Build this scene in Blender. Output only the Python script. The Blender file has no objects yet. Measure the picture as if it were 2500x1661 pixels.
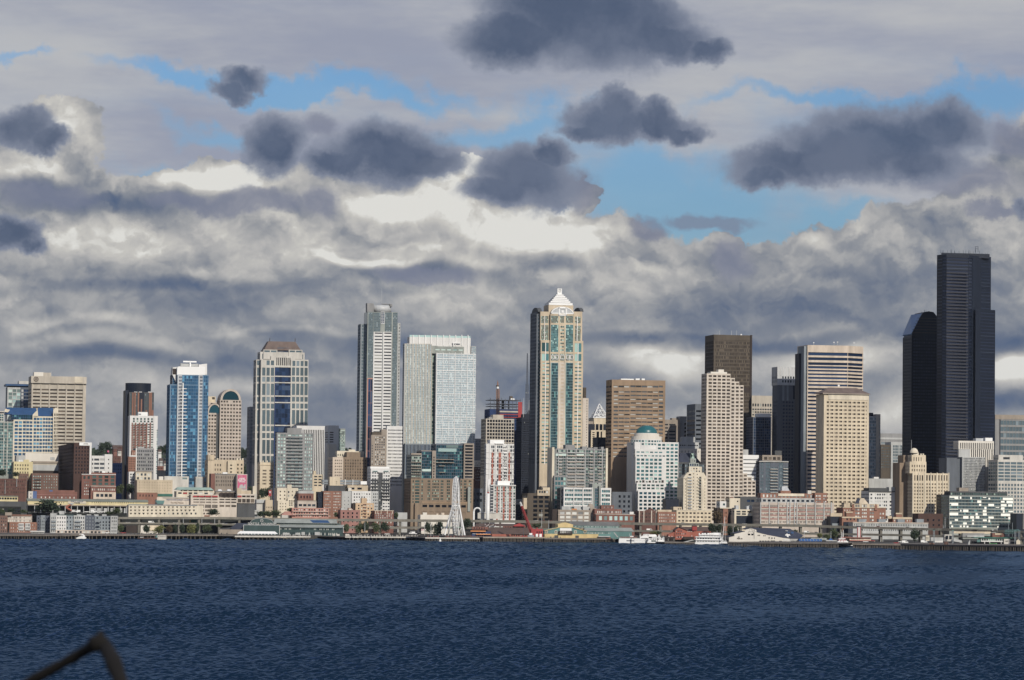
import bpy, math, random
from mathutils import Vector, Matrix
random.seed(7)
S = bpy.context.scene
C = S.collection
F = 8300.0                      # focal length in photograph pixels
CAMH = 30.0
PITCH = math.radians(2.80); ROLL = math.radians(0.66)
THETA = math.radians(12)
# ---------------------------------------------------------------- camera
fw = Vector((0, math.cos(PITCH), math.sin(PITCH)))
rt0 = Vector((1, 0, 0)); up0 = rt0.cross(fw)
rt = rt0 * math.cos(ROLL) + up0 * math.sin(ROLL)     # picture leans clockwise
up = up0 * math.cos(ROLL) - rt0 * math.sin(ROLL)
CP = Vector((0, 0, CAMH))
camd = bpy.data.cameras.new('camera'); cam = bpy.data.objects.new('camera', camd); C.objects.link(cam)
camd.sensor_width = 36; camd.lens = 36 * F / 2500; camd.clip_start = .5; camd.clip_end = 60000
M = Matrix((rt, up, -fw)).transposed().to_4x4(); M.translation = CP
cam.matrix_world = M
camd.dof.use_dof = True; camd.dof.focus_distance = 2900; camd.dof.aperture_fstop = 6.7
S.camera = cam

def ray(px, py):
    return rt * ((px - 1250) / F) + up * ((830.5 - py) / F) + fw
FR = {0: (0, 0, 1), 1: (0, 860, 5.226), 2: (0, 1100, 5.619), 3: (380, 820, 5.226), 4: (380, 1100, 5.619), 5: (780, 720, 5.226),
      6: (780, 1000, 5.619), 7: (780, 1160, 5.619), 8: (1160, 690, 5.226), 9: (1160, 940, 5.619), 10: (1160, 1160, 5.619),
      11: (1540, 790, 5.226), 12: (1540, 1040, 5.619), 13: (1540, 1180, 5.619), 14: (1900, 790, 5.227), 15: (2180, 590, 3.825),
      16: (2080, 980, 5.619), 17: (1900, 1180, 7.867), 18: (2180, 1180, 7.375), 21: (380, 1190, 9.833), 23: (580, 1250, 8.43),
      24: (1060, 1150, 8.71), 25: (1160, 1260, 7.867), 26: (1500, 1270, 8.43), 27: (1760, 1270, 7.867), 28: (2240, 1270, 9.077)}
def cv(f, x, y):
    o = FR[f]; return o[0] + x / o[2], o[1] + y / o[2]
def atY(px, py, Y):
    r = ray(px, py); return CP + r * (Y / r.y)
def atZ(px, py, z):
    r = ray(px, py); return CP + r * ((z - CAMH) / r.z)

# ---------------------------------------------------------------- terrain height (behind the shore)
SHORE = [(-300, 1313), (0, 1316), (430, 1317.5), (800, 1319), (1120, 1321.5), (1600, 1328), (1950, 1334), (2200, 1341), (2400, 1347), (2800, 1356)]
SHP = [atZ(x, y, 0) for x, y in SHORE]
def shore_y(X):
    if X <= SHP[0].x: return SHP[0].y
    for a, b in zip(SHP, SHP[1:]):
        if X <= b.x: return a.y + (b.y - a.y) * (X - a.x) / (b.x - a.x)
    return SHP[-1].y
HP = [(0, 3.2), (110, 4.2), (160, 6), (300, 15), (500, 30), (900, 46), (1500, 74), (2000, 98), (2400, 101), (6000, 60)]
def ground(X, Y):
    t = Y - max(shore_y(X), 2890) - 30
    if t <= 0: return HP[0][1]
    for a, b in zip(HP, HP[1:]):
        if t <= b[0]: return a[1] + (b[1] - a[1]) * (t - a[0]) / (b[0] - a[0])
    return 60

# ---------------------------------------------------------------- materials
MT = {}
def newmat(name):
    m = bpy.data.materials.new(name); m.use_nodes = True
    nt = m.node_tree; p = nt.nodes['Principled BSDF']; MT[name] = m
    return m, nt, p
def lin(c):
    return tuple((x / 12.92 if x <= .04045 else ((x + .055) / 1.055) ** 2.4) for x in c)
def wallmat(name, rgb, rough=.85, var=.26, scale=.05, spec=.3, streak=True, metallic=0):
    g_ = .3 * rgb[0] + .6 * rgb[1] + .1 * rgb[2]; rgb = tuple((c * .76 + g_ * .24) * .93 for c in rgb)
    m, nt, p = newmat(name); n = nt.nodes; l = nt.links
    tc = n.new('ShaderNodeTexCoord'); mp = n.new('ShaderNodeMapping'); mp.inputs['Scale'].default_value = (1, 1, .25 if streak else 1)
    nz = n.new('ShaderNodeTexNoise'); nz.inputs['Scale'].default_value = scale * 3; nz.inputs['Detail'].default_value = 5; nz.inputs['Roughness'].default_value = .65
    l.new(tc.outputs['Object'], mp.inputs[0]); l.new(mp.outputs[0], nz.inputs[0])
    mr = n.new('ShaderNodeMapRange'); mr.inputs[1].default_value = .3; mr.inputs[2].default_value = .7
    mr.inputs[3].default_value = 1 - var; mr.inputs[4].default_value = 1 + var * .6
    l.new(nz.outputs[0], mr.inputs[0])
    mx = n.new('ShaderNodeVectorMath'); mx.operation = 'SCALE'; mx.inputs[0].default_value = rgb
    l.new(mr.outputs[0], mx.inputs['Scale']); l.new(mx.outputs[0], p.inputs['Base Color'])
    p.inputs['Roughness'].default_value = rough; p.inputs['Specular IOR Level'].default_value = spec; p.inputs['Metallic'].default_value = metallic
    return m
def glassmat(name, rgb, rgb2=(.32, .33, .30), blind=.12, metallic=.55, rough=.12, spread=.6):
    """window glass: tone differs from pane to pane, a share of panes has pale blinds behind"""
    m, nt, p = newmat(name); n = nt.nodes; l = nt.links
    oi = n.new('ShaderNodeObjectInfo'); ge = n.new('ShaderNodeNewGeometry')
    a = n.new('ShaderNodeMath'); a.operation = 'ADD'; l.new(oi.outputs['Random'], a.inputs[0]); l.new(ge.outputs['Random Per Island'], a.inputs[1])
    f = n.new('ShaderNodeMath'); f.operation = 'FRACT'; l.new(a.outputs[0], f.inputs[0])
    m7 = n.new('ShaderNodeMath'); m7.operation = 'MULTIPLY'; m7.inputs[1].default_value = 7.31; l.new(f.outputs[0], m7.inputs[0])
    f2 = n.new('ShaderNodeMath'); f2.operation = 'FRACT'; l.new(m7.outputs[0], f2.inputs[0])
    mr = n.new('ShaderNodeMapRange'); mr.inputs[3].default_value = 1 - spread; mr.inputs[4].default_value = 1 + spread; l.new(f2.outputs[0], mr.inputs[0])
    sc = n.new('ShaderNodeVectorMath'); sc.operation = 'SCALE'; sc.inputs[0].default_value = rgb; l.new(mr.outputs[0], sc.inputs['Scale'])
    lt = n.new('ShaderNodeMath'); lt.operation = 'LESS_THAN'; lt.inputs[1].default_value = blind; l.new(f.outputs[0], lt.inputs[0])
    mx = n.new('ShaderNodeMix'); mx.data_type = 'RGBA'; l.new(lt.outputs[0], mx.inputs[0]); l.new(sc.outputs[0], mx.inputs[6]); mx.inputs[7].default_value = (*rgb2, 1)
    l.new(mx.outputs[2], p.inputs['Base Color'])
    mm = n.new('ShaderNodeMath'); mm.operation = 'MULTIPLY_ADD'; mm.inputs[1].default_value = -metallic; mm.inputs[2].default_value = metallic
    l.new(lt.outputs[0], mm.inputs[0]); l.new(mm.outputs[0], p.inputs['Metallic'])
    p.inputs['Roughness'].default_value = rough
    return m
W = wallmat
W('concrete_cream', (.50, .44, .35)); W('concrete_pale', (.56, .53, .47)); W('white_paint', (.68, .67, .645), var=.12); W('white_warm', (.70, .65, .56), var=.1)
W('cream', (.66, .54, .36)); W('cream_light', (.70, .61, .45)); W('peach', (.62, .50, .38)); W('pink_stone', (.54, .45, .37)); W('pinkcream', (.63, .54, .44))
W('tan', (.33, .215, .12)); W('tan_orange', (.60, .40, .22)); W('sand', (.58, .46, .30)); W('yellow', (.66, .48, .17)); W('yellow_pale', (.66, .55, .26))
W('brown_dark', (.055, .040, .033)); W('brown_red', (.085, .042, .032)); W('brown_tower', (.11, .085, .06)); W('brown_roof', (.17, .12, .10))
W('brick', (.235, .095, .068)); W('brick_dark', (.15, .065, .05)); W('brick_orange', (.31, .135, .082)); W('brick_pink', (.36, .16, .13)); W('brick_brown', (.20, .11, .08))
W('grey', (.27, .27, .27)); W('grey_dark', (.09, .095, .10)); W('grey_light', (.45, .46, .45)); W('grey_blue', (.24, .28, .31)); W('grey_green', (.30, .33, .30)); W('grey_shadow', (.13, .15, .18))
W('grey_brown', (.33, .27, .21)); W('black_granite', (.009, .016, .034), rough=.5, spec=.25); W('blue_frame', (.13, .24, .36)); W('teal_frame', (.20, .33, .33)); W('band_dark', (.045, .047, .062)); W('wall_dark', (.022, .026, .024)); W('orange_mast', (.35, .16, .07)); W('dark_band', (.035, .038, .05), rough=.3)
W('blue_paint', (.09, .16, .36)); W('blue_roof', (.02, .085, .22), rough=.45); W('slope_glass', (.035, .17, .42), rough=.3); W('navy_roof', (.045, .055, .09)); W('green_dark', (.045, .085, .085)); W('green_teal', (.10, .24, .23)); W('green_copper', (.32, .46, .38))
W('teal_dome', (.005, .135, .16), rough=.3); W('steel', (.10, .12, .16), rough=.5); W('steel_light', (.5, .52, .53), rough=.4); W('steel_white', (.74, .74, .73), rough=.35, var=.05)
W('red_paint', (.42, .035, .035)); W('red_orange', (.40, .105, .06)); W('orange_paint', (.70, .25, .05)); W('asphalt', (.05, .05, .052)); W('viaduct_concrete', (.20, .185, .15)); W('deck_wood', (.16, .14, .12)); W('pile_wood', (.20, .17, .14))
W('net_blue', (.02, .05, .16)); W('roof_grey', (.17, .17, .16)); W('roof_greenish', (.22, .24, .19)); W('roof_red', (.30, .08, .06)); W('roof_brown', (.12, .075, .06)); W('taupe', (.27, .19, .12)); W('white_boat', (.80, .80, .79), rough=.3, var=.04)
W('rubber', (.02, .02, .02)); W('pink_banner', (.62, .08, .20), rough=.6, var=.04); W('bark', (.008, .0065, .0055), rough=.9, var=.5, scale=4); W('grey_metal', (.30, .32, .33), rough=.45); W('bright_white', (.82, .82, .80), var=.03)
W('green_tarp', (.03, .16, .12)); W('green_bus', (.10, .55, .12)); W('awning_blue', (.02, .13, .42)); W('hullblack', (.015, .015, .018)); W('terrain_soil', (.062, .060, .052), streak=False); W('salmon', (.50, .23, .17))
G = glassmat
G('g_dark', (.035, .045, .06)); G('g_black', (.015, .018, .025), blind=.03); G('g_teal', (.10, .24, .25), (.35, .52, .48), .14, .6); G('g_blue', (.06, .17, .31), (.10, .27, .42), .12, .65, .12, .28); G('g_bluepale', (.30, .40, .46), (.42, .48, .50), .15, .5)
G('g_navy', (.022, .045, .10), (.05, .08, .14), .1, .35); G('g_grey', (.10, .11, .12), (.4, .4, .38), .25, .4); G('g_brown', (.075, .062, .05), (.16, .13, .1), .2, .3); G('g_green', (.07, .12, .11), (.30, .40, .34), .16, .5)
G('g_white', (.30, .30, .29), (.62, .62, .58), .5, .1); G('g_pale', (.34, .46, .44), (.5, .6, .56), .3, .3); G('g_slate', (.16, .215, .24), (.2, .25, .28), .1, .5, .1, .15); G('g_mix', (.05, .06, .07), (.55, .56, .53), .35, .3)
G('g_ltblue', (.40, .52, .57), (.47, .57, .60), .2, .45, .15, .12); G('g_tealdark', (.02, .075, .10), (.1, .25, .25), .08, .6); G('g_glint_white', (.90, .90, .82), (.92, .92, .85), .3, 0, .3, .03); G('g_indigo', (.03, .04, .075), (.03, .04, .07), .1, .5, .3, .3)

# ---------------------------------------------------------------- mesh collecting
class MB:
    def __init__(s): s.v = []; s.f = []
    def poly(s, pts):
        i = len(s.v); s.v += [tuple(p) for p in pts]; s.f.append(tuple(range(i, i + len(pts))))
    def box(s, a, b):
        x0, y0, z0 = a; x1, y1, z1 = b; i = len(s.v)
        s.v += [(x0, y0, z0), (x1, y0, z0), (x1, y1, z0), (x0, y1, z0), (x0, y0, z1), (x1, y0, z1), (x1, y1, z1), (x0, y1, z1)]
        s.f += [tuple(i + k for k in q) for q in ((0, 3, 2, 1), (4, 5, 6, 7), (0, 1, 5, 4), (1, 2, 6, 5), (2, 3, 7, 6), (3, 0, 4, 7))]
    def prism(s, pts, z0, z1, bottom=True):
        n = len(pts); i = len(s.v)
        s.v += [(p[0], p[1], z0) for p in pts] + [(p[0], p[1], z1) for p in pts]
        for k in range(n): s.f.append((i + k, i + (k + 1) % n, i + n + (k + 1) % n, i + n + k))
        s.f.append(tuple(i + n + k for k in range(n)))
        if bottom: s.f.append(tuple(i + k for k in reversed(range(n))))
    def xprism(s, pts, y0, y1):
        """outline given in x,z (anticlockwise seen from the front), extruded in depth"""
        n = len(pts); i = len(s.v)
        s.v += [(p[0], y0, p[1]) for p in pts] + [(p[0], y1, p[1]) for p in pts]
        for k in range(n): s.f.append((i + k, i + n + k, i + n + (k + 1) % n, i + (k + 1) % n))
        s.f.append(tuple(i + k for k in range(n))); s.f.append(tuple(i + n + k for k in reversed(range(n))))
    def tube(s, a, b, r0, r1=None, n=6, cap=True):
        r1 = r0 if r1 is None else r1
        a = Vector(a); b = Vector(b); d = (b - a).normalized()
        u = d.orthogonal().normalized(); w = d.cross(u); i = len(s.v)
        for p, r in ((a, r0), (b, r1)):
            for k in range(n):
                t = 2 * math.pi * k / n; s.v.append(tuple(p + u * (math.cos(t) * r) + w * (math.sin(t) * r)))
        for k in range(n): s.f.append((i + k, i + (k + 1) % n, i + n + (k + 1) % n, i + n + k))
        if cap: s.f.append(tuple(i + k for k in reversed(range(n)))); s.f.append(tuple(i + n + k for k in range(n)))
    def ring(s, c, ax1, ax2, R, r, n=48, m=5):
        c = Vector(c); ax1 = Vector(ax1); ax2 = Vector(ax2); ax3 = ax1.cross(ax2); i = len(s.v)
        for k in range(n):
            t = 2 * math.pi * k / n; d = ax1 * math.cos(t) + ax2 * math.sin(t)
            for j in range(m):
                q = 2 * math.pi * j / m; s.v.append(tuple(c + d * (R + r * math.cos(q)) + ax3 * (r * math.sin(q))))
        for k in range(n):
            for j in range(m):
                s.f.append((i + k * m + j, i + ((k + 1) % n) * m + j, i + ((k + 1) % n) * m + (j + 1) % m, i + k * m + (j + 1) % m))
    def dome(s, c, rx, ry, rz, n=24, m=8):
        rings = []
        for j in range(m + 1):
            q = math.pi / 2 * j / m; i = len(s.v); rings.append(i)
            for k in range(n):
                t = 2 * math.pi * k / n; s.v.append((c[0] + rx * math.cos(q) * math.cos(t), c[1] + ry * math.cos(q) * math.sin(t), c[2] + rz * math.sin(q)))
        for j in range(m):
            for k in range(n): s.f.append((rings[j] + k, rings[j] + (k + 1) % n, rings[j + 1] + (k + 1) % n, rings[j + 1] + k))
    def build(s, name, mat, parent=None, smooth=False):
        me = bpy.data.meshes.new(name); me.from_pydata(s.v, [], s.f); me.materials.append(MT[mat] if isinstance(mat, str) else mat)
        if smooth:
            for p in me.polygons: p.use_smooth = True
        o = bpy.data.objects.new(name, me); C.objects.link(o)
        if parent: o.parent = parent
        return o

LABELS = {}
def tag(o, label, cat=None, group=None, kind=None):
    if label: o['label'] = label
    if cat: o['category'] = cat
    if group: o['group'] = group
    if kind: o['kind'] = kind
    return o
def thing(name, label, cat, loc, rz=0, group=None):
    o = bpy.data.objects.new(name, None); C.objects.link(o); o.location = loc; o.rotation_euler = (0, 0, rz); o.empty_display_size = 2
    return tag(o, label, cat, group)
def copy_tree(o, parent=None):
    c = o.copy(); C.objects.link(c)
    if parent: c.parent = parent
    for ch in list(o.children): copy_tree(ch, c)
    return c
def text(s, size, mat, parent, loc, name='lettering', depth=.15, align='CENTER', rot=(math.pi / 2, 0, 0), sx=1, bold=.0):
    cu = bpy.data.curves.new(name, 'FONT'); cu.body = s; cu.size = size; cu.extrude = depth; cu.align_x = align; cu.align_y = 'CENTER'; cu.offset = bold; cu.resolution_u = 2
    t = bpy.data.objects.new('tmp', cu); C.objects.link(t); dg = bpy.context.evaluated_depsgraph_get()
    me = bpy.data.meshes.new_from_object(t.evaluated_get(dg)); bpy.data.objects.remove(t); bpy.data.curves.remove(cu)
    me.name = name; me.materials.clear(); me.materials.append(MT[mat])
    o = bpy.data.objects.new(name, me); C.objects.link(o); o.parent = parent; o.location = loc; o.rotation_euler = rot; o.scale = (sx, 1, 1)
    return o

# ---------------------------------------------------------------- buildings
class Bld:
    """a building standing at distance D; its front runs along local x, turned by theta; positions on the front are read off sight lines"""
    def __init__(s, name, label, cat, f, xl, xr, yt, D, xo=None, d=None, th=THETA, group=None, base=None):
        s.f = f; s.th = th; x, y = cv(f, xl, yt); P = atY(x, y, D)
        s.o = Vector((P.x, P.y)); s.u = Vector((math.cos(th), math.sin(th))); s.v = Vector((-math.sin(th), math.cos(th)))
        s.g = (ground(P.x, P.y) - 1.5) if base is None else base
        s.root = thing(name, label, cat, (P.x, P.y, s.g), th, group)
        s.w = s.fp(xr, yt)[0]; s.top = P.z - s.g
        if xo is not None:
            x, y = cv(f, xo, yt); r = ray(x, y); t = r.x / r.y
            d = (P.x - t * P.y) / (math.sin(th) + t * math.cos(th))
        s.d = d if d else max(14, min(40, s.w * .8)); s.names = {}
    def fp(s, zx, zy, back=0, f=None):
        x, y = cv(s.f if f is None else f, zx, zy); r = ray(x, y); n = Vector((s.u.y, -s.u.x)); o = s.o + s.v * back
        t = (o - Vector((0, 0))).dot(n) / Vector((r.x, r.y)).dot(n); p = CP + r * t
        return (Vector((p.x, p.y)) - o).dot(s.u), p.z - s.g
    def rect(s, x0, x1, yt, yb, back=0):
        xm = (x0 + x1) / 2; ym = yt if yb is None else (yt + yb) / 2
        a = s.fp(x0, ym, back)[0]; b = s.fp(x1, ym, back)[0]; zt = s.fp(xm, yt, back)[1]; zb = 0 if yb is None else s.fp(xm, yb, back)[1]
        return a, b, zt, zb
    def facade(s, mb, p0, u, L, z0, z1, rows, rec):
        """wall surface with real openings; rows = [(z0, z1, [(a,b)...])]; returns panes"""
        n = Vector((u.y, -u.x)); out = []
        def P(a, z, dd=0): q = p0 + u * a - n * dd; return (q.x, q.y, z)
        def quad(a, b, za, zb):
            if b - a > 1e-3 and zb - za > 1e-3: mb.poly([P(a, za), P(b, za), P(b, zb), P(a, zb)])
        if rows and isinstance(rows[0], tuple) and len(rows[0]) == 3 and rows[0][0] == 'zone':
            xs = [0]
            for za, zb in zip(rows, rows[1:]): xs.append((za[1][1] + zb[1][0]) / 2)
            xs.append(L)
            for k, zn in enumerate(rows):
                a0, a1 = xs[k], xs[k + 1]; sub = [(r[0], r[1], [(c[0] - a0, c[1] - a0) for c in r[2]]) for r in zn[2]]
                out += s.facade(mb, p0 + u * a0, u, a1 - a0, z0, z1, sub, rec)
            return out
        cur = z0
        for ra, rb, cols in sorted(rows, key=lambda r: r[0]):
            ra = max(ra, cur)
            if rb > z1 - .05 or rb - ra < .15: continue
            quad(0, L, cur, ra); x = 0
            for a, b in cols:
                a = max(a, x, .01)
                if a > L - .1: continue
                b = min(b, L - .01)
                if b - a < .1: continue
                quad(x, a, ra, rb); x = b
                mb.poly([P(a, ra), P(b, ra), P(b, ra, rec), P(a, ra, rec)]); mb.poly([P(a, rb), P(a, rb, rec), P(b, rb, rec), P(b, rb)])
                mb.poly([P(a, ra), P(a, ra, rec), P(a, rb, rec), P(a, rb)]); mb.poly([P(b, ra), P(b, rb), P(b, rb, rec), P(b, ra, rec)])
                out.append((a, b, ra, rb, p0, u, n, rec))
            quad(x, L, ra, rb); cur = rb
        quad(0, L, cur, z1)
        return out
    def volume(s, foot, z0, z1, edges, wall, glass, rec=.35, name='wall', roof='roof_grey', parent=None, wname='window', indiv=None, pm=None):
        """prism over a footprint; edges = {edge index: rows}"""
        mb = MB(); panes = []; n = len(foot); par = parent or s.root
        for k in range(n):
            a = Vector(foot[k]); b = Vector(foot[(k + 1) % n]); L = (b - a).length
            if L < .01: continue
            u = (b - a) / L; r = edges.get(k)
            if r: panes += s.facade(mb, a, u, L, z0, z1, r(L) if callable(r) else r, rec)
            else: mb.poly([(a.x, a.y, z0), (b.x, b.y, z0), (b.x, b.y, z1), (a.x, a.y, z1)])
        if z0 > .5: mb.poly([(p[0], p[1], z0) for p in reversed(foot)])
        wo = mb.build(name, wall, par)
        rb = MB(); rb.poly([(p[0], p[1], z1 - .02) for p in foot]); sp_ = par if name == 'wall' else wo; rb.build('roof', roof, sp_)
        s.panes(panes, glass, sp_, wname)
        return wo
    def panes(s, panes, glass, par, wname='window'):
        if not panes: return
        k = 8300 / s.o.y
        big = [p for p in panes if (p[1] - p[0]) * k * abs(p[5].x * .97 + .03) >= 2.9 and (p[3] - p[2]) * k >= 2.2 and abs(p[5].x) > .5]
        big.sort(key=lambda p: -((p[1] - p[0]) * (p[3] - p[2])))
        left = getattr(s, 'quota', 100); sel = big[:left]; s.quota = left - len(sel); ids = set(map(id, sel))
        meshes = {}
        for p in sel:
            a, b, za, zb, p0, u, n, rec = p; key = (round(b - a, 2), round(zb - za, 2), glass)
            if key not in meshes:
                hw = (b - a) / 2 + .01; hz = (zb - za) / 2 + .01
                me = bpy.data.meshes.new(wname); me.from_pydata([(-hw, 0, -hz), (hw, 0, -hz), (hw, 0, hz), (-hw, 0, hz)], [], [(0, 1, 2, 3)]); me.materials.append(MT[glass]); meshes[key] = me
            o = bpy.data.objects.new(wname, meshes[key]); C.objects.link(o); o.parent = par
            c = p0 + u * ((a + b) / 2) - n * (rec - .01); o.location = (c.x, c.y, (za + zb) / 2); o.rotation_euler = (0, 0, math.atan2(u.y, u.x))
        rest = [p for p in panes if id(p) not in ids]
        if rest:
            mb = MB()
            for a, b, za, zb, p0, u, n, rec in rest:
                q0 = p0 + u * (a - .01) - n * (rec - .01); q1 = p0 + u * (b + .01) - n * (rec - .01)
                mb.poly([(q0.x, q0.y, za - .01), (q1.x, q1.y, za - .01), (q1.x, q1.y, zb + .01), (q0.x, q0.y, zb + .01)])
            tag(mb.build('glazing', glass, par), None, kind='stuff')
    def rows(s, g, x0=0, back=0):
        """g: bands (xa, xb, n, fx, ya, yb, m, fy) in picture units -> rows in metres measured from x0"""
        E = []
        for xa, xb, n, fx, ya, yb, m, fy in g:
            a, b, zt, zb = s.rect(xa, xb, ya, yb, back); pw = (b - a) / n; ph = (zt - zb) / m
            cols = [(a - x0 + pw * (i + .5 - fx / 2), a - x0 + pw * (i + .5 + fx / 2)) for i in range(n)]
            E.append((a - x0, b - x0, [(zb + ph * (j + .5 - fy / 2), zb + ph * (j + .5 + fy / 2), cols) for j in range(m)]))
        E.sort(key=lambda q: q[0]); Z = []
        for a, b, R in E:
            if Z and a < Z[-1][1][1] - .15: Z[-1][1][1] = max(Z[-1][1][1], b); Z[-1][2].extend(R)
            else: Z.append(('zone', [a, b], list(R)))
        for z in Z:
            R = sorted(z[2], key=lambda r: r[0]); out = []
            for r in R:
                if out and abs(out[-1][0] - r[0]) < .35 and abs(out[-1][1] - r[1]) < .35: out[-1] = (out[-1][0], out[-1][1], sorted(out[-1][2] + r[2]))
                else: out.append(r)
            z[2][:] = out
        return Z
    def part(s, name, x0, x1, yt, yb, back=0, d=None, wall='grey', g=None, glass='g_dark', side=True, rec=.35, roof='roof_grey', sidefx=None, gs=None):
        a, b, zt, zb = s.rect(x0, x1, yt, yb, back); d = s.d if d is None else d
        foot = [(a, back), (b, back), (b, back + d), (a, back + d)]
        E = {}
        if g:
            R = s.rows(g, a, back); E[0] = R
            if side:
                xa, xb, n, fx = g[0][:4]; pw = (s.rect(xa, xb, yt, yt + 1, back)[1] - s.rect(xa, xb, yt, yt + 1, back)[0]) / n
                pw = max(pw, 1.6); fx = sidefx or fx
                def sr(L, R=R):
                    k = max(1, int(L / pw)); q = L / k; cols = [(q * (i + .5 - fx / 2), q * (i + .5 + fx / 2)) for i in range(k)]
                    return [(r[0], r[1], cols) for r in R[0][2]]
                E[1] = sr; E[3] = sr
        if gs is not None: E[3] = gs
        return s.volume(foot, zb, zt, E, wall, glass, rec, name, roof)
    def bx(s, name, x0, x1, yt, yb, back=0, d=2, mat='grey', parent=None):
        a, b, zt, zb = s.rect(x0, x1, yt, yb, back); mb = MB(); mb.box((a, back, zb), (b, back + d, zt)); return mb.build(name, mat, parent or s.root)
    def pg(s, name, pts, back=0, d=2, mat='grey', parent=None):
        """outline in picture units, given clockwise-or-not on the front plane, extruded back"""
        q = [s.fp(x, y, back) for x, y in pts]
        ar = sum(q[i][0] * q[(i + 1) % len(q)][1] - q[(i + 1) % len(q)][0] * q[i][1] for i in range(len(q)))
        if ar < 0: q.reverse()
        mb = MB(); mb.xprism(q, back, back + d); return mb.build(name, mat, parent or s.root)
    def wedge(s, name, x0, x1, yt, yb, back=0, d=10, mat='grey', inset=0):
        a, b, zt, zb = s.rect(x0, x1, yt, yb, back); mb = MB(); i = inset
        mb.poly([(a, back, zb), (b, back, zb), (b - i, back + d, zt), (a + i, back + d, zt)]); mb.poly([(b, back, zb), (b, back + 2 * d, zb), (b - i, back + d, zt)])
        mb.poly([(a, back, zb), (a + i, back + d, zt), (a, back + 2 * d, zb)]); mb.poly([(a + i, back + d, zt), (b - i, back + d, zt), (b, back + 2 * d, zb), (a, back + 2 * d, zb)])
        mb.poly([(a, back, zb), (a, back + 2 * d, zb), (b, back + 2 * d, zb), (b, back, zb)])
        return mb.build(name, mat, s.root)
    def mast(s, x, y0, y1, r=.15, name='antenna', mat='steel_light', back=5):
        a = s.fp(x, y0, back); b = s.fp(x, y1, back); mb = MB(); mb.tube((a[0], back, b[1]), (a[0], back, a[1]), r, r * .6, 5); return mb.build(name, mat, s.root)
    def lines(s, name, x0, x1, ys, hpx, mat, back=-.25, d=.3, xs=None):
        """horizontal ledges or vertical fins, one mesh per ledge"""
        for y in ys:
            a, b, zt, zb = s.rect(x0, x1, y, y + hpx); mb = MB(); mb.box((a, back, zb), (b, back + d, zt)); mb.build(name, mat, s.root)
    def fins(s, name, xs, wpx, yt, yb, mat, back=-.5, d=.55):
        for x in xs:
            a, b, zt, zb = s.rect(x - wpx / 2, x + wpx / 2, yt, yb); mb = MB(); mb.box((a, back, zb), (b, back + d, zt)); mb.build(name, mat, s.root)

def T(name, label, f, xl, xr, yt, D, wall='grey', glass='g_dark', g=None, cat='building', xo=None, d=None, rec=.35, side=True, roof='roof_grey', th=THETA, group=None, sidefx=None, yb=None, base=None):
    b = Bld(name, label, cat, f, xl, xr, yt, D, xo, d, th, group, base)
    b.part('wall', xl, xr, yt, yb, 0, None, wall, g, glass, side, rec, roof, sidefx)
    return b

# ================================================================ left third of the skyline
b = T('condo_tower', 'teal glass condominium tower cut by the left edge of the view', 1, -90, 170, 885, 3130, 'grey_green', 'g_teal', [(-88, 168, 12, .84, 900, 1560, 17, .72)], 'tower', d=30)
b.part('wall', -90, 50, 762, 885, 1, 22, 'concrete_pale', [(-86, 46, 5, .8, 790, 880, 3, .7)], 'g_teal')
b.fins('fin', [46, 92, 165], 7, 880, 1560, 'concrete_pale'); b.bx('canopy', -90, 60, 752, 764, -1, 24, 'concrete_pale')
b = T('glass_tower', 'blue-green glass tower with an overhanging blue roof slab, beside the concrete office tower', 1, 97, 420, 445, 3620, 'grey_green', 'g_teal', None, 'tower', d=30)
b.part('wall', 96, 300, 446, None, -.6, 2, 'grey_light', [(100, 260, 3, .82, 470, 1180, 16, .8)], 'g_pale'); b.part('wall', 262, 420, 446, None, -.8, 2, 'steel', [(266, 418, 5, .85, 470, 1180, 16, .7)], 'g_navy')
b.bx('roof_slab', 75, 430, 408, 432, -3, 34, 'blue_roof'); b.bx('penthouse', 240, 400, 370, 408, 3, 18, 'concrete_pale'); b.mast(470, 340, 372)
b = T('office_tower', 'cream concrete office tower with rows of wide dark windows and a blank crown', 1, 402, 1100, 400, 3550, 'concrete_cream', 'g_brown',
      [(405, 1057, 6, .83, 394, 452, 1, .8), (405, 1057, 6, .83, 460, 1322, 19, .46)], 'tower', xo=362, rec=.9)
b.part('parapet', 398, 1106, 310, 400, -2.2, 40, 'concrete_cream'); b.bx('panel', 952, 1052, 313, 392, -2.5, .3, 'cream_light')
for i in range(7): b.bx('pier', 400 + i * 108.5, 413 + i * 108.5, 400, 1290, -.7, .7, 'concrete_cream')
b.bx('penthouse', 433, 552, 256, 312, 4, 14, 'white_warm'); b.bx('penthouse', 553, 655, 262, 312, 5, 12, 'concrete_cream'); b.mast(560, 244, 262); b.mast(655, 240, 300); b.mast(770, 288, 312)
q = b.fp(458, 347); mb = MB(); mb.ring((q[0], -2.3, q[1]), (1, 0, 0), (0, 0, 1), 2.2, .35, 20, 4); mb.ring((q[0], -2.3, q[1]), (1, 0, 0), (0, 0, 1), .9, .3, 12, 4); mb.build('emblem', 'brown_red', b.root)
b = T('hotel_tower', 'cream hotel slab with blue glass windows and sloping blue glass roofs', 1, 175, 415, 862, 3360, 'cream_light', 'g_blue', [(180, 283, 2, .82, 874, 1325, 10, .66), (287, 415, 3, .86, 874, 1325, 10, .66)], 'tower', d=24)
b.part('wall', 415, 680, 820, None, 0, 24, 'cream_light', [(424, 540, 3, .84, 831, 1325, 11, .66), (543, 674, 4, .84, 831, 1325, 11, .66)], 'g_blue')
b.part('wall', 680, 742, 768, None, -2, 26, 'cream_light', [(684, 738, 3, .6, 776, 1325, 12, .75)], 'g_black')
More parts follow.
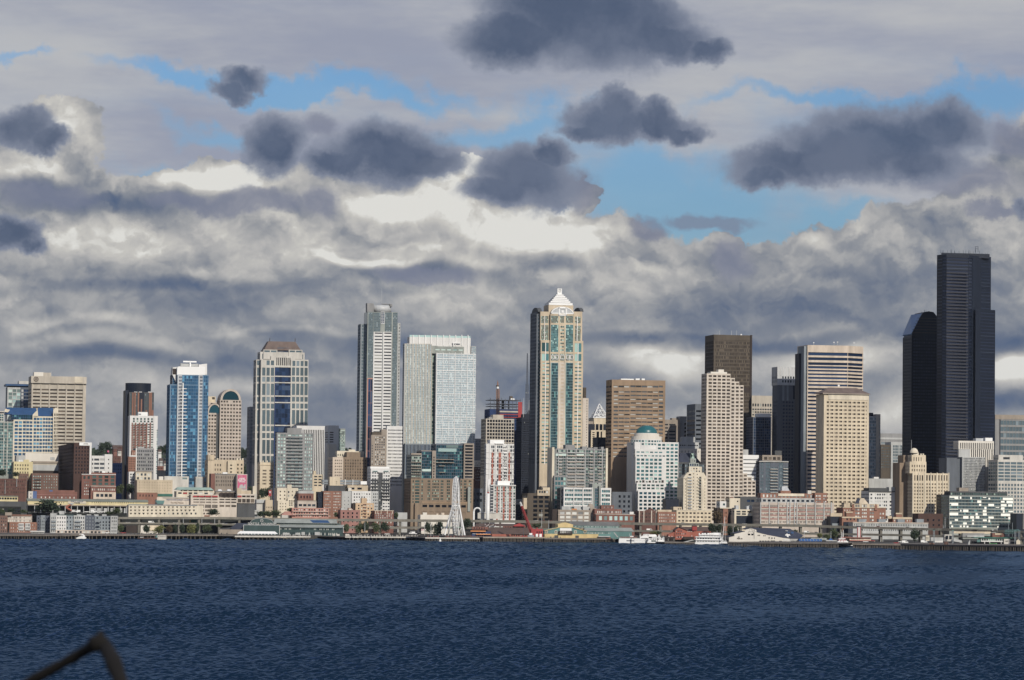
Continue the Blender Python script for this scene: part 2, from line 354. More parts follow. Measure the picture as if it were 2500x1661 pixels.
b.pg('fin_wall', [(680, 770), (742, 770), (742, 722), (710, 706), (680, 745)], -2, 1.2, 'cream_light'); b.pg('fin_wall', [(416, 862), (416, 800), (480, 735), (487, 818), (430, 822)], -1, 1.2, 'cream_light')
b.pg('fin_wall', [(52, 760), (70, 722), (128, 737), (100, 770)], 1, 1, 'cream_light')
b.wedge('roof', 70, 482, 706, 796, 2, 12, 'blue_roof', 1); b.wedge('roof', 482, 700, 706, 818, 2, 12, 'blue_roof', 1); b.part('glazed_attic', 150, 414, 796, 862, 2, 12, 'blue_roof', [(152, 412, 9, .85, 800, 860, 2, .8)], 'g_tealdark')
b.mast(297, 690, 712)
b = T('exhibition_hall', 'low white flat-roofed hall in front of the cream and blue hotel slab', 1, 325, 748, 1290, 3210, 'white_warm', None, None, d=24)
b.part('wall', 208, 326, 1318, None, -2, 24, 'grey_light'); b.bx('loading_door', 640, 700, 1340, 1378, -.2, .3, 'grey_light')
b = T('hall', 'long beige hall with a band along its blank wall beside the yellow building', 1, 418, 745, 1392, 3170, 'concrete_cream', None, None, d=20)
b.bx('wall_band', 418, 745, 1395, 1420, -.5, .6, 'grey_brown'); b.bx('wall_band', 418, 745, 1440, 1512, -.3, .4, 'grey_light'); b.bx('loading_bay', 420, 745, 1515, 1560, -.4, .5, 'brown_dark')
b = T('apartment_house', 'small pale yellow apartment house with three rows of paired windows', 1, 176, 420, 1398, 3120, 'yellow_pale', 'g_brown', [(178, 372, 6, .42, 1420, 1560, 3, .5)], d=14)
b.bx('stair_tower', 300, 372, 1372, 1400, 1, 5, 'yellow_pale')
for x in (240, 262, 285): b.bx('vent', x, x + 14, 1376, 1398, 2, 2, 'bright_white')
b = T('brown_tower', 'dark brown brick tower with a white side strip, left of the white office block', 1, 945, 1146, 1160, 3085, 'brown_red', 'g_black', [(952, 1140, 5, .4, 1200, 1560, 8, .55)], 'tower', xo=748, sidefx=.35)
b.part('wall', 1146, 1170, 1155, None, -1, 12, 'white_paint'); b.bx('sign_panel', 1013, 1171, 1153, 1192, -.8, 1, 'bright_white'); text('HOTEL', 1.4, 'brown_red', b.root, (b.fp(1095, 1172)[0], -.95, b.fp(1095, 1172)[1]))
b.bx('parapet', 790, 1013, 1155, 1165, 1, 30, 'brown_dark')
b = T('office_block', 'white office block with four rows of grouped windows, behind a small flag', 1, 1170, 1336, 1322, 3230, 'white_paint', 'g_grey', [(1158, 1192, 1, .8, 1345, 1560, 4, .5), (1196, 1342, 2, .86, 1345, 1560, 4, .5)], d=25)
b.part('wall', 1336, 1434, 1304, None, -.5, 22, 'white_paint', [(1340, 1430, 1, .16, 1345, 1560, 4, .28)], 'g_black'); b.mast(1391, 1255, 1306, .12, 'flagpole'); b.bx('flag', 1370, 1392, 1256, 1278, 5, .1, 'pink_banner')
T('blue_house', 'bright blue painted building beside the white office block', 1, 1432, 1558, 1415, 3330, 'blue_paint', 'g_navy', [(1440, 1550, 4, .4, 1430, 1560, 3, .4)], d=14)
T('brick_house', 'far brick building on the slope above the bright blue building', 1, 1440, 1545, 1325, 3700, 'brick_dark', 'g_brown', [(1445, 1540, 5, .4, 1340, 1420, 2, .5)], d=20)
T('brick_house', 'low red building on the slope right of the hotel with the brick front', 1, 2010, 2090, 1455, 3500, 'brick', 'g_black', [(2012, 2088, 4, .4, 1462, 1500, 1, .5)], d=20)
T('store_block', 'small pale flat-roofed building left of the blue glass tower', 1, 1985, 2142, 1508, 3300, 'concrete_pale', None, None, d=20)
b = T('condo_tower', 'dark tower with brick-red stripes, small balconies and a rounded black crown', 1, 1648, 1965, 512, 3420, 'grey_dark', 'g_slate', [(1652, 1670, 1, .8, 525, 1380, 24, .7), (1680, 1960, 14, .62, 525, 1380, 24, .62)], 'tower', xo=1600)
for x, y in ((1690, 515), (1718, 515), (1762, 515), (1800, 600), (1862, 740), (1905, 515), (1925, 515), (1945, 740)): b.bx('brick_stripe', x - 9, x + 9, y, 1300, -.5, .6, 'brick_orange')
for x in (1733, 1792, 1910): b.bx('vent', x - 20, x + 20, 506, 522, 0, 2, 'bright_white')
a0, a1, zt, zb = b.rect(1612, 1940, 394, 520, 6); mb = MB(); cx = (a0 + a1) / 2; rr = (a1 - a0) / 2
mb.prism([(cx + rr * math.cos(i * math.pi / 16), 6 + rr * .8 + rr * .8 * math.sin(i * math.pi / 16)) for i in range(32)], zb, zt); mb.build('crown', 'black_granite', b.root)
b.part('wall', 1770, 1840, 515, None, -.4, 2, 'black_granite'); b.part('wall', 1604, 1646, 486, None, 5, 25, 'black_granite')
b = T('hotel', 'brick-fronted hotel with white frame, blank white corner and rooftop plant', 1, 1658, 2014, 812, 3250, 'white_paint', 'g_green', [(1685, 1962, 6, .5, 838, 900, 2, .75), (1685, 1962, 6, .55, 908, 1580, 21, .5)], 'tower', xo=1632)
b.bx('penthouse', 1765, 1885, 765, 815, 4, 10, 'bright_white'); b.bx('vent', 1770, 1800, 785, 800, 3.8, .4, 'grey')
for x in (1681, 1724.5, 1773, 1819, 1866, 1912): b.bx('brick_panel', x - 7 if x > 1700 else x - 5, x + 12, 900, 1440, -.12, .2, 'brick')
for i in range(16): b.bx('brick_panel', 1676, 1880, 930 + i * 32, 944 + i * 32, -.1, .15, 'brick')
b.part('wall', 1962, 2014, 816, None, -.6, 10, 'white_paint', [(1990, 2012, 1, .5, 985, 1560, 20, .6)], 'g_teal')
b = T('grey_office', 'plain grey office block half shaded, in front of the brick-fronted hotel', 1, 1732, 1965, 1226, 3165, 'grey', 'g_dark', [(1745, 1955, 9, .55, 1240, 1560, 7, .5)], d=22); b.bx('roof_plant', 1760, 1840, 1212, 1228, 4, 6, 'grey_light'); b.bx('pier', 1730, 1745, 1222, 1560, -.8, .9, 'white_paint')
b = T('brick_office', 'narrow orange-brick building with a white arched gable', 1, 1640, 1735, 1330, 3150, 'brick_orange', 'g_brown', [(1645, 1730, 4, .45, 1350, 1560, 7, .5)], d=16); b.part('wall', 1680, 1730, 1255, 1330, 1, 8, 'brick_orange', [(1683, 1727, 2, .4, 1275, 1325, 2, .5)], 'g_white'); b.bx('cornice', 1650, 1736, 1318, 1334, -.4, 1, 'white_paint')
b = T('apartment_house', 'small white apartment house with stacked windows at the end of the dark street', 2, 1768, 1850, 292, 3120, 'white_paint', 'g_mix', [(1778, 1845, 2, .6, 310, 500, 5, .5)], d=14)
b = T('apartment_house', 'square cream apartment house with wide dark windows', 2, 1862, 2080, 290, 3110, 'cream_light', 'g_mix', [(1868, 2068, 4, .55, 305, 410, 2, .6)], d=16); b.bx('cornice', 1855, 2090, 286, 296, -.6, 1, 'grey_brown')
# Pike row
b = T('apartment_house', 'long sand-coloured apartment house above the market hall', 2, 1880, 2368, 408, 3075, 'sand', 'g_brown', [(1895, 2350, 13, .2, 420, 575, 4, .3)], d=20); b.bx('parapet', 1876, 2370, 402, 414, -.3, .5, 'cream')
b.part('wall', 1880, 2162, 578, None, -1, 10, 'brick_orange', [(1900, 2150, 6, .3, 590, 650, 1, .5)], 'g_black'); b.bx('dark_arcade', 2162, 2368, 596, 632, -.4, .5, 'green_tarp'); b.bx('roof_plant', 2180, 2240, 358, 408, 4, 6, 'white_warm')
b.part('wall', 2255, 2590, 355, None, 6, 16, 'concrete_pale', [(2480, 2590, 1, .6, 370, 400, 1, .8)], 'g_pale')
b = T('brick_apartments', 'dark purple-brown brick apartments with fire stairs at the far left', 2, -60, 352, 388, 3105, 'brick_dark', 'g_brown', [(-50, 340, 16, .35, 400, 600, 4, .5)], d=16)
b.mast(72, 400, 600, .3, 'flue', 'grey_light', -1); b.mast(232, 350, 500, .3, 'flue', 'grey_light', -1)
b = T('brick_apartments', 'brown brick apartments with balconies behind a street tree', 2, 255, 395, 318, 3120, 'brick_brown', 'g_grey', [(262, 390, 5, .3, 340, 520, 4, .4)], d=16)
b = T('brick_apartments', 'wide brown brick apartments with a recessed balcony bay, beside the dark brown tower', 2, 438, 800, 315, 3110, 'brick_brown', 'g_pale', [(445, 570, 4, .5, 335, 530, 5, .45), (590, 795, 6, .3, 335, 530, 5, .45)], d=16)
for i in range(4): b.bx('balcony', 470, 560, 395 + i * 42, 402 + i * 42, -1.3, 1.4, 'grey_dark')
b = T('brick_block', 'stepped red-brick block with tall window bays above pale shopfronts', 2, 1120, 1588, 328, 3085, 'brick', 'g_green', [(1130, 1245, 2, .5, 345, 400, 1, .7), (1252, 1585, 4, .62, 340, 482, 3, .72)], d=24)
b.part('wall', 1120, 1245, 402, None, -4, 5, 'brick', [(1150, 1222, 3, .55, 415, 620, 5, .5)], 'g_white'); b.part('wall', 1245, 1590, 490, None, -8, 9, 'brick', [(1255, 1580, 12, .5, 520, 552, 1, .9)], 'g_white')
b.bx('cornice', 1120, 1590, 326, 334, -.5, .7, 'white_paint'); b.bx('cornice', 1245, 1590, 487, 496, -8.4, .7, 'pink_stone'); b.part('shopfront', 1280, 1588, 572, 668, -10, 3, 'peach', [(1310, 1545, 4, .7, 595, 640, 1, .9)], 'g_dark')
b.bx('penthouse', 1165, 1250, 265, 330, 4, 6, 'brick'); b.bx('roof', 1250, 1590, 305, 330, 5, 14, 'brick'); b.bx('roof_plant', 1400, 1440, 285, 308, 5, 4, 'bright_white')
b = T('brick_block', 'low wing of dark brick and glass beside the foot of the brown tower', 2, 985, 1120, 320, 3095, 'brown_dark', 'g_mix', [(990, 1115, 5, .3, 340, 640, 8, .45)], d=18)
b = T('market_building', 'long low red-brick market building with a blue end wall', 2, 505, 1060, 565, 3030, 'brick', 'g_white', [(540, 1045, 9, .28, 625, 665, 1, .6)], d=16)
b.bx('wall_band', 505, 1060, 606, 614, -.3, .4, 'brick_pink'); b.bx('end_wall', 450, 505, 560, 668, -.2, 10, 'blue_paint'); b.part('wall', 392, 452, 560, None, -1, 12, 'concrete_pale', [(400, 446, 1, .3, 575, 665, 2, .3)], 'g_dark'); b.part('attic', 480, 1025, 545, 606, 6, 8, 'brick', [(500, 1010, 10, .3, 570, 600, 1, .6)], 'g_brown')
b.bx('tarpaulin', 678, 722, 545, 566, 0, 2, 'blue_paint')
# the long market hall on the bluff
b = T('market_hall', 'long cream market hall with a flat olive roof and a row of small windows', 2, 380, 2032, 700, 2990, 'yellow_pale', 'g_dark', [(1250, 1840, 20, .25, 706, 728, 1, .7), (800, 890, 3, .3, 706, 728, 1, .7)], d=14, yb=752)
b.wedge('roof', 372, 2040, 668, 702, -.5, 8, 'roof_greenish'); b.bx('soffit', 380, 1760, 748, 762, -1, 15, 'grey_brown')
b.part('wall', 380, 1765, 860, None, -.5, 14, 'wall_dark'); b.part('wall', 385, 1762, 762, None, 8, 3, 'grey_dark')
for i in range(16): b.bx('column', 470 + i * 84, 480 + i * 84, 760, 860, -.5, .8, 'grey_light')
for i, x in enumerate(range(1240, 1750, 92)): b.bx('panel', x, x + 70, 792, 860, 1, 1, 'grey_light')
b.bx('sign_board', 935, 1180, 694, 730, -.4, .3, 'cream_light'); text('PUBLIC MARKET', 1.5, 'blue_paint', b.root, (b.fp(1058, 703)[0], -.6, b.fp(1058, 703)[1])); text('FARMERS', 1.2, 'green_dark', b.root, (b.fp(1058, 720)[0], -.6, b.fp(1058, 720)[1]))
b = T('market_wing', 'low cream and olive market wing at the far left edge with framed windows', 2, -60, 246, 628, 3000, 'yellow_pale', 'g_dark', [(-55, 240, 8, .8, 645, 675, 1, .9)], d=12)
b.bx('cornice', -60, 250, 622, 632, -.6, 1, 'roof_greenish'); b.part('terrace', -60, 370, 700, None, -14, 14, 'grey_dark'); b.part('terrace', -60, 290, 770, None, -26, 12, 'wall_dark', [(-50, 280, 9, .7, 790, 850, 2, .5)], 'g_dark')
for i in range(2): 
    x = 165 + i * 62; b.wedge('tent', x, x + 58, 706, 728, -10, 3, 'bright_white', 2.5)
b = T('market_building', 'cream building with rows of heart-shaped windows beside the viaduct', 2, 1765, 2790, 752, 2960, 'cream_light', 'g_mix', [(2390, 2760, 12, .55, 748, 748.5, 1, .1)], d=16)
hb = b
def heart(b, x, y, r):
    a, z = b.fp(x, y); mb = MB(); k = r
    pts = [(0, -1.0), (.55, -.35), (.95, .15), (.9, .6), (.5, .85), (0, .5), (-.5, .85), (-.9, .6), (-.95, .15), (-.55, -.35)]
    mb.xprism([(a + p[0] * k, z + p[1] * k) for p in pts], -.06, .1); mb.build('window', 'g_brown', b.root)
for j, y in enumerate((778, 822, 866)):
    for i in range(16):
        x = 1796 + i * 57.6
        if j < 2 or i < 9: heart(b, x, y, .95)
        else: b.bx('window', x - 10 + (i - 9) * 4, x + 12 + (i - 9) * 4, y - 12, y + 12, -.08, .2, 'g_grey')
b.bx('parapet', 1762, 2700, 744, 754, -.4, .6, 'grey_blue')
# pink-cream market front and terraces (frame 21)
b = T('market_arcade_block', 'large peach market front of many window bays in four storeys', 21, 845, 1512, 175, 3000, 'pinkcream', 'g_brown', [(895, 1500, 4, .88, 195, 255, 1, .8), (895, 1500, 4, .86, 278, 312, 1, .9), (895, 1500, 4, .86, 342, 378, 1, .9), (855, 1500, 4, .86, 415, 498, 1, .95), (855, 1500, 4, .86, 525, 582, 1, .9), (900, 1500, 4, .86, 610, 655, 1, .9)], d=16)
for i in range(3): b.bx('awning', 1030 + i * 162, 1168 + i * 162, 200, 238, -.5, .6, 'red_paint')
b.bx('awning', 895, 1005, 203, 238, -.5, .6, 'red_paint')
for y in (297, 360, 456, 550, 632):
    for i in range(22): b.bx('mullion', 897 + i * 29 - 3, 897 + i * 29 + 3, y - (40 if y == 456 else 18), y + (40 if y == 456 else 18), -.05, .3, 'pinkcream')
b.bx('shopfront', 885, 1010, 655, 690, -.5, .6, 'brick'); b.bx('shopfront', 1170, 1300, 670, 700, -.5, .6, 'brick_orange')
b.part('wall', 1512, 1950, 258, None, .6, 14, 'pinkcream', [(1520, 1945, 3, .86, 278, 312, 1, .9), (1520, 1945, 3, .86, 342, 378, 1, .9), (1520, 1945, 3, .8, 420, 480, 1, .8)], 'g_brown')
b = T('market_shops', 'blank peach wall with cafe lettering and a teal awning, beside the many-bayed market front', 21, 30, 848, 240, 2998, 'pinkcream', 'g_mix', [(560, 845, 2, .75, 425, 480, 1, .85), (560, 845, 2, .75, 500, 560, 1, .85)], d=16)
text('PIKE FOODS MARKET & CAFE', 1.5, 'blue_paint', b.root, (b.fp(535, 302)[0], -.2, b.fp(535, 302)[1]), sx=1.02); text('The Pike Market', 1.7, 'tan', b.root, (b.fp(515, 372)[0], -.2, b.fp(515, 372)[1]), sx=1)
b.pg('awning', [(0, 315), (215, 318), (190, 402), (40, 402)], -1.2, 1.2, 'green_teal'); b.bx('balcony', 180, 800, 236, 250, -1, 1, 'white_warm'); b.bx('sign_panel', -60, 30, 150, 290, -.5, 1, 'brick_orange')
b = T('market_shops', 'cream market building with dark square windows under a pale green roof', 21, 500, 1430, 100, 3016, 'cream_light', 'g_mix', [(520, 1400, 7, .68, 120, 168, 1, .85)], d=18)
b.bx('awning', 660, 760, 124, 160, -.4, .5, 'red_paint')
b.part('attic', 640, 1400, 62, 104, 2, 12, 'cream_light', [(650, 1390, 6, .7, 70, 100, 1, .8)], 'g_brown'); b.wedge('roof', 495, 1400, 0, 66, 1, 10, 'green_copper', 2)
b = T('arcade_building', 'grey arcade with a row of dark arches below the grey stone hotel', 21, 1440, 1950, 100, 3018, 'grey_brown', None, None, d=16)
for i in range(4):
    a, z = b.fp(1585 + i * 98, 190); mb = MB(); mb.xprism([(a - 3.2, z - 1)] + [(a + 3.4 * math.cos(t * math.pi / 8 + math.pi), z - 1 - 3.4 * math.sin(t * math.pi / 8 + math.pi)) for t in range(9)] + [(a + 3.4, z - 2.5), (a - 3.4, z - 2.5)][:1], -.1, .3); mb.build('arch', 'brown_dark', b.root)
b.bx('cornice', 1440, 1950, 86, 104, -.5, .8, 'grey'); 
for x in (1540, 1760): b.wedge('skylight', x - 40, x + 60, 52, 84, 2, 3, 'bright_white', .6)
b = T('market_building', 'peach two-storey market building with red-framed upper windows', 21, 1958, 2380, 160, 3010, 'pinkcream', 'g_brown', [(1965, 2375, 4, .85, 195, 245, 1, .9), (1965, 2375, 4, .85, 275, 375, 1, .9)], d=16, yb=382)
b.bx('awning', 1965, 2065, 200, 242, -.3, .4, 'red_paint'); b.part('wall', 1958, 2380, 382, None, 1, 14, 'grey_dark'); b.part('attic', 2060, 2330, 78, 160, 6, 9, 'sand'); b.part('stair_tower', 2335, 2420, -28, 165, 2, 6, 'cream_light'); b.part('wall', 1955, 2060, 20, 162, 5, 9, 'sand')

# ================================================================ towers of frames 3 and 4
b = T('glass_tower', 'bright blue glass tower with a white curved crown and a white spine of balconies', 3, 183, 540, 622, 3260, 'blue_frame', 'g_blue', [(187, 272, 5, .9, 632, 1900, 30, .86), (345, 538, 8, .93, 632, 1900, 30, .86)], 'tower', d=26, rec=.15)
b.part('wall', 278, 676, 500, None, -1.2, 24, 'blue_frame', [(342, 540, 8, .93, 510, 625, 3, .9), (602, 674, 3, .9, 510, 1900, 33, .88)], 'g_blue', rec=.15)
for x0, x1, n_ in ((282, 338, 4), (550, 600, 3)): b.part('grid_strip', x0, x1, 502, None, -1.4, 2, 'steel_light', [(x0 + 3, x1 - 3, n_, .7, 510, 1900, 33, .62)], 'g_navy', rec=.2)
b.part('wall', 338, 542, 628, None, -2.2, 3, 'blue_frame', [(345, 538, 6, .95, 634, 1900, 30, .88)], 'g_blue', rec=.12)
b.pg('crown', [(272, 500), (277, 398), (300, 392), (632, 398), (632, 500)], 0, 20, 'bright_white'); b.pg('crown', [(212, 492), (218, 404), (277, 398), (262, 600)], 4, 14, 'white_paint'); b.pg('crown', [(550, 400), (552, 368), (656, 356), (656, 498), (630, 498), (630, 400)], 8, 10, 'white_paint')
b.bx('louvre', 218, 262, 420, 492, 3.7, .4, 'brown_dark'); b.part('wall', 210, 275, 498, 625, 6, 18, 'steel', [(214, 270, 2, .8, 505, 620, 5, .8)], 'g_blue')
b.bx('crane_arm', 350, 522, 322, 340, 8, 1.2, 'bright_white'); b.bx('crane_post', 434, 450, 335, 396, 8, 1.2, 'bright_white'); b.bx('roof_plant', 318, 545, 355, 392, 10, 8, 'grey_light'); b.mast(352, 308, 330)
b.bx('spine', 334, 347, 600, 1900, -3.4, 1.3, 'bright_white')
for i in range(29): b.bx('balcony', 316 if i > 0 else 334, 396, 672 + i * 42.2, 680 + i * 42.2, -3, .9, 'bright_white')
b = T('stone_tower', 'pinkish stone tower with square windows under a round-arched glass top', 3, 822, 1096, 820, 3300, 'pink_stone', 'g_brown', [(826, 930, 3, .64, 818, 862, 1, .5), (982, 1090, 3, .64, 818, 862, 1, .5), (824, 1092, 7, .64, 864, 1640, 17, .5)], 'tower', d=26)
def archtop(b, x0, x1, yt, yb, rim, back=0, d=26, mat='pink_stone', gl='g_tealdark'):
    a0, a1, zt, zb = b.rect(x0, x1, yt, yb); cx = (a0 + a1) / 2; R = (a1 - a0) / 2; H = zt - zb; mb = MB(); n = 16
    for i in range(n):
        t0 = math.pi * i / n; t1 = math.pi * (i + 1) / n; r = 1 - rim
        A = [(cx + R * math.cos(t), zb + H * math.sin(t)) for t in (t0, t1)]; I = [(cx + R * r * math.cos(t), zb + H * (1 - rim * R / H) * math.sin(t)) for t in (t0, t1)]
        mb.poly([(I[0][0], back, I[0][1]), (A[0][0], back, A[0][1]), (A[1][0], back, A[1][1]), (I[1][0], back, I[1][1])])
        mb.poly([(A[0][0], back, A[0][1]), (A[0][0], back + d, A[0][1]), (A[1][0], back + d, A[1][1]), (A[1][0], back, A[1][1])])
        mb.poly([(I[0][0], back, I[0][1]), (I[1][0], back, I[1][1]), (I[1][0], back + 1, I[1][1]), (I[0][0], back + 1, I[0][1])])
    mb.build('arch', mat, b.root)
    m2 = MB(); m2.xprism([(cx + R * (1 - rim) * math.cos(math.pi * i / n), zb + H * (1 - rim * R / H) * math.sin(math.pi * i / n)) for i in range(n + 1)], back + .7, back + d - 1); m2.build('fanlight', gl, b.root)
archtop(b, 828, 1090, 680, 822, .2)
b.part('wall', 640, 775, 985, None, 2, 26, 'pink_stone', [(666, 774, 3, .64, 996, 1640, 14, .5)], 'g_brown'); archtop(b, 664, 850, 862, 990, .2, 2.2, 24); b.part('wall', 775, 822, 985, None, 3, 20, 'grey_dark')
b.part('wall', 640, 800, 850, 900, 12, 12, 'pink_stone', [(680, 790, 1, .6, 858, 876, 1, .8)], 'g_black'); b.part('penthouse', 660, 765, 775, 850, 14, 8, 'cream', [(715, 760, 1, .8, 782, 815, 1, .9)], 'g_brown')
T('round_tower', 'slim grey tower with a rounded cap, left of the brown-roofed tower', 3, 1205, 1262, 905, 3500, 'grey', 'g_slate', [(1208, 1258, 3, .5, 930, 1640, 16, .5)], 'tower', d=22)
# the brown-roofed tower
b = T('office_tower', 'pale gridded tower with a steep brown pyramid roof and a dark glass centre', 3, 1345, 1950, 400, 3390, 'concrete_pale', 'g_slate', None, 'tower', xo=1280, rec=.5); SR = b
rw = [(408, 510), (526, 588), (612, 758), (782, 842), (866, 930), (950, 1132), (1154, 1218), (1242, 1308), (1330, 1508), (1535, 1640)]
def GG(cols): return [(x0, x1, n, f, y0, y1, 1, 1) for (x0, x1, n, f) in cols for (y0, y1) in rw]
b.part('wall', 1345, 1522, 305, None, -.6, 6, 'concrete_pale', [(1408, 1518, 2, .72, 316, 376, 1, 1)] + [(1352, 1518, 3, .74, y0, y1, 1, 1) for y0, y1 in rw], 'g_slate'); b.part('wall', 1728, 1950, 305, None, -.6, 6, 'concrete_pale', [(1738, 1946, 4, .72, 322, 388, 1, 1)] + [(1732, 1946, 4, .74, y0, y1, 1, 1) for y0, y1 in rw], 'g_slate')
b.part('wall', 1284, 1345, 305, None, 5, 20, 'concrete_pale', [(1288, 1342, 1, .8, y0, y1, 1, 1) for y0, y1 in [(316, 376)] + rw], 'g_slate')
b.part('glass_bay', 1522, 1728, 392, None, -.35, 4, 'net_blue', [(1526, 1724, 5, .95, 400, 1640, 21, .96)], 'g_navy', rec=.1)
for y in (390, 512, 592, 764, 846, 1138): b.bx('spandrel', 1520, 1730, y, y + 14, -.7, .6, 'concrete_pale')
b.part('wall', 1333, 1900, 210, 400, 3, 20, 'concrete_pale', [(1352, 1460, 2, .7, 230, 295, 1, 1), (1790, 1890, 2, .7, 238, 300, 1, 1)], 'g_slate'); b.part('wall', 1375, 1552, 178, 300, 2, 20, 'concrete_pale', [(1380, 1548, 2, .85, 188, 210, 1, 1)], 'g_slate'); b.part('wall', 1698, 1872, 180, 300, 2, 20, 'concrete_pale', [(1702, 1868, 2, .85, 190, 212, 1, 1)], 'g_slate')
b.part('wall', 1470, 1780, 260, 400, .5, 12, 'concrete_pale', [(1535, 1725, 8, .5, 280, 380, 1, 1)], 'g_black'); b.part('glass_bay', 1552, 1700, 152, 262, 4, 12, 'steel', [(1630, 1698, 4, .85, 156, 260, 8, .85)], 'g_navy')
a0, a1, zt, zb = b.rect(1390, 1862, 70, 185); i0 = b.fp(1455, 70)[0] - a0; mb = MB(); y0 = 3; y1 = 27; j = 5
mb.poly([(a0, y0, zb), (a1, y0, zb), (a1 - i0, y0 + j, zt), (a0 + i0, y0 + j, zt)]); mb.poly([(a1, y0, zb), (a1, y1, zb), (a1 - i0, y1 - j, zt), (a1 - i0, y0 + j, zt)]); mb.poly([(a1, y1, zb), (a0, y1, zb), (a0 + i0, y1 - j, zt), (a1 - i0, y1 - j, zt)]); mb.poly([(a0, y1, zb), (a0, y0, zb), (a0 + i0, y0 + j, zt), (a0 + i0, y1 - j, zt)])
mb.poly([(a0 + i0, y0 + j, zt), (a1 - i0, y0 + j, zt), (a1 - i0, y1 - j, zt), (a0 + i0, y1 - j, zt)]); mb.build('pyramid_roof', 'brown_roof', b.root)
b.mast(1456, 28, 75, .35, 'finial', 'brown_dark', 8); b.mast(1780, 32, 75, .35, 'finial', 'brown_dark', 8)
b = T('apartment_tower', 'grey apartment tower with pale window strips and stacked balconies', 3, 1545, 2010, 1240, 3120, 'grey', 'g_pale', [(1552, 1658, 3, .72, 1250, 2100, 20, .62), (1680, 1870, 4, .82, 1250, 2100, 20, .5), (1895, 2000, 4, .6, 1250, 2100, 20, .6)], 'tower', xo=1525)
b.part('penthouse', 1680, 1865, 1178, 1245, 2, 12, 'grey')
for i in range(19): b.bx('balcony', 1672, 1878, 1300 + i * 42, 1309 + i * 42, -1.4, 1.4, 'grey_dark')
b = T('office_tower', 'white office tower of thin vertical piers and black slots', 3, 1800, 2158, 1150, 3240, 'white_paint', 'g_black', [(1865, 2150, 13, .5, 1200, 1900, 1, 1)], 'tower', d=25, rec=.8)
b = T('office_tower', 'plain white end wall tower with five slotted windows beside the black-slotted tower', 6, 118, 266, 220, 3300, 'white_paint', 'g_brown', [(140, 192, 1, 1, 300, 462, 5, .45)], 'tower', xo=76)
b.part('wall', 130, 235, 476, None, -8, 10, 'white_warm')
T('glass_office', 'small pale green glass block leaning out behind the plain white tower', 6, 232, 356, 262, 3360, 'grey_green', 'g_pale', [(238, 352, 7, .86, 275, 560, 12, .8)], d=20)
b = T('office_building', 'cream terracotta block with a notched roofline and a shaded left side', 4, 718, 1210, 130, 3150, 'sand', 'g_brown', [(800, 905, 3, .45, 170, 360, 3, .5), (1000, 1205, 4, .4, 170, 330, 3, .5)], 'building', d=24)
b.part('wall', 718, 806, 62, 140, 0, 14, 'sand'); b.part('wall', 990, 1108, 140, None, -3, 4, 'cream', [(1020, 1050, 1, .9, 180, 320, 3, .4)], 'g_brown')
for x in (735, 850, 1120, 1160, 1195): b.bx('pinnacle', x - 10, x + 10, 108 if x > 800 else 50, 134, 0, 2, 'cream_light')
b = T('terracotta_tower', 'narrow pale yellow tower block with a crenellated top and square windows', 4, 1432, 1622, 165, 3130, 'cream', 'g_brown', [(1466, 1520, 3, .8, 255, 480, 5, .5), (1556, 1610, 3, .8, 255, 525, 6, .5)], 'building', xo=1398)
for x in (1440, 1475, 1530, 1580, 1612): b.bx('pinnacle', x - 8, x + 8, 140, 168, 0, 2, 'cream_light')
b.bx('cornice', 1420, 1625, 195, 204, -.5, .6, 'sand')
b = T('stone_hotel', 'grey stone hotel with tall narrow windows, left of the pink banner', 4, 815, 1118, 325, 3110, 'grey_brown', 'g_brown', [(820, 1112, 12, .4, 345, 500, 3, .6)], d=16); b.part('wall', 760, 815, 318, None, -1, 14, 'brick'); b.bx('parapet', 815, 1120, 320, 330, -.5, .6, 'grey')
b.bx('gable', 920, 985, 300, 326, 1, 3, 'bright_white')
b = T('banner_wall', 'building end wall carrying a giant pink banner with white lettering', 4, 1116, 1258, 326, 3105, 'concrete_pale', None, None, d=16)
b.bx('banner', 1124, 1248, 336, 530, -.4, .35, 'pink_banner')
for s_, y, k in (("WE'RE", 386, 1.7), ('DATA', 408, 2.6), ('STRONG', 432, 1.45)): text(s_, k, 'bright_white', b.root, (b.fp(1184, y)[0], -.55, b.fp(1184, y)[1]), depth=.05, sx=1, bold=.05)
text('T Mobile', 1.0, 'bright_white', b.root, (b.fp(1165, 352)[0], -.55, b.fp(1165, 352)[1]), depth=.08)
b.pg('banner_picture', [(1140, 525), (1150, 490), (1165, 468), (1195, 468), (1205, 500), (1225, 455), (1236, 470), (1236, 525)], -.5, .1, 'grey_light')
b = T('stone_pavilion', 'pale stone pavilion with a glazed bay at the foot of the blue glass tower', 4, 550, 760, 362, 3160, 'concrete_pale', 'g_blue', [(665, 745, 3, .85, 380, 500, 5, .85)], d=14); b.part('wall', 125, 345, 362, None, 0, 14, 'concrete_pale', [(130, 240, 3, .8, 385, 410, 1, .8)], 'g_blue'); b.bx('panel', 250, 335, 385, 520, -.2, .3, 'grey_light'); b.bx('panel', 560, 650, 385, 520, -.2, .3, 'grey_light')
T('apartment_house', 'tan apartment block with blank banded wall and roof bulkheads, right of the grey apartment tower', 4, 2150, 2290, 330, 3160, 'cream', 'g_mix', [(2165, 2285, 2, .7, 340, 500, 4, .45)], d=18).bx('penthouse', 2165, 2200, 280, 332, 2, 6, 'cream')
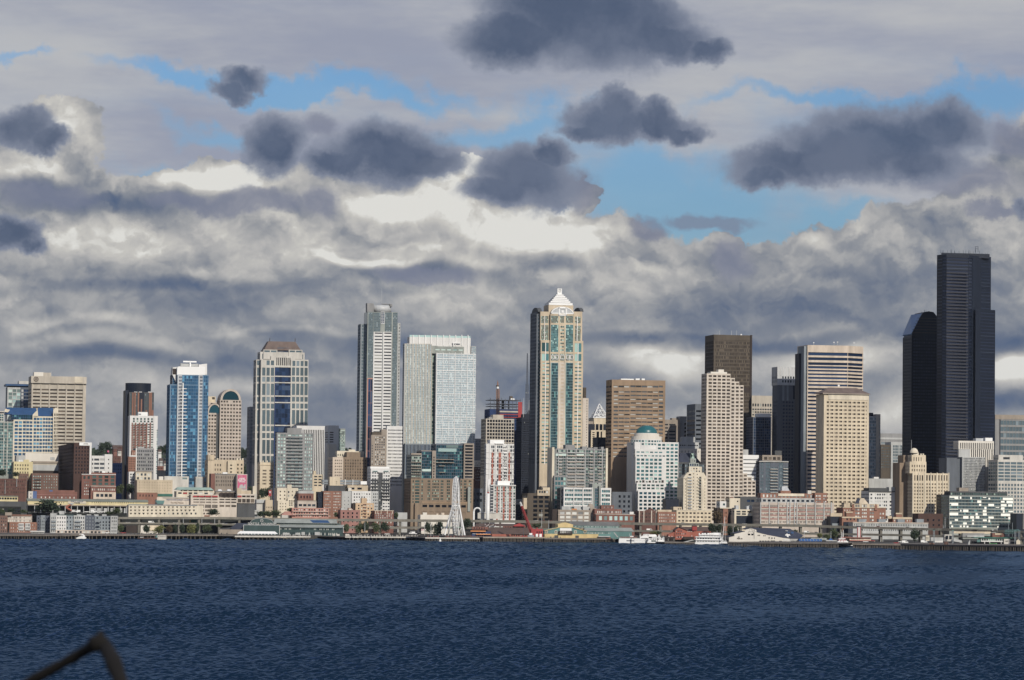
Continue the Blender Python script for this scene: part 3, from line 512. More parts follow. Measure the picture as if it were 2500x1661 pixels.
# frame 4 lower row
b = T('apartment_house', 'pale yellow apartment house with a tall centre stair bay', 4, 1666, 1955, 515, 3080, 'cream_light', 'g_brown', [(1680, 1800, 2, .28, 540, 690, 3, .4), (1808, 1835, 1, .8, 540, 640, 2, .5), (1850, 1950, 2, .25, 540, 640, 2, .4)], d=20)
b.part('stair_tower', 1805, 1865, 470, 660, -1, 6, 'cream_light', [(1812, 1836, 1, .8, 545, 650, 2, .5)], 'g_dark'); b.part('wall', 1676, 1812, 690, None, -6, 7, 'cream_light', [(1690, 1800, 3, .3, 712, 830, 3, .4)], 'g_brown'); b.part('wall', 1812, 1948, 660, None, -5, 6, 'cream_light', [(1825, 1940, 4, .7, 680, 765, 3, .6)], 'g_mix')
b = T('brick_warehouse', 'low brick warehouse with pointed dark windows behind the red terraces', 4, 1960, 2168, 590, 3070, 'brick', 'g_black', [(1975, 2140, 4, .4, 620, 660, 1, .9)], d=16); b.bx('roof', 1960, 2168, 556, 592, 1, 12, 'grey_light')
b = T('brick_warehouse', 'long pinkish-brown warehouse with wide grouped windows', 4, 1948, 2205, 690, 3050, 'pink_stone', 'g_mix', [(1955, 2200, 4, .75, 735, 770, 1, .9)], d=14); b.bx('cornice', 1948, 2205, 685, 693, -.4, .5, 'grey_brown')
b = T('terrace_houses', 'row of salmon-red terraces with pale balconies above the aquarium roof', 4, 1870, 2375, 790, 3030, 'salmon', 'g_mix', [(1885, 2370, 14, .55, 800, 830, 1, .7), (1885, 2370, 14, .5, 846, 872, 1, .8), (1920, 2370, 14, .5, 888, 912, 1, .8)], d=14)
for y in (836, 876): b.bx('balcony', 1880, 2370, y, y + 7, -1.2, 1.3, 'pink_stone')
b.wedge('roof', 1725, 1930, 838, 890, -2, 6, 'salmon', 4); b.part('wall', 1730, 1820, 888, None, -3, 8, 'concrete_pale')
b = T('brick_apartments', 'orange-brick warehouse with a sand-coloured roof block, just above the viaduct', 4, 876, 1148, 838, 3040, 'brick_orange', 'g_brown', [(900, 1130, 3, .3, 855, 900, 1, .8), (900, 1130, 6, .28, 905, 925, 1, .6)], d=14)
b.part('penthouse', 1082, 1146, 765, 838, 3, 8, 'yellow_pale'); b.bx('roof_terrace', 880, 1075, 812, 838, 5, 5, 'grey_brown')
b = T('market_parking', 'pale green-grey building with wide windows and a sloping stair, behind the aquarium', 4, 1152, 1425, 818, 3040, 'grey_light', 'g_grey', [(1165, 1410, 3, .75, 830, 858, 1, .9), (1165, 1410, 3, .7, 875, 910, 1, .9)], d=14)
b.part('wall', 1152, 1230, 770, 820, 2, 8, 'grey_light'); b.pg('stair', [(1225, 765), (1240, 762), (1275, 800), (1262, 802)], 0, 1, 'white_paint')
b = T('market_shops', 'small gabled pale building beside the street gap', 4, 1385, 1508, 680, 3060, 'concrete_pale', 'g_black', [(1390, 1505, 9, .6, 725, 740, 1, .9)], d=12); b.bx('roof', 1383, 1510, 672, 722, -.6, 9, 'grey_light')
b = T('market_shops', 'sand-coloured low building at the foot of the dark street', 4, 1508, 1606, 680, 3055, 'sand', 'g_brown', [(1515, 1600, 4, .4, 760, 850, 2, .5)], d=12)
# ================================================================ frames 5-7
b = T('glass_tower', 'tallest grey-green glass tower with white blinds down its front and a white cylinder on top', 5, 615, 997, 222, 3215, 'g_slate', 'g_slate', None, 'tower', xo=568); R2 = b
b.part('wall', 614, 690, 223, None, -.3, 3, 'grey_green', [(620, 688, 4, .92, 228, 1060, 42, .9)], 'g_slate', rec=.1); b.part('wall', 922, 997, 223, None, -.3, 3, 'grey_green', [(924, 993, 4, .92, 228, 2300, 100, .9)], 'g_slate', rec=.1)
b.part('wall', 690, 922, 223, 474, -.3, 3, 'grey_green', [(693, 778, 5, .92, 228, 470, 12, .9), (835, 920, 5, .92, 228, 470, 12, .9)], 'g_slate', rec=.1)
b.part('stair_slot', 782, 832, 215, 372, -.8, .8, 'steel_light', [(786, 830, 2, .75, 222, 360, 7, .7)], 'g_navy')
b.part('blind_panel', 690, 804, 474, None, -.9, 3, 'white_paint', [(692, 802, 1, .98, 470, 2300, 45, .36)], 'g_dark', rec=.3); b.part('blind_panel', 812, 922, 474, None, -.9, 3, 'white_paint', [(814, 920, 1, .98, 470, 2300, 45, .38)], 'g_dark', rec=.3)
b.part('wall', 610, 678, 1062, None, -.7, 3, 'salmon', [(613, 676, 2, .94, 1075, 2300, 8, .98)], 'g_navy', rec=.15)
b.part('side_bay', 526, 600, 372, None, 8, 16, 'grey_blue', [(528, 572, 2, .8, 380, 2300, 47, .7), (584, 598, 1, .6, 380, 2300, 47, .55)], 'g_slate', rec=.3); b.part('side_bay', 997, 1034, 360, None, 6, 18, 'grey_light', [(1000, 1024, 1, .8, 362, 2300, 47, .55)], 'g_black', rec=.8)
b.pg('crown', [(608, 222), (608, 106), (693, 110), (693, 222)], 3, 8, 'grey'); b.pg('crown', [(800, 112), (930, 118), (930, 150), (900, 150), (900, 124), (800, 122)], 5, 5, 'grey')
a0, a1, zt, zb = b.rect(690, 936, 135, 222, 3); cx = (a0 + a1) / 2; rr = (a1 - a0) / 2; mb = MB(); mb.prism([(cx + rr * math.cos(i * math.pi / 20), 3 + rr + rr * math.sin(i * math.pi / 20)) for i in range(40)], zb, zt); dr_ = mb.build('crown_drum', 'steel_light', b.root, True)
for p_ in dr_.data.polygons: p_.use_smooth = abs(p_.normal.z) < .5
b.mast(795, -80, 180, .14)
b = T('office_tower', 'wide pale glass tower with cream vertical fins and a tall white roof screen', 5, 1085, 1428, 625, 3260, 'steel_light', 'g_ltblue', [(1090, 1425, 22, .82, 632, 1900, 43, .8)], 'tower', xo=1066, rec=.15)
b.fins('fin', [1090 + 42 * k + o for k in range(8) for o in (0, 16)] + [1424], 5, 622, 1905, 'cream_light')
b.part('recess', 1428, 1490, 650, None, 5, 20, 'grey_green', [(1432, 1486, 2, .85, 720, 2300, 34, .75)], 'g_green'); b.part('wall', 1490, 1998, 752, None, -1, 22, 'steel_white', [(1494, 1994, 36, .8, 758, 2300, 52, .82)], 'g_ltblue', rec=.2)
for y in (820, 968, 1112, 1268, 1404, 1560, 1710, 1850): b.bx('ledge', 1488, 2000, y, y + 5, -1.2, .3, 'steel_white')
for i in range(7): b.bx('fin', 1490 + i * 78, 1495 + i * 78, 735, 1900, -1.4, .5, 'steel_white')
b.part('wall', 1938, 1998, 655, 760, 4, 14, 'steel_light', [(1942, 1996, 5, .8, 660, 755, 4, .8)], 'g_ltblue')
b.bx('roof_screen', 1148, 1928, 545, 760, 6, 12, 'white_paint'); b.bx('glass_screen', 1150, 1925, 520, 548, 6.3, .4, 'g_pale')
for i in range(10): b.bx('screen_post', 1188 + i * 78, 1197 + i * 78, 512, 650 if i < 9 else 745, 5.3, .8, 'bright_white')
b.part('terrace', 1428, 1843, 660, 752, 2, 4, 'grey_green', [(1470, 1840, 5, .75, 690, 712, 1, .9)], 'g_pale'); b.bx('gondola_crane', 1700, 1800, 610, 622, 4, 1, 'bright_white'); b.bx('gondola_crane', 1706, 1716, 620, 655, 4, 1, 'bright_white')
b.part('podium', 1090, 1600, 1900, None, -6, 10, 'grey_blue', [(1096, 1590, 28, .55, 1915, 2300, 1, 1)], 'g_navy')
R3 = b
b = T('stone_tower', 'greyish brown stone tower with small windows, left of the white windowed slab', 6, 712, 912, 350, 3150, 'grey_brown', 'g_mix', [(756, 900, 5, .55, 365, 770, 12, .5), (712, 735, 1, .6, 480, 770, 8, .4)], 'tower', xo=700)
b.part('penthouse', 725, 850, 310, 352, 3, 12, 'brown_tower'); b.part('wall', 850, 925, 275, None, 6, 10, 'grey_brown')
b = T('office_slab', 'white slab with regular pairs of dark windows, in front of the fin-fronted tower', 6, 925, 1138, 228, 3165, 'white_paint', 'g_dark', [(934, 1136, 12, .6, 262, 1060, 17, .42)], 'tower', xo=910)
b = T('stone_office', 'stone office block with sunlight painted on its left end, behind the blue market skybridge', 6, 182, 330, 655, 3160, 'peach', 'g_brown', [(205, 310, 4, .5, 680, 965, 7, .45)], d=26)
b.part('wall', 330, 655, 655, None, -.3, 26, 'taupe', [(340, 645, 9, .42, 680, 965, 7, .55)], 'g_brown'); b.part('attic', 375, 560, 585, 657, 2, 14, 'taupe'); b.part('attic', 240, 610, 572, 655, 14, 12, 'cream_light', [(240, 330, 3, .4, 600, 650, 1, .6)], 'g_black'); b.bx('penthouse', 400, 490, 550, 575, 16, 6, 'cream_light')  # peach end and taupe wall put sun and shade into the stone colour
b = T('skybridge', 'light blue double-deck footbridge with white masts behind the market roofs', 6, 40, 560, 968, 3120, 'grey_blue', None, None, 'bridge', d=6, yb=1000)
b.bx('deck', 40, 560, 1008, 1028, -1, 6, 'grey_blue')
for x in (352, 458): b.bx('column', x - 5, x + 5, 960, 1040, -1.5, 1, 'white_paint')
b.bx('column', 80, 95, 1028, 1100, 0, 2, 'grey'); b.bx('column', 520, 535, 1028, 1100, 0, 2, 'grey')
b = T('store_block', 'pale stone blockhouse with two tiny windows in front of the skybridge', 6, 140, 285, 925, 3095, 'cream', 'g_dark', [(222, 242, 1, .8, 980, 1034, 2, .3)], d=10)
b = T('parking_garage', 'tan parking garage with open decks and a white box on its roof', 6, 385, 665, 1042, 3100, 'sand', 'g_black', [(400, 600, 2, .6, 1070, 1100, 1, .9)], d=22); b.bx('roof_box', 565, 650, 985, 1030, 3, 8, 'bright_white'); b.part('wall', 395, 440, 1075, None, -3, 4, 'white_warm')
b = T('grey_hall', 'dark slate-roofed hall above the red-brick apartments', 6, 120, 350, 1045, 3090, 'grey_dark', None, None, d=14)
b = T('brick_apartments', 'tall red-brick apartments with pale paired windows behind the pink-brick house', 6, 55, 300, 1120, 3065, 'brick_orange', 'g_white', [(62, 155, 5, .6, 1130, 1480, 9, .45), (190, 290, 5, .6, 1130, 1480, 9, .45)], d=16)
b.part('wall', -20, 55, 1130, None, 3, 12, 'black_granite', [(-15, 50, 5, .3, 1150, 1480, 8, .4)], 'g_navy')
b = T('apartment_block', 'pale blue-grey and white apartments with a gridded centre', 6, 305, 445, 1122, 3075, 'grey_light', 'g_dark', [(320, 420, 2, .16, 1180, 1480, 6, .3)], d=16)
b.part('wall', 445, 706, 1120, None, -1, 16, 'white_paint', [(460, 700, 7, .45, 1140, 1480, 8, .5)], 'g_mix'); b.part('wall', 706, 808, 1122, None, 1, 14, 'grey_light', [(730, 800, 3, .5, 1140, 1480, 8, .5)], 'g_dark')
b = T('apartment_tower', 'white and grey apartment tower with green penthouse roofs and curved balconies', 6, 705, 968, 810, 3110, 'white_paint', 'g_grey', [(712, 812, 3, .7, 850, 1480, 15, .5), (868, 965, 3, .7, 850, 1480, 15, .5)], 'tower', d=20)
b.bx('roof', 698, 960, 785, 812, 1, 16, 'bright_white'); b.part('wall', 812, 868, 865, None, -.6, 4, 'grey_dark', [(818, 862, 2, .7, 1050, 1480, 10, .5)], 'g_mix'); b.wedge('green_roof', 730, 800, 820, 850, -.8, 3, 'green_teal', 1); b.wedge('green_roof', 880, 950, 820, 850, -.8, 3, 'green_teal', 1)
for i in range(7):
    for x0, x1 in ((712, 810), (860, 966)): b.bx('balcony', x0, x1, 960 + i * 44, 972 + i * 44, -1.6, 1.7, 'grey_dark')
b = T('apartment_house', 'golden-tan apartments with an orange stair tower and corner balconies', 7, 495, 750, 385, 3050, 'tan_orange', 'g_mix', [(515, 735, 5, .42, 400, 600, 5, .5)], d=16)
b.part('stair_tower', 578, 650, 318, 388, 2, 6, 'tan_orange'); b.part('wall', 455, 497, 388, 470, 2, 10, 'brown_dark')
for i in range(5): b.bx('balcony', 600, 645, 400 + i * 41, 407 + i * 41, -1, 1.1, 'brick')
b = T('brick_house', 'pink-brick building with tall dark windows and a small white arch', 7, 288, 555, 480, 3035, 'brick_pink', 'g_black', [(300, 545, 4, .32, 500, 600, 2, .55), (300, 545, 4, .3, 612, 780, 3, .3)], d=14)
b.bx('gable', 395, 445, 455, 482, 0, 4, 'brick_pink'); b.bx('arch_window', 402, 438, 462, 482, -.3, .3, 'cream_light'); b.bx('roof_plant', 295, 375, 458, 480, 3, 6, 'grey_light')
b = T('brick_house', 'dark red brick building with pale upper bays beside the golden-tan apartments', 7, 755, 1018, 490, 3040, 'brick', 'g_white', [(765, 1005, 8, .6, 520, 600, 3, .5), (770, 1005, 5, .3, 625, 670, 1, .6)], d=14); b.bx('cornice', 752, 1020, 486, 494, -.5, .6, 'peach')
for x in (770, 800, 845, 930, 1000): b.bx('bracket', x - 5, x + 5, 492, 535, -.3, .4, 'peach')
b = T('store_block', 'blank grey stone wall beside the dark red brick building', 7, 1072, 1205, 515, 3060, 'grey_light', None, None, d=10)
# large brown and glass condominium
b = T('condo_block', 'broad condominium with tan base storeys and dark glass terraces on top', 6, 1255, 2112, 950, 3110, 'taupe', 'g_green', [(1270, 1300, 1, .5, 965, 1290, 8, .6), (1310, 1370, 1, 1, 965, 1290, 8, .6), (1395, 1420, 1, .7, 965, 1290, 8, .6), (1480, 1520, 2, .7, 965, 1290, 8, .6), (1545, 1640, 5, .7, 965, 1290, 8, .6), (1660, 1700, 2, .8, 965, 1290, 8, .6), (1745, 1790, 2, .8, 965, 1290, 8, .6), (1935, 1955, 1, .8, 965, 1290, 8, .6), (1980, 2015, 2, .8, 965, 1290, 8, .6), (2045, 2085, 2, .8, 965, 1290, 8, .6)], d=34)
CB = b
b.part('glass_upper', 1262, 1400, 620, 952, 1, 26, 'grey_green', [(1268, 1396, 5, .85, 640, 945, 7, .6)], 'g_green'); b.part('glass_upper', 1400, 1545, 570, 952, 2, 26, 'steel', [(1404, 1540, 6, .9, 580, 945, 9, .85)], 'g_tealdark', rec=.15); b.part('glass_upper', 1595, 1980, 472, 952, 3, 24, 'steel', [(1600, 1975, 14, .9, 490, 945, 11, .85)], 'g_tealdark', rec=.15)
b.part('wall', 1980, 2118, 465, 952, 0, 24, 'grey_brown', [(1985, 2112, 1, .96, 480, 948, 11, .6)], 'g_dark', rec=1.2); b.part('wall', 1545, 1595, 565, 952, 0, 20, 'grey_brown', [(1549, 1591, 1, .96, 640, 948, 8, .6)], 'g_dark', rec=1.2)
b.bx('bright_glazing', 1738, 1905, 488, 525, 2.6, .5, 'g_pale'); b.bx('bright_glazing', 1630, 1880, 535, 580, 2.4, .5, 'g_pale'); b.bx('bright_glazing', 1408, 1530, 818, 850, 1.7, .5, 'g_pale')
for y in (718, 770, 806, 842, 880, 925): b.bx('balcony', 1258, 1400, y, y + 9, -1, 2, 'grey_brown')
for y in (680, 724): b.bx('balcony', 1590, 1850, y, y + 9, 0, 3, 'grey_brown')
for y in (770, 858): b.bx('balcony', 1640, 1722, y, y + 8, 0, 3, 'grey_brown')
b.bx('terrace_wall', 1258, 1400, 600, 622, -.5, 3, 'grey_brown'); b.bx('roof_plant', 1395, 1545, 562, 572, 3, 18, 'grey_brown'); b.bx('dark_recess', 1838, 1930, 930, 1230, -.15, .3, 'black_granite')
b.part('podium', 1310, 2100, 1290, None, -3, 4, 'taupe', [(1400, 2020, 7, .72, 1310, 1345, 1, .95)], 'g_black', rec=1.5); b.bx('wall_band', 1400, 2030, 1262, 1292, -3.2, .4, 'tan')
b.bx('stair_wall', 2035, 2070, 1060, 1400, -4, 2, 'grey_green')
b.part('podium', 1400, 2020, 1392, None, -3.4, 3, 'taupe', [(1400, 2010, 7, .74, 1402, 1440, 1, .95)], 'g_black', rec=1.2)
b = T('pier_shed', 'long low white shed just behind the viaduct left of the wheel', 7, 1385, 1930, 548, 3040, 'white_warm', None, None, d=14); b.bx('vent', 1420, 1475, 515, 548, 2, 3, 'white_warm'); b.bx('vent', 1605, 1630, 530, 548, 2, 3, 'peach'); b.bx('vent', 1672, 1712, 518, 548, 2, 3, 'peach')
T('apartment_house', 'grey-brown building in the gap right of the broad condominium', 6, 2132, 2215, 400, 3400, 'grey', 'g_slate', [(2140, 2210, 3, .6, 420, 600, 5, .5)], d=20)
T('brick_house', 'old brick hotel with a white cornice in the gap right of the broad condominium', 6, 2128, 2245, 700, 3260, 'brick_dark', 'g_white', [(2138, 2240, 6, .45, 790, 990, 5, .5)], d=20).part('wall', 2128, 2245, 700, 790, -1, 8, 'white_warm', [(2138, 2240, 5, .5, 720, 780, 2, .5)], 'g_mix')
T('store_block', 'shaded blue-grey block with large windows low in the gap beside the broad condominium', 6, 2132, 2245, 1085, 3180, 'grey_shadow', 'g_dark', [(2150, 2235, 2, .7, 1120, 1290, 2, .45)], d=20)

# ================================================================ frames 8-10
b = T('stepped_tower', 'tall cream and teal tower with stepped white pyramid and arched gable on top', 8, 838, 1380, 740, 3240, 'sand', 'g_teal',
      [(848, 944, 2, .86, 768, 880, 1, 1), (1268, 1358, 2, .86, 775, 887, 1, 1), (848, 944, 2, .86, 908, 998, 1, 1), (1268, 1358, 2, .86, 912, 1002, 1, 1),
       (848, 944, 2, .8, 1010, 2320, 28, .36), (1262, 1354, 2, .8, 1018, 2328, 28, .36)], 'tower', xo=770, rec=.3); TW = b
# centre bay
for x0, x1 in ((966, 1060), (1156, 1250)): b.part('glass_bay', x0, x1, 1024, None, -1.9, 1, 'teal_frame', [(x0 + 3, x1 - 3, 5, .88, 1028, 2560, 42, .86)], 'g_tealdark', False, .12)
for x0, x1 in ((966, 1062), (1156, 1250)): b.part('glass_bay', x0, x1, 540, 886, -1.7, 1, 'teal_frame', [(x0 + 3, x1 - 3, 5, .86, 543, 884, 16, .84)], 'g_teal', False, .12)
mb = MB(); mb.box((-.3, 3, 0), (.2, b.d - 3, b.top - 18)); mb.build('side_glazing', 'g_tealdark', b.root)
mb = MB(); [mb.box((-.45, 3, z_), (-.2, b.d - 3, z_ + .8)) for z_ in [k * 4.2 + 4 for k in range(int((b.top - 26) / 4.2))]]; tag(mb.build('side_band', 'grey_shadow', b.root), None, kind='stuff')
b.part('centre_bay', 962, 1255, 402, None, -1.5, 12, 'sand', [(970, 1060, 6, .86, 425, 515, 6, .86), (1084, 1136, 4, .8, 425, 515, 6, .86), (1158, 1250, 6, .86, 425, 515, 6, .86),
       (1086, 1134, 2, .8, 545, 884, 8, .5),
      (966, 1058, 6, .84, 908, 998, 5, .84), (1084, 1134, 4, .8, 908, 998, 5, .84), (1156, 1246, 6, .84, 908, 998, 5, .84)], 'g_teal', True, .3)
b.part('centre_bay', 962, 1250, 1020, None, -1.7, 3, 'pinkcream', [(1088, 1128, 1, .9, 1030, 2320, 28, .42)], 'g_tealdark', False, .4)
for x in (1074, 1143): b.bx('pier', x - 5, x + 5, 545, 2320, -2.1, .5, 'cream_light')
for x0, x1 in ((888, 893), (904, 906), (1302, 1308)): pass
for x, y0, y1 in ((899, 768, 998), (1313, 775, 1002), (893, 1010, 2320), (1307, 1018, 2320)): b.bx('pier', x - 4, x + 4, y0, y1, -.35, .4, 'bright_white')
for k in range(5):
    x = (992, 1032, 1110, 1184, 1222)[k]; q = b.fp(x, 953); mb = MB(); r = 2.2
    for (p0, p1) in (((-r, -r), (r, -r + .7)), ((-r, r - .7), (r, r)), ((-r, -r), (-r + .7, r)), ((r - .7, -r), (r, r))): mb.box((q[0] + p0[0], -1.9, q[1] + p0[1]), (q[0] + p1[0], -1.6, q[1] + p1[1]))
    mb.build('square_ornament', 'white_paint', b.root)
b.part('wall', 832, 950, 372, 742, 1.5, 30, 'sand', [(842, 880, 3, .85, 428, 516, 5, .85), (892, 935, 3, .85, 428, 516, 5, .85), (842, 880, 3, .85, 545, 735, 11, .85), (892, 935, 3, .85, 545, 735, 11, .85)], 'g_teal')
b.part('wall', 1255, 1366, 372, 748, 1.5, 30, 'sand', [(1274, 1298, 2, .85, 436, 522, 5, .85), (1308, 1346, 3, .85, 436, 522, 5, .85), (1272, 1298, 2, .85, 552, 745, 11, .85), (1306, 1346, 3, .85, 552, 745, 11, .85)], 'g_teal')
b.bx('pier', 884, 890, 425, 740, .9, .5, 'bright_white'); b.bx('pier', 1298, 1306, 432, 745, .9, .5, 'bright_white')
b.part('wall', 938, 1252, 288, 404, 4, 22, 'sand'); 
def archband(b, x0, x1, yt, yb, rim, back, mat, fill, d=1.2):
    a0, a1, zt, zb = b.rect(x0, x1, yt, yb); cx = (a0 + a1) / 2; R = (a1 - a0) / 2; H = zt - zb; n = 20
    P = [(cx + R * math.cos(math.pi * i / n), zb + H * math.sin(math.pi * i / n)) for i in range(n + 1)]; Q = [(cx + (R - rim) * math.cos(math.pi * i / n), zb + (H - rim) * math.sin(math.pi * i / n)) for i in range(n + 1)]
    m = MB(); m.xprism(P, back + .3, back + d); m.build('gable', fill, b.root); m = MB()
    for i in range(n): m.poly([(Q[i][0], back, Q[i][1]), (P[i][0], back, P[i][1]), (P[i + 1][0], back, P[i + 1][1]), (Q[i + 1][0], back, Q[i + 1][1])])
    m.box((cx - R, back, zb), (cx + R, back + .3, zb + rim)); m.build('arch', mat, b.root)
archband(b, 964, 1256, 310, 402, .9, -1.6, 'bright_white', 'steel_light', 20)
q = b.fp(1110, 372); mb = MB(); r = 4.0
for (p0, p1) in (((-r, -r), (r, -r + 1.2)), ((-r, r - 1.2), (r, r)), ((-r, -r), (-r + 1.2, r)), ((r - 1.2, -r), (r, r)), ((-1.2, -1.2), (1.2, 1.2))): mb.box((q[0] + p0[0], -2.1, q[1] + p0[1]), (q[0] + p1[0], -1.7, q[1] + p1[1]))
mb.build('square_ornament', 'bright_white', b.root)
for x0, x1 in ((786, 836), (1322, 1366)):
    a0, a1, zt, zb = b.rect(x0, x1, 318, 378, 8); mb = MB(); cy = 16; n = 10
    mb.v += []; pts = [(cy - 14 * math.cos(math.pi * i / n), zb + (zt - zb) * math.sin(math.pi * i / n)) for i in range(n + 1)]
    for i in range(n): mb.poly([(a0, pts[i][0], pts[i][1]), (a1, pts[i][0], pts[i][1]), (a1, pts[i + 1][0], pts[i + 1][1]), (a0, pts[i + 1][0], pts[i + 1][1])])
    mb.poly([(a0, p[0], p[1]) for p in pts]); mb.poly([(a1, p[0], p[1]) for p in reversed(pts)]); mb.build('side_arch', 'grey_dark', b.root)
b.part('wall', 786, 838, 378, None, 5, 28, 'grey_shadow', [(792, 836, 2, .6, 400, 2320, 42, .6)], 'g_tealdark')
ws = [(942, 1244, 262, 292), (964, 1214, 238, 258), (985, 1194, 215, 234), (1002, 1172, 193, 211), (1020, 1150, 172, 189), (1037, 1130, 153, 168), (1052, 1110, 140, 152)]
for i, (x0, x1, yt, yb) in enumerate(ws):
    a, c_, zt, zb = b.rect(x0, x1, yt, yb, 4 + i); mb = MB(); w_ = c_ - a; mb.box((a, 4 + i, zb), (c_, 4 + i + w_ * .85, zt)); mb.build('roof_step', 'bright_white', b.root)
    if i < 6:
        a, c_, zt, zb = b.rect(x0 + 8, x1 - 8, yb - 30 + 2, yt, 5 + i); mb = MB(); mb.box((a, 5 + i, b.rect(x0, x1, yt, yt + 1, 5 + i)[2] - .1), (c_, 5 + i + (c_ - a) * .8, b.rect(x0, x1, ws[i + 1][3], ws[i + 1][3] + 1, 5 + i)[2] + .1)); mb.build('roof_step', 'grey', b.root)
a, c_, zt, zb = b.rect(1050, 1108, 78, 142, 12); mb = MB(); t_ = (c_ - a) * .2
for (x0, z0, x1, z1) in ((a, zb, c_, zb + t_), (a, zt - t_, c_, zt), (a, zb + t_, a + t_, zt - t_), (c_ - t_, zb + t_, c_, zt - t_), ((a + c_) / 2 - t_ * .6, (zb + zt) / 2 - t_ * .8, (a + c_) / 2 + t_ * .6, (zb + zt) / 2 + t_ * .8)): mb.box((x0, 12, z0), (x1, 15 if x1 - x0 < 3 or 1 else 15, z1))
mb.box((a + t_ * .5, 13, zb + t_ * .5), (c_ - t_ * .5, 14.5, zt - t_ * .5)); mb.build('finial', 'bright_white', b.root)
b.part('podium', 848, 1025, 2600, None, -9, 8, 'grey_brown')
# construction tower with crane
b = T('unfinished_tower', 'unfinished steel-framed tower wrapped in blue and red netting below its open floors', 9, 200, 640, 335, 3420, 'net_blue', 'g_navy', [(205, 635, 12, .8, 420, 1000, 12, .7)], 'tower', d=26)
b.part('slab', 330, 620, 358, 378, -.6, 2, 'concrete_cream'); b.bx('netting', 330, 600, 400, 412, -.5, .3, 'red_paint'); b.bx('netting', 330, 600, 440, 450, -.5, .3, 'red_paint'); b.bx('netting', 590, 645, 235, 480, -.8, .6, 'red_paint')
for j, y in enumerate((205, 258, 292, 332)): b.bx('floor_slab', 208, 630, y, y + 7, 0, 24, 'steel')
for i in range(9):
    for k_ in (0, 12, 23): b.bx('steel_column', 208 + i * 51, 214 + i * 51, 190 if i % 3 else 178, 335, k_, .7, 'steel')
for x in (370, 385, 460): b.bx('core_wall', x, x + 12, 205, 335, 14, 3, 'brown_tower')
b.bx('core_wall', 480, 515, 155, 205, 8, 4, 'brown_tower'); b.bx('crate', 490, 540, 185, 206, 3, 3, 'bright_white')
def lattice(b, name, p0, p1, w0, w1, mat, n=12, r=.12):
    """four-legged lattice mast between two local points"""
    p0 = Vector(p0); p1 = Vector(p1); d = (p1 - p0).normalized(); u = d.orthogonal().normalized(); w = d.cross(u); mb = MB(); prev = None
    for i in range(n + 1):
        t = i / n; c = p0.lerp(p1, t); h = (w0 + (w1 - w0) * t) / 2; q = [c + u * a * h + w * e * h for a, e in ((1, 1), (1, -1), (-1, -1), (-1, 1))]
        if prev:
            for k in range(4): mb.tube(prev[k], q[k], r, n=4, cap=False); mb.tube(prev[k], q[(k + 1) % 4], r * .6, n=3, cap=False); mb.tube(q[k], q[(k + 1) % 4], r * .6, n=3, cap=False)
        prev = q
    return mb.build(name, mat, b.root)
c = Bld('tower_crane', 'orange tower crane mast with a white cab rising from the unfinished tower', 'crane', 9, 298, 330, 400, 3400, d=4)
q0 = c.fp(312, 420); q1 = c.fp(312, 60); q2 = c.fp(311, 10); q3 = c.fp(309, -60)
lattice(c, 'mast', (q0[0], 0, q0[1] - 18), (q1[0], 0, q1[1]), 2.4, 2.2, 'orange_mast', 26, .28); c.root['category'] = 'crane'
c.bx('cab', 300, 325, 25, 50, -1, 3, 'bright_white'); c.bx('machine_deck', 296, 328, 5, 24, -1, 4, 'brown_tower'); mb = MB(); mb.tube((q2[0], 0, q2[1]), (q3[0], 0, q3[1]), .8, .2, 6); mb.build('jib', 'orange_mast', c.root)
# antenna mast
c = Bld('radio_mast', 'thin dark lattice radio mast standing against the clouds, left of the cream and teal tower', 'mast', 8, 650, 670, 1500, 3600, d=4)
q0 = c.fp(658, 1700); q1 = c.fp(664, 1300); q2 = c.fp(667, 905)
lattice(c, 'mast', (q0[0], 0, q0[1] - 30), (q1[0], 0, q1[1]), 4, 2.2, 'steel', 24, .28); lattice(c, 'antenna', (q1[0], 0, q1[1]), (q2[0], 0, q2[1]), 1.6, .6, 'steel', 18, .18); c.bx('dish', 645, 680, 1402, 1414, -1, 2, 'grey_metal')
# black art-deco tower
b = T('dark_tower', 'black shadowed tower with a small spire, hidden behind the cream and teal tower', 9, 640, 800, 445, 3380, 'black_granite', 'g_black', [(645, 795, 8, .5, 470, 1450, 32, .5)], 'tower', d=26)
b.part('wall', 680, 800, 400, 450, 3, 18, 'black_granite'); a0, a1, zt, zb = b.rect(715, 765, 340, 400, 8); mb = MB(); mb.v = [(a0, 8, zb), (a1, 8, zb), (a1, 8 + a1 - a0, zb), (a0, 8 + a1 - a0, zb), ((a0 + a1) / 2, 8 + (a1 - a0) / 2, zt)]; mb.f = [(0, 1, 4), (1, 2, 4), (2, 3, 4), (3, 0, 4), (0, 3, 2, 1)]; mb.build('spire', 'black_granite', b.root)
b.mast(666, 180, 445, .3); b.mast(740, 210, 345, .25); b.mast(776, 250, 405, .25)
b = T('office_block', 'brown office block gridded with cream lines and dark windows above the red-panelled tower', 9, 150, 536, 466, 3230, 'concrete_cream', 'g_black', [(157, 532, 10, .76, 474, 1250, 17, .72)], 'tower', xo=82)
b.bx('penthouse', 245, 390, 410, 468, 4, 12, 'concrete_cream'); b.bx('penthouse', 190, 246, 440, 468, 5, 8, 'grey')
b = T('apartment_tower', 'white and red panelled apartment tower with a bright rooftop block', 9, 152, 535, 808, 3110, 'white_paint', 'g_mix', [(212, 262, 2, .8, 825, 1900, 21, .7), (292, 370, 3, .75, 825, 1900, 21, .7), (390, 435, 2, .75, 825, 1900, 21, .6), (445, 532, 3, .78, 825, 1900, 21, .7)], 'tower', xo=130)
b.bx('penthouse', 205, 400, 755, 810, 2, 12, 'bright_white'); b.bx('crown_frame', 275, 385, 800, 812, -1, 3, 'white_paint')
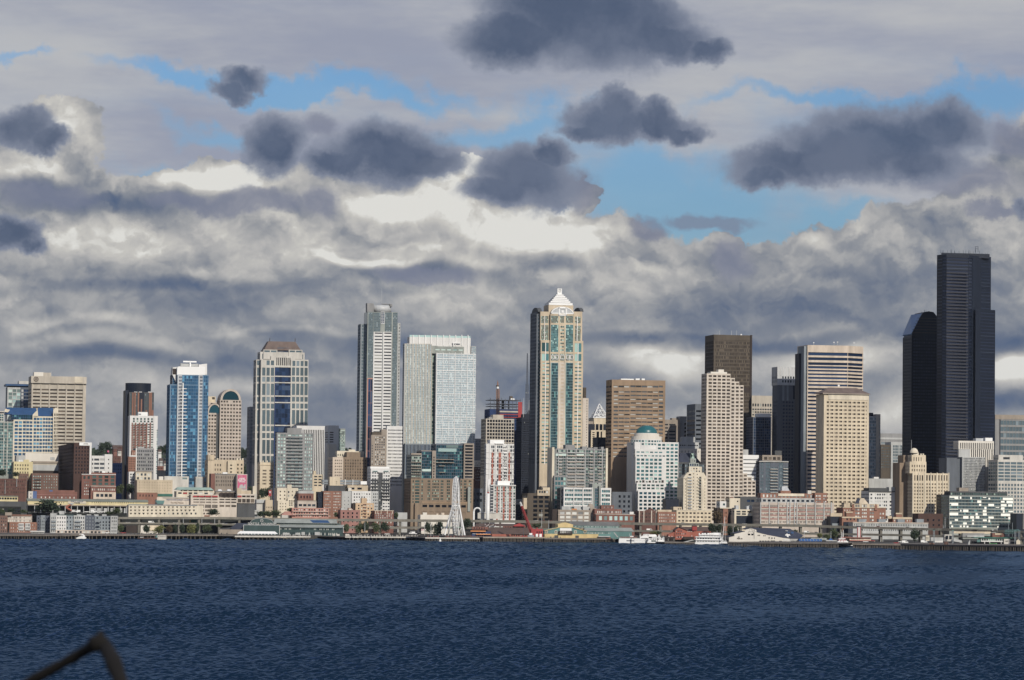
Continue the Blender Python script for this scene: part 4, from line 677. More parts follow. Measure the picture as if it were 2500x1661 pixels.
for x0, x1 in ((222, 245), (318, 352), (455, 476)): b.bx('red_panel', x0, x1, 918, 1900, -.25, .3, 'red_orange')
for i in range(12): b.bx('balcony', 388, 440, 848 + i * 42, 857 + i * 42, -1.4, 1.5, 'white_paint')
for i in range(5): b.bx('floor_band', 152, 536, 925 + i * 75, 931 + i * 75, -.4, .5, 'white_paint')
for x in (190, 275, 382, 440, 500): b.bx('pier', x, x + 8, 812, 1900, -.5, .6, 'white_paint')
b = T('apartment_tower', 'shorter white and red panelled apartment tower standing on the waterfront', 10, 250, 555, 142, 3050, 'white_paint', 'g_green', [(262, 335, 3, .78, 155, 600, 11, .7), (352, 425, 3, .78, 155, 600, 11, .7), (440, 505, 3, .75, 155, 600, 11, .7), (520, 552, 1, .8, 155, 600, 11, .75)], 'tower', xo=205)
for x0, x1 in ((292, 312), (380, 405), (466, 490)): b.bx('red_panel', x0, x1, 160, 640, -.25, .3, 'red_orange')
b.bx('penthouse', 310, 478, 82, 140, 3, 10, 'bright_white'); b.bx('crown_frame', 215, 560, 136, 148, -1, 6, 'white_paint')
for x in (250, 338, 428, 508): b.bx('pier', x, x + 10, 142, 640, -.5, .6, 'white_paint')
for i in range(5): b.bx('floor_band', 250, 556, 225 + i * 76, 231 + i * 76, -.4, .5, 'white_paint')
for i in range(11): b.bx('balcony', 212, 250, 170 + i * 41, 178 + i * 41, 0, 3, 'white_paint')
T('pink_tower', 'thin pinkish tower with tiny windows peeking out behind the cream and teal tower', 9, 1478, 1556, 182, 3420, 'pinkcream', 'g_brown', [(1520, 1540, 1, .5, 200, 1000, 22, .4)], 'tower', d=20).part('penthouse', 1488, 1524, 36, 185, 6, 8, 'brown_tower', [(1492, 1520, 2, .4, 45, 175, 5, .5)], 'g_black')
# pyramid frame tower
b = T('office_tower', 'cream tower topped by a white open-lattice pyramid', 9, 1630, 1830, 452, 3480, 'cream', 'g_black', None, 'tower', d=24)
b.part('wall', 1512, 1830, 538, None, -3, 26, 'black_granite', [(1660, 1690, 1, 1, 555, 620, 1, 1), (1715, 1745, 1, 1, 555, 620, 1, 1)], 'g_black'); b.part('wall', 1590, 1830, 622, None, -6, 8, 'cream', [(1605, 1640, 1, .9, 640, 900, 9, .45), (1665, 1700, 1, 1, 640, 830, 1, 1), (1720, 1740, 1, 1, 640, 830, 1, 1)], 'g_black')
for x in (1648, 1700, 1752): b.bx('pier', x - 6, x + 6, 538, 622, -3.6, .8, 'cream')
b.part('wall', 1545, 1620, 500, 545, -1, 10, 'grey_brown')
a0, a1, zt, zb = b.rect(1622, 1832, 258, 452); cx = (a0 + a1) / 2; mb = MB(); h = (a1 - a0) / 2; cn = [(a0, 0), (a1, 0), (a1, 2 * h), (a0, 2 * h)]; ap = Vector((cx, h, zt))
for k in range(4):
    A = Vector((*cn[k], zb)); B_ = Vector((*cn[(k + 1) % 4], zb)); mb.tube(A, ap, .5, n=5); mb.tube(A, B_, .5, n=5)
    for t in (.25, .5, .75):
        mb.tube(A.lerp(ap, t), B_.lerp(ap, t), .35, n=4)
        mb.tube(A.lerp(B_, t), A.lerp(ap, t), .3, n=4); mb.tube(A.lerp(B_, t), B_.lerp(ap, 1 - t), .3, n=4); mb.tube(A.lerp(B_, t), A.lerp(ap, 1 - t) if t > .5 else B_.lerp(ap, t), .3, n=4)
mb.build('lattice_pyramid', 'steel_white', b.root); m = MB(); m.v = [(a0 + 2, 2, zb), (a1 - 2, 2, zb), (a1 - 2, 2 * h - 2, zb), (a0 + 2, 2 * h - 2, zb), (cx, h, zb + (zt - zb) * .42)]; m.f = [(0, 1, 4), (1, 2, 4), (2, 3, 4), (3, 0, 4)]; m.build('inner_roof', 'steel_light', b.root); b.mast(1727, 225, 262, .3, back=h)
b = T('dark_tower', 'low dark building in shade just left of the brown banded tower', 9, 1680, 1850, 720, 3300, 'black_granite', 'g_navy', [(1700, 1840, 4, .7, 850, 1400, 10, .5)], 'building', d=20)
# brown banded tower
b = T('office_tower', 'tan-brown tower with thin dark strip windows and white plant on its roof', 8, 1745, 2428, 1245, 3210, 'tan', 'g_grey', [(1765, 1822, 1, 1, 1315, 1340, 1, .9), (1828, 1972, 2, .93, 1315, 1340, 1, .9), (1978, 2340, 5, .93, 1315, 1340, 1, .9), (2345, 2395, 1, 1, 1315, 1340, 1, .9), (1765, 1822, 1, 1, 1372, 2240, 18, .42), (1828, 1972, 2, .93, 1372, 2240, 18, .34), (1978, 2335, 5, .93, 1372, 2240, 18, .34), (2342, 2395, 1, 1, 1372, 2240, 18, .5)], 'tower', xo=1672, rec=.6)
RT = b; b.part('wall', 1745, 2428, 2240, None, -.02, 6, 'tan', [(1765, 2360, 8, .9, 2290, 2800, 11, .4)], 'g_grey'); 
b.bx('roof_plant', 1860, 2025, 1228, 1250, 4, 8, 'bright_white'); b.bx('roof_plant', 2048, 2100, 1225, 1250, 4, 8, 'bright_white'); b.bx('roof_plant', 2125, 2165, 1226, 1250, 4, 8, 'bright_white')
# green glass apartments
b = T('apartment_slab', 'wide grey-green apartment slab with a grid of glass and balconies between two cream end walls', 9, 1105, 1800, 878, 3120, 'grey', 'g_green', [(1112, 1795, 22, .82, 890, 1900, 25, .72)], d=22, rec=.3)
b.bx('end_wall', 1790, 1818, 868, 1800, -.8, 20, 'cream_light'); b.bx('end_wall', 1052, 1082, 855, 1800, 0, 20, 'cream_light'); b.part('wall', 1082, 1108, 885, None, .5, 18, 'grey_green')
for x in (1140, 1257, 1380, 1505, 1628, 1742): b.bx('pier', x - 5, x + 5, 880, 1900, -.5, .6, 'grey_light')
for i in range(7): b.bx('floor_band', 1105, 1800, 940 + i * 76, 946 + i * 76, -.45, .5, 'grey')
for x0, x1 in ((1265, 1378), (1388, 1500), (1570, 1622), (1150, 1195), (1690, 1740)):
    for i in range(12): b.bx('balcony', x0, x1, 925 + i * 42, 937 + i * 42, -1.3, 1.4, 'pink_stone' if i % 2 else 'grey_light')
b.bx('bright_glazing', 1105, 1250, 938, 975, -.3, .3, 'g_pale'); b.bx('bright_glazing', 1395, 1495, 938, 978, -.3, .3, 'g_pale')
for x0, x1, y in ((1240, 1370, 822), (1470, 1540, 845), (1630, 1680, 855), (1728, 1765, 850), (1550, 1625, 862)): b.bx('penthouse', x0, x1, y, 880, 3, 10, 'grey')
b.part('wing', 1085, 1250, 1245, None, -4, 5, 'grey', [(1092, 1245, 4, .8, 1255, 1900, 10, .65)], 'g_teal')
b = T('apartment_block', 'low white-framed apartment block with green glass, in front of the grey-green slab', 10, 1216, 1608, 172, 3080, 'white_paint', 'g_teal', [(1230, 1345, 5, .88, 185, 600, 7, .6), (1360, 1470, 5, .88, 185, 600, 7, .6), (1487, 1604, 5, .88, 185, 600, 7, .6)], d=20, rec=.8)
for y in (228, 305, 382): b.bx('floor_band', 1216, 1610, y, y + 9, -.4, .5, 'white_paint')
for x in (1215, 1348, 1474, 1600): b.bx('pier', x, x + 11, 172, 430, -.5, .6, 'white_paint')
b.part('wall', 1640, 1700, 180, None, 3, 14, 'steel', [(1645, 1695, 2, .8, 190, 430, 6, .7)], 'g_teal'); b.part('wall', 1608, 1640, 122, None, 1, 14, 'grey_green'); b.part('penthouse', 1600, 1730, 120, 180, 5, 10, 'grey_green'); b.part('wall', 1700, 1725, 150, None, 1, 14, 'grey_green')
b.part('wall', 1722, 1868, 178, None, 0, 18, 'white_paint', [(1735, 1850, 4, .88, 195, 600, 7, .6)], 'g_teal', rec=.8); b.part('wall', 1170, 1214, 180, None, 4, 14, 'grey_dark', [(1175, 1210, 2, .6, 190, 600, 8, .5)], 'g_mix')
# frame 10 lower rows
b = T('brick_warehouse', 'tan-grey warehouse with rows of big pale windows and a small dome, behind the viaduct', 10, 1140, 1590, 478, 3040, 'grey_brown', 'g_white', [(1155, 1570, 5, .76, 496, 660, 3, .68)], d=18)
b.bx('wall_band', 1140, 1590, 545, 553, -.3, .4, 'pink_stone'); b.part('wall', 1580, 1660, 455, None, -.6, 18, 'grey_brown', [(1625, 1645, 1, .9, 495, 640, 3, .5)], 'g_black'); b.dm = MB(); q = b.fp(1603, 455); b.dm.dome((q[0], 6, q[1] - .3), 3.2, 3.2, 4.6, 12, 5); b.dm.build('dome', 'grey_brown', b.root, True)
for x0, x1, y in ((1190, 1310, 430), (1360, 1450, 438), (1480, 1570, 435)): b.bx('roof_plant', x0, x1, y, 480, 3, 6, 'grey_light')
b.bx('awning', 1325, 1395, 462, 480, -.4, 1, 'orange_paint'); b.part('wall', 1060, 1142, 470, None, 2, 14, 'brown_dark')
b = T('brick_warehouse', 'two-step brick building with pale blue shopfront windows behind the viaduct', 10, 1660, 2190, 540, 3035, 'brick', 'g_pale', [(1685, 2180, 7, .6, 560, 625, 1, .9)], d=16)
b.part('wall', 1640, 2012, 468, 542, 4, 12, 'brick', [(1670, 2005, 12, .55, 490, 525, 1, .9)], 'g_white'); b.part('wall', 1730, 1905, 415, 470, 7, 8, 'brick', [(1760, 1890, 5, .4, 430, 458, 1, .9)], 'g_white'); b.bx('cornice', 1655, 2195, 534, 543, -.5, .7, 'pink_stone')
b.part('wall', 2120, 2175, 505, 542, 4, 6, 'white_paint')
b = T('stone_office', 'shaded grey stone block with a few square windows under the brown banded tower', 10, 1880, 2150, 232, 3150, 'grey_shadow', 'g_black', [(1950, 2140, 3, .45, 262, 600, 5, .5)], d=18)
b = T('stone_office', 'dim brown block with a sunlit yellow penthouse at the foot of the teal tower', 10, 720, 1025, 250, 3100, 'brown_tower', 'g_black', [(785, 1020, 3, .7, 275, 640, 6, .6)], d=24)
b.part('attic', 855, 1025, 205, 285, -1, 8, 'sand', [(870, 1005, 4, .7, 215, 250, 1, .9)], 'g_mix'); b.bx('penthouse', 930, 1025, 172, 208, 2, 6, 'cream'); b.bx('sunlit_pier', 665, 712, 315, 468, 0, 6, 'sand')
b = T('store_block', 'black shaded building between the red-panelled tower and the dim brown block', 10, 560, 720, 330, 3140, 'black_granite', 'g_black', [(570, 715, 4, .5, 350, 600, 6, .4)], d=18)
# ================================================================ frames 11-13
b = T('stepped_office', 'white gridded office building with teal dome, stepped terraces and green windows', 11, 50, 608, 1515, 3170, 'white_paint', 'g_teal', None, d=30, rec=.3); DM = b
b.part('wall', 270, 610, 1515, None, -.5, 28, 'white_paint', [(280, 604, 6, .7, 1528, 2540, 22, .58)], 'g_teal')
a0, a1, zt, zb = b.rect(34, 425, 1404, 1478); cx = (a0 + a1) / 2; rr = (a1 - a0) / 2
def drum(b, name, x0, x1, yt, yb, mat, back, g=None, glass='g_teal', n=20, k=.8, sweep=None):
    a0, a1, zt, zb = b.rect(x0, x1, yt, yb); cx = (a0 + a1) / 2; rr = (a1 - a0) / 2; cy = back + rr * k
    ft = [(cx + rr * math.cos(2 * math.pi * i / n), cy + rr * k * math.sin(2 * math.pi * i / n)) for i in range(n)]
    E = {}
    if g:
        R = [(r[0], r[1]) for r in b.rows([(x0, x1, 1, 1, *g)])[0][2]]
        for i in range(n): E[i] = lambda L, R=R: [(r0, r1, [(L * .15, L * .85)]) for r0, r1 in R]
    b.volume(ft, zb, zt, E, mat, glass, .3, name, 'roof_grey'); return cx, cy, zt, rr
drum(b, 'wall', 34, 425, 1478, None, 'white_paint', -2, (1484, 1560, 2, .6), n=30)
drum(b, 'drum', 45, 425, 1440, 1480, 'white_warm', -1.5, n=30); drum(b, 'drum', 80, 395, 1404, 1442, 'white_warm', .5, n=30)
cx, cy, zt, rr = drum(b, 'drum', 100, 372, 1398, 1406, 'white_paint', 2, n=30)
mb = MB(); q = b.fp(232, 1296)[1]; mb.dome((cx, cy, zt), rr * .98, rr * .78, q - zt, 28, 9); mb.build('dome', 'teal_dome', b.root, True)
b.f = 12
b.part('wall', 60, 470, 320, None, -4, 6, 'white_paint', [(70, 440, 6, .7, 345, 380, 1, .5), (75, 480, 8, .7, 395, 430, 1, .5)], 'g_teal'); b.part('wall', 66, 440, 425, None, -6, 8, 'white_paint', [(72, 432, 6, .7, 440, 750, 6, .6)], 'g_teal')
b.part('wall', 82, 470, 780, None, -9, 6, 'white_paint', [(90, 460, 6, .7, 795, 880, 2, .6)], 'g_green'); b.part('wall', 100, 472, 888, None, -12, 6, 'white_paint', [(108, 470, 6, .68, 900, 1160, 5, .6)], 'g_tealdark')
for k in range(9): b.bx('planter', 75 + k * 44, 100 + k * 44, 758 - (k % 3) * 6, 780, -7 + k % 2, 1, 'green_tarp' if k % 2 else 'brown_dark')
# dark bank tower
b = T('office_tower', 'tall dark brown-black tower of fine vertical mullions behind the stepped white tower', 11, 1060, 1540, 148, 3420, 'brown_tower', 'g_brown', [(1072, 1512, 36, .62, 225, 2200, 42, .66)], 'tower', xo=948, rec=.25); BK = b
b.bx('crown', 1066, 1520, 160, 215, -.3, .4, 'brown_tower'); b.bx('corner_pier', 1520, 1542, 148, 2200, -.8, 2, 'brown_dark'); 
for y in (815, 1480): b.bx('plant_floor', 1066, 1520, y, y + 65, -.15, .3, 'brown_dark')
for x in (1135, 1285, 1350): b.mast(x, 90, 150, .2)
b.bx('dish', 1402, 1418, 135, 150, 3, 2, 'bright_white')
b = T('office_tower', 'white gridded tower whose right shoulder steps down four times', 11, 970, 1272, 640, 3200, 'pinkcream', 'g_brown', [(978, 1268, 5, .74, 652, 2420, 40, .56)], 'tower', xo=902, rec=.5)
b.root['label'] = 'white gridded tower whose right shoulder steps down four times'
for x0, x1, y, m in ((1272, 1328, 696, 39), (1328, 1384, 743, 38), (1384, 1440, 790, 37)): b.part('wall', x0, x1, y, None, 0, 30, 'pinkcream', [(x0 + 2, x1 - 6, 1, .8, y + 6, y + 6 + m * 47, m, .56)], 'g_brown', rec=.5)
b.bx('penthouse', 1118, 1188, 588, 640, 4, 8, 'white_warm'); b.bx('parapet', 1020, 1228, 618, 640, 2, 12, 'white_warm')
b.f = 12
for x0, x1, y, m in ((1540, 1598, 650, 9), (1598, 1660, 700, 8), (1660, 1712, 750, 7)): b.part('wall', x0, x1, y, None, -.3, 26, 'pinkcream', [(x0 + 4, x1 - 4, 1, .8, y + 8, y + 8 + m * 50, m, .56)], 'g_brown', rec=.5)
T('office_slab', 'white office slab of wide bands behind the lower steps of the white gridded tower', 12, 1540, 1768, 400, 3300, 'bright_white', 'g_grey', [(1542, 1764, 1, .99, 440, 800, 7, .26)], d=20).part('penthouse', 1540, 1612, 325, 400, 2, 8, 'grey_light')
b = T('glass_tower', 'dark blue glass tower with lit edge strips and a white roof block', 11, 1560, 1792, 1195, 3380, 'steel', 'g_navy', [(1566, 1700, 6, .88, 1205, 2100, 26, .8), (1706, 1780, 3, .88, 1205, 2100, 26, .8)], 'tower', d=24, rec=.15)
b.bx('roof_block', 1632, 1785, 1148, 1200, 3, 14, 'bright_white'); b.bx('glazing_strip', 1783, 1790, 1200, 2100, -.4, .4, 'steel_white')
T('office_tower', 'beige block with dark square windows between two dark towers', 11, 1541, 1804, 922, 3520, 'concrete_cream', 'g_dark', [(1545, 1800, 8, .6, 1022, 1062, 1, .9), (1545, 1800, 8, .7, 1080, 1500, 12, .55)], 'tower', d=24).mast(1638, 895, 925, .2)
b = T('office_tower', 'dark blue-grey tower with a pale louvred crown and small square windows', 11, 1872, 2200, 556, 3380, 'grey_shadow', 'g_indigo', [(1930, 2190, 7, .62, 985, 2250, 28, .5)], 'tower', xo=1808); MB3 = b
b.part('crown', 1870, 2200, 556, 790, -.8, 20, 'steel_light', [(1925, 2195, 8, .58, 668, 765, 2, .62)], 'g_dark'); 
for i in range(9): b.bx('fin', 1872 + i * 38, 1877 + i * 38, 556, 660, -1.2, .5, 'white_paint')
b.bx('painted_shade', 2070, 2196, 785, 968, -.15, .3, 'black_granite'); b.bx('painted_reflection', 1930, 1960, 785, 985, -.1, .2, 'grey_blue'); b.bx('painted_reflection', 1990, 2014, 785, 985, -.1, .2, 'grey_blue')  # black panel and blue-grey strips paint shade and reflections onto the front
b = T('office_tower', 'dark brown-grey plain tower with strip windows behind the white gridded tower', 11, 822, 905, 1028, 3420, 'grey_shadow', 'g_black', [(828, 894, 1, .95, 1090, 2100, 17, .4)], 'tower', xo=715)
b = T('office_tower', 'low grey-brown tower of strip windows right of the brown banded tower', 11, 380, 630, 1228, 3480, 'grey_brown', 'g_dark', [(384, 575, 2, .85, 1270, 2000, 17, .4)], 'tower', d=24); b.part('wall', 632, 712, 1185, None, -1, 16, 'grey', [(680, 710, 1, .9, 1260, 2000, 15, .5)], 'g_black'); b.bx('penthouse', 525, 632, 1208, 1230, 3, 8, 'grey_brown')
b = T('office_block', 'grey block with a slit-windowed white wall, right of the teal dome', 12, 655, 935, 225, 3300, 'grey_light', 'g_black', [(670, 925, 9, .7, 260, 278, 1, .9)], d=22); b.bx('penthouse', 710, 880, 152, 226, 3, 10, 'grey_light'); b.part('wall', 655, 960, 312, None, -4, 6, 'white_warm', [(680, 955, 6, .15, 340, 368, 1, 1)], 'g_black')
b = T('dark_block', 'dark glass building with a sloping black roof between the domed office and the yellow tower', 12, 655, 975, 500, 3220, 'grey_dark', 'g_slate', [(660, 970, 12, .7, 520, 1050, 12, .6)], d=22); b.wedge('roof', 650, 965, 372, 505, 0, 12, 'navy_roof', 5)
b = T('deco_tower', 'pale yellow stepped apartment tower with a small green lantern on top', 12, 722, 1042, 715, 3130, 'cream_light', 'g_brown', [(735, 790, 2, .3, 720, 1180, 11, .4), (975, 1030, 2, .3, 720, 1180, 11, .4)], 'tower', d=22, rec=.3)
b.part('wall', 775, 1000, 640, None, -1, 18, 'cream_light', [(785, 830, 1, .8, 650, 1180, 13, .6), (850, 870, 1, .6, 590, 1180, 13, .35), (900, 920, 1, .6, 600, 1180, 13, .35), (932, 970, 1, .8, 690, 1180, 12, .6)], 'g_brown', rec=.4)
b.part('wall', 800, 975, 560, None, 0, 14, 'cream_light', [(810, 960, 4, .5, 570, 640, 2, .5)], 'g_mix'); b.part('glass_attic', 740, 1010, 520, 720, 3, 10, 'grey_dark', [(742, 1008, 10, .7, 525, 715, 4, .7)], 'g_slate'); b.part('wall', 800, 935, 510, 562, 1, 10, 'grey_green', [(805, 930, 4, .6, 520, 552, 1, .9)], 'g_navy')
b.part('lantern', 818, 895, 448, 512, 3, 5, 'grey_green', [(825, 890, 2, .3, 470, 495, 1, .8)], 'g_black'); b.wedge('lantern_roof', 830, 878, 378, 450, 4, 2.5, 'green_copper', 3)
b.pg('setback', [(722, 715), (775, 640), (775, 720), (722, 720)], -.5, 12, 'cream_light'); b.pg('setback', [(1000, 640), (1042, 715), (1000, 720)], -.5, 12, 'cream_light')
for i in range(12):
    b.bx('balcony', 788, 840, 700 + i * 42, 712 + i * 42, -2.2, 1.3, 'steel_light'); b.bx('balcony', 932, 970, 718 + i * 42, 727 + i * 42, -2, 1.1, 'grey_green')
b = T('apartment_tower', 'dark glass apartment tower with a brown roof block and stacked pale balconies', 12, 1765, 2160, 480, 3230, 'steel', 'g_slate', [(1775, 1820, 2, .8, 495, 1100, 14, .7), (1850, 1915, 3, .85, 495, 1100, 14, .85), (1920, 2015, 3, .8, 560, 1100, 13, .6), (2030, 2090, 3, .9, 495, 1100, 14, .9), (2100, 2155, 2, .8, 560, 1100, 13, .6)], 'tower', xo=1720)
b.part('penthouse', 1805, 2072, 402, 484, 3, 12, 'grey_brown', [(1820, 2060, 4, .7, 425, 470, 1, .9)], 'g_brown'); b.bx('roof_edge', 1762, 2165, 486, 496, -1, 12, 'concrete_pale'); b.bx('roof_tank', 1980, 2070, 340, 402, 6, 5, 'grey_dark')
for i in range(11):
    b.bx('balcony', 1915, 2020, 590 + i * 40, 598 + i * 40, -1.4, 1.5, 'concrete_pale'); b.bx('balcony', 2095, 2160, 585 + i * 40, 593 + i * 40, -1.4, 1.5, 'concrete_pale')
# frame 13 lower rows
b = T('office_block', 'long cream office block of paired windows at the foot of the stepped yellow tower', 13, 628, 1115, 372, 3060, 'cream', 'g_brown', [(640, 1105, 9, .6, 385, 545, 3, .42)], d=18); b.bx('parapet', 625, 1118, 366, 376, -.3, .5, 'cream_light'); b.bx('sign', 855, 870, 498, 528, -.5, .4, 'brown_red')
b = T('brick_house', 'orange-brick building of small arched windows left of the long cream block', 13, 370, 626, 392, 3055, 'brick_orange', 'g_white', [(385, 612, 8, .45, 412, 540, 3, .55)], d=16); b.part('penthouse', 368, 560, 365, 394, 2, 10, 'sand')
b = T('brick_house', 'purple-brown brick building with a peaked parapet near the red pier restaurant', 13, 115, 360, 382, 3055, 'brick_dark', 'g_brown', [(125, 350, 9, .5, 395, 540, 3, .55)], d=16)
for x in (118, 180, 285, 350): b.bx('pier', x - 7, x + 7, 375, 545, -.5, .6, 'pink_stone')
b.pg('gable', [(180, 382), (230, 360), (285, 345), (340, 382)], 0, 1, 'brick_dark')
b = T('store_block', 'small sand-coloured block tucked behind the orange-brick building', 13, 585, 700, 325, 3090, 'sand', 'g_brown', [(640, 695, 2, .5, 340, 370, 1, .8)], d=10)
T('store_block', 'black low building behind the small sand-coloured block', 13, 480, 660, 215, 3130, 'black_granite', None, None, d=12)
b = T('store_block', 'blank cream wall block with one small window and red vents on top', 13, 1355, 1500, 205, 3120, 'cream_light', 'g_black', [(1455, 1475, 1, .9, 240, 258, 1, 1)], d=14); b.bx('vent', 1365, 1410, 192, 206, 2, 3, 'brick'); b.mast(1412, 150, 205, .15)
b = T('store_block', 'small white gabled block with a teal window beside the blank cream wall', 13, 1222, 1310, 248, 3100, 'white_paint', 'g_teal', [(1262, 1295, 1, .9, 278, 306, 1, 1)], d=12)
b = T('brick_house', 'narrow orange-brick gabled house in front of the sail mast', 13, 1268, 1335, 340, 3080, 'brick_orange', 'g_black', [(1285, 1320, 2, .4, 380, 540, 3, .5)], d=12); b.part('wall', 1335, 1420, 345, None, 1, 12, 'brown_dark'); b.part('wall', 1185, 1268, 340, None, 1, 12, 'brown_dark'); b.bx('parapet', 1225, 1420, 335, 348, -.3, 8, 'cream_light')
b = T('office_block', 'cream block with three grouped windows above a blank black wall', 13, 1422, 1672, 360, 3070, 'cream_light', 'g_mix', [(1440, 1665, 3, .75, 375, 440, 2, .65)], d=14); b.bx('dark_wall', 1450, 1668, 448, 560, -.4, .5, 'black_granite')
for x in (1440, 1590, 1620): b.bx('roof_plant', x, x + 40, 305 + x % 20, 362, 3, 5, 'steel_light')
b = T('office_block', 'black-roofed shaded building behind the cream block with grouped windows', 13, 1500, 1740, 185, 3130, 'grey_dark', 'g_navy', [(1590, 1700, 2, .8, 225, 260, 1, .9)], d=20)
b = T('warehouse', 'long grey-and-pink warehouse hotel with tall pier bays and red-brick roof storeys', 13, 1780, 2790, 268, 3050, 'pink_stone', 'g_mix', [(1790, 1890, 7, .5, 285, 560, 5, .5), (1910, 2015, 7, .5, 285, 560, 5, .5), (2030, 2135, 7, .5, 285, 560, 5, .5), (2155, 2175, 1, .9, 285, 560, 5, .35), (2190, 2235, 3, .5, 285, 560, 5, .5), (2250, 2270, 1, .9, 285, 560, 5, .35), (2290, 2400, 7, .5, 285, 560, 5, .5), (2415, 2520, 7, .5, 285, 560, 5, .5), (2540, 2640, 7, .5, 285, 560, 5, .5), (2655, 2740, 6, .5, 285, 560, 5, .5)], d=24, xo=1670); WH = b
for x in (1776, 1895, 2018, 2140, 2178, 2240, 2274, 2402, 2525, 2645, 2745): b.bx('pier', x, x + 14, 262, 565, -.6, .7, 'grey_light')
for i in range(4): b.bx('brick_band', 1785, 2760, 330 + i * 52, 345 + i * 52, -.2, .3, 'brick_pink')
b.part('attic', 1790, 2600, 205, 270, 4, 16, 'grey_light', [(1800, 2590, 12, .6, 225, 258, 1, .9)], 'g_dark'); b.part('attic', 1780, 2520, 140, 207, 8, 10, 'brick_orange', [(1800, 2500, 14, .5, 150, 200, 1, .8)], 'g_white')
b.f = 17; b.part('attic', 705, 940, 188, 400, 3, 12, 'brick_orange', [(720, 820, 3, .8, 215, 380, 3, .6), (865, 930, 2, .8, 215, 380, 3, .6)], 'g_white'); b.part('attic', 48, 240, 145, 210, 8, 8, 'brick_orange'); b.wedge('roof', 72, 220, 62, 148, 9, 4, 'steel_light', 1.2); b.bx('roof_block', 568, 636, 140, 210, 8, 4, 'concrete_pale'); b.bx('parapet', 0, 500, 200, 250, 7.5, 1, 'cream_light')
# ================================================================ frame 14
b = T('office_tower', 'tan banded tower with continuous dark window strips and a blank tan crown', 14, 374, 1122, 275, 3300, 'peach', 'g_navy', None, 'tower', xo=330, rec=.8); UB = b
ww = s0 = b.w; x1_ = b.fp(877, 300)[0]
bands = [(372, 412), (436, 472), (500, 534), (548, 578), (596, 618), (642, 664), (686, 712), (734, 754), (778, 802)] + [(828 + 49.5 * i, 852 + 49.5 * i) for i in range(27)]
for o in list(b.root.children):
    bpy.data.objects.remove(o)
def bandrows(b, L, w=.99): return [(b.rect(600, 700, y1, y1 + 1)[2], b.rect(600, 700, y0, y0 + 1)[2], [(.25, L - .25)]) for y0, y1 in bands]
Wd = b.w; ft = [(0, 0), (x1_, -3), (Wd, 9), (Wd, 34), (0, 34)]
b.volume(ft, 0, b.top, {0: lambda L: bandrows(b, L), 1: lambda L: bandrows(b, L), 2: lambda L: bandrows(b, L), 4: lambda L: bandrows(b, L)}, 'peach', 'g_navy', .8, 'wall')
b.part('wall', 268, 335, 385, None, 12, 14, 'black_granite'); b.part('wall', 330, 374, 290, None, 2, 20, 'grey_blue')
for x, y in ((453, 240), (712, 236), (757, 232), (968, 242)): b.mast(x, y, 280, .2); b.bx('dish', x - 7, x + 7, y, y + 12, 5, 1, 'bright_white')
b = T('office_tower', 'cream tower with a brown hipped roof and dotted rows of square windows', 14, 584, 1158, 905, 3190, 'cream', 'g_brown', [(600, 1112, 9, .48, 985, 2500, 31, .46), (636, 1148, 9, .13, 986, 2500, 31, .46)], 'tower', xo=484, rec=.5, side=False); SP = b
b.bx('wall_band', 640, 1150, 905, 975, -.4, .5, 'cream_light')
a0, a1, zt, zb = b.rect(560, 1165, 818, 898); mb = MB(); D_ = b.d + 1; y0 = -1.5
A = [(a0 - 1, y0, zb), (a1 + 1, y0, zb), (a1 + 1, D_, zb), (a0 - 1, D_, zb)]; i0 = b.fp(690, 818)[0]; i1 = b.fp(1045, 818)[0]; Tt = [(i0, y0 + 12, zt), (i1, y0 + 12, zt), (i1, D_ - 12, zt), (i0, D_ - 12, zt)]
for k in range(4): mb.poly([A[k], A[(k + 1) % 4], Tt[(k + 1) % 4], Tt[k]])
mb.poly(Tt); mb.build('hipped_roof', 'brown_roof', b.root); b.bx('cornice', 572, 1168, 892, 906, -1.6, 2, 'grey_brown'); b.bx('dish', 762, 784, 782, 804, 12, 1, 'bright_white')
b = T('glass_tower', 'slim pale blue glass tower with a tan side strip, right of the hip-roofed tower', 14, 1160, 1250, 1185, 3480, 'steel_light', 'g_ltblue', [(1164, 1246, 4, .85, 1195, 2100, 22, .7)], 'tower', d=20); b.part('wall', 1250, 1305, 1158, None, -.5, 14, 'concrete_cream', [(1288, 1303, 1, .8, 1200, 2100, 20, .6)], 'g_ltblue'); b.bx('penthouse', 1160, 1212, 1140, 1188, 2, 8, 'black_granite')
# ================================================================ frame 15: the black towers
b = T('black_tower', 'tallest tower in the view, black with faint floor lines and a lower shoulder', 15, 500, 700, 105, 3300, 'black_granite', 'g_indigo', None, 'tower', d=30); BT = b
for o in list(b.root.children): bpy.data.objects.remove(o)
z1 = b.fp(600, 102)[1]; zs = b.fp(900, 628)[1]; zs0 = b.fp(430, 150)[1]
X = lambda x, bk: (b.fp(x, 800, bk)[0], bk)
def thin(b, yt, yb, n, fy, m=.15):
    zt = b.fp(600, yt)[1]; zb_ = b.fp(600, yb)[1]; ph = (zt - zb_) / n
    return lambda L: [(zb_ + ph * (j + .5 - fy / 2), zb_ + ph * (j + .5 + fy / 2), [(m, L - m)]) for j in range(n)]
fl = thin(b, 112, 2600, 82, .52)
ft = [X(408, 14), X(458, 5), X(498, 1), X(705, 3), X(742, 9), X(820, 13), X(913, 20), X(900, 60), X(430, 60)]
b.volume(ft, 0, z1 - 2, {0: thin(b, 150, 2600, 80, .3), 1: fl, 2: thin(b, 112, 2600, 82, .5), 3: fl, 5: thin(b, 140, 2600, 81, .28)}, 'black_granite', 'g_indigo', .5, 'wall')
for i in range(82):
    y = 112 + (2600 - 112) / 82 * (i + 1); 
    if i > 4: b.bx('floor_band', 500, 700, y - 5.5, y + 5.5, .6, .4, 'band_dark')
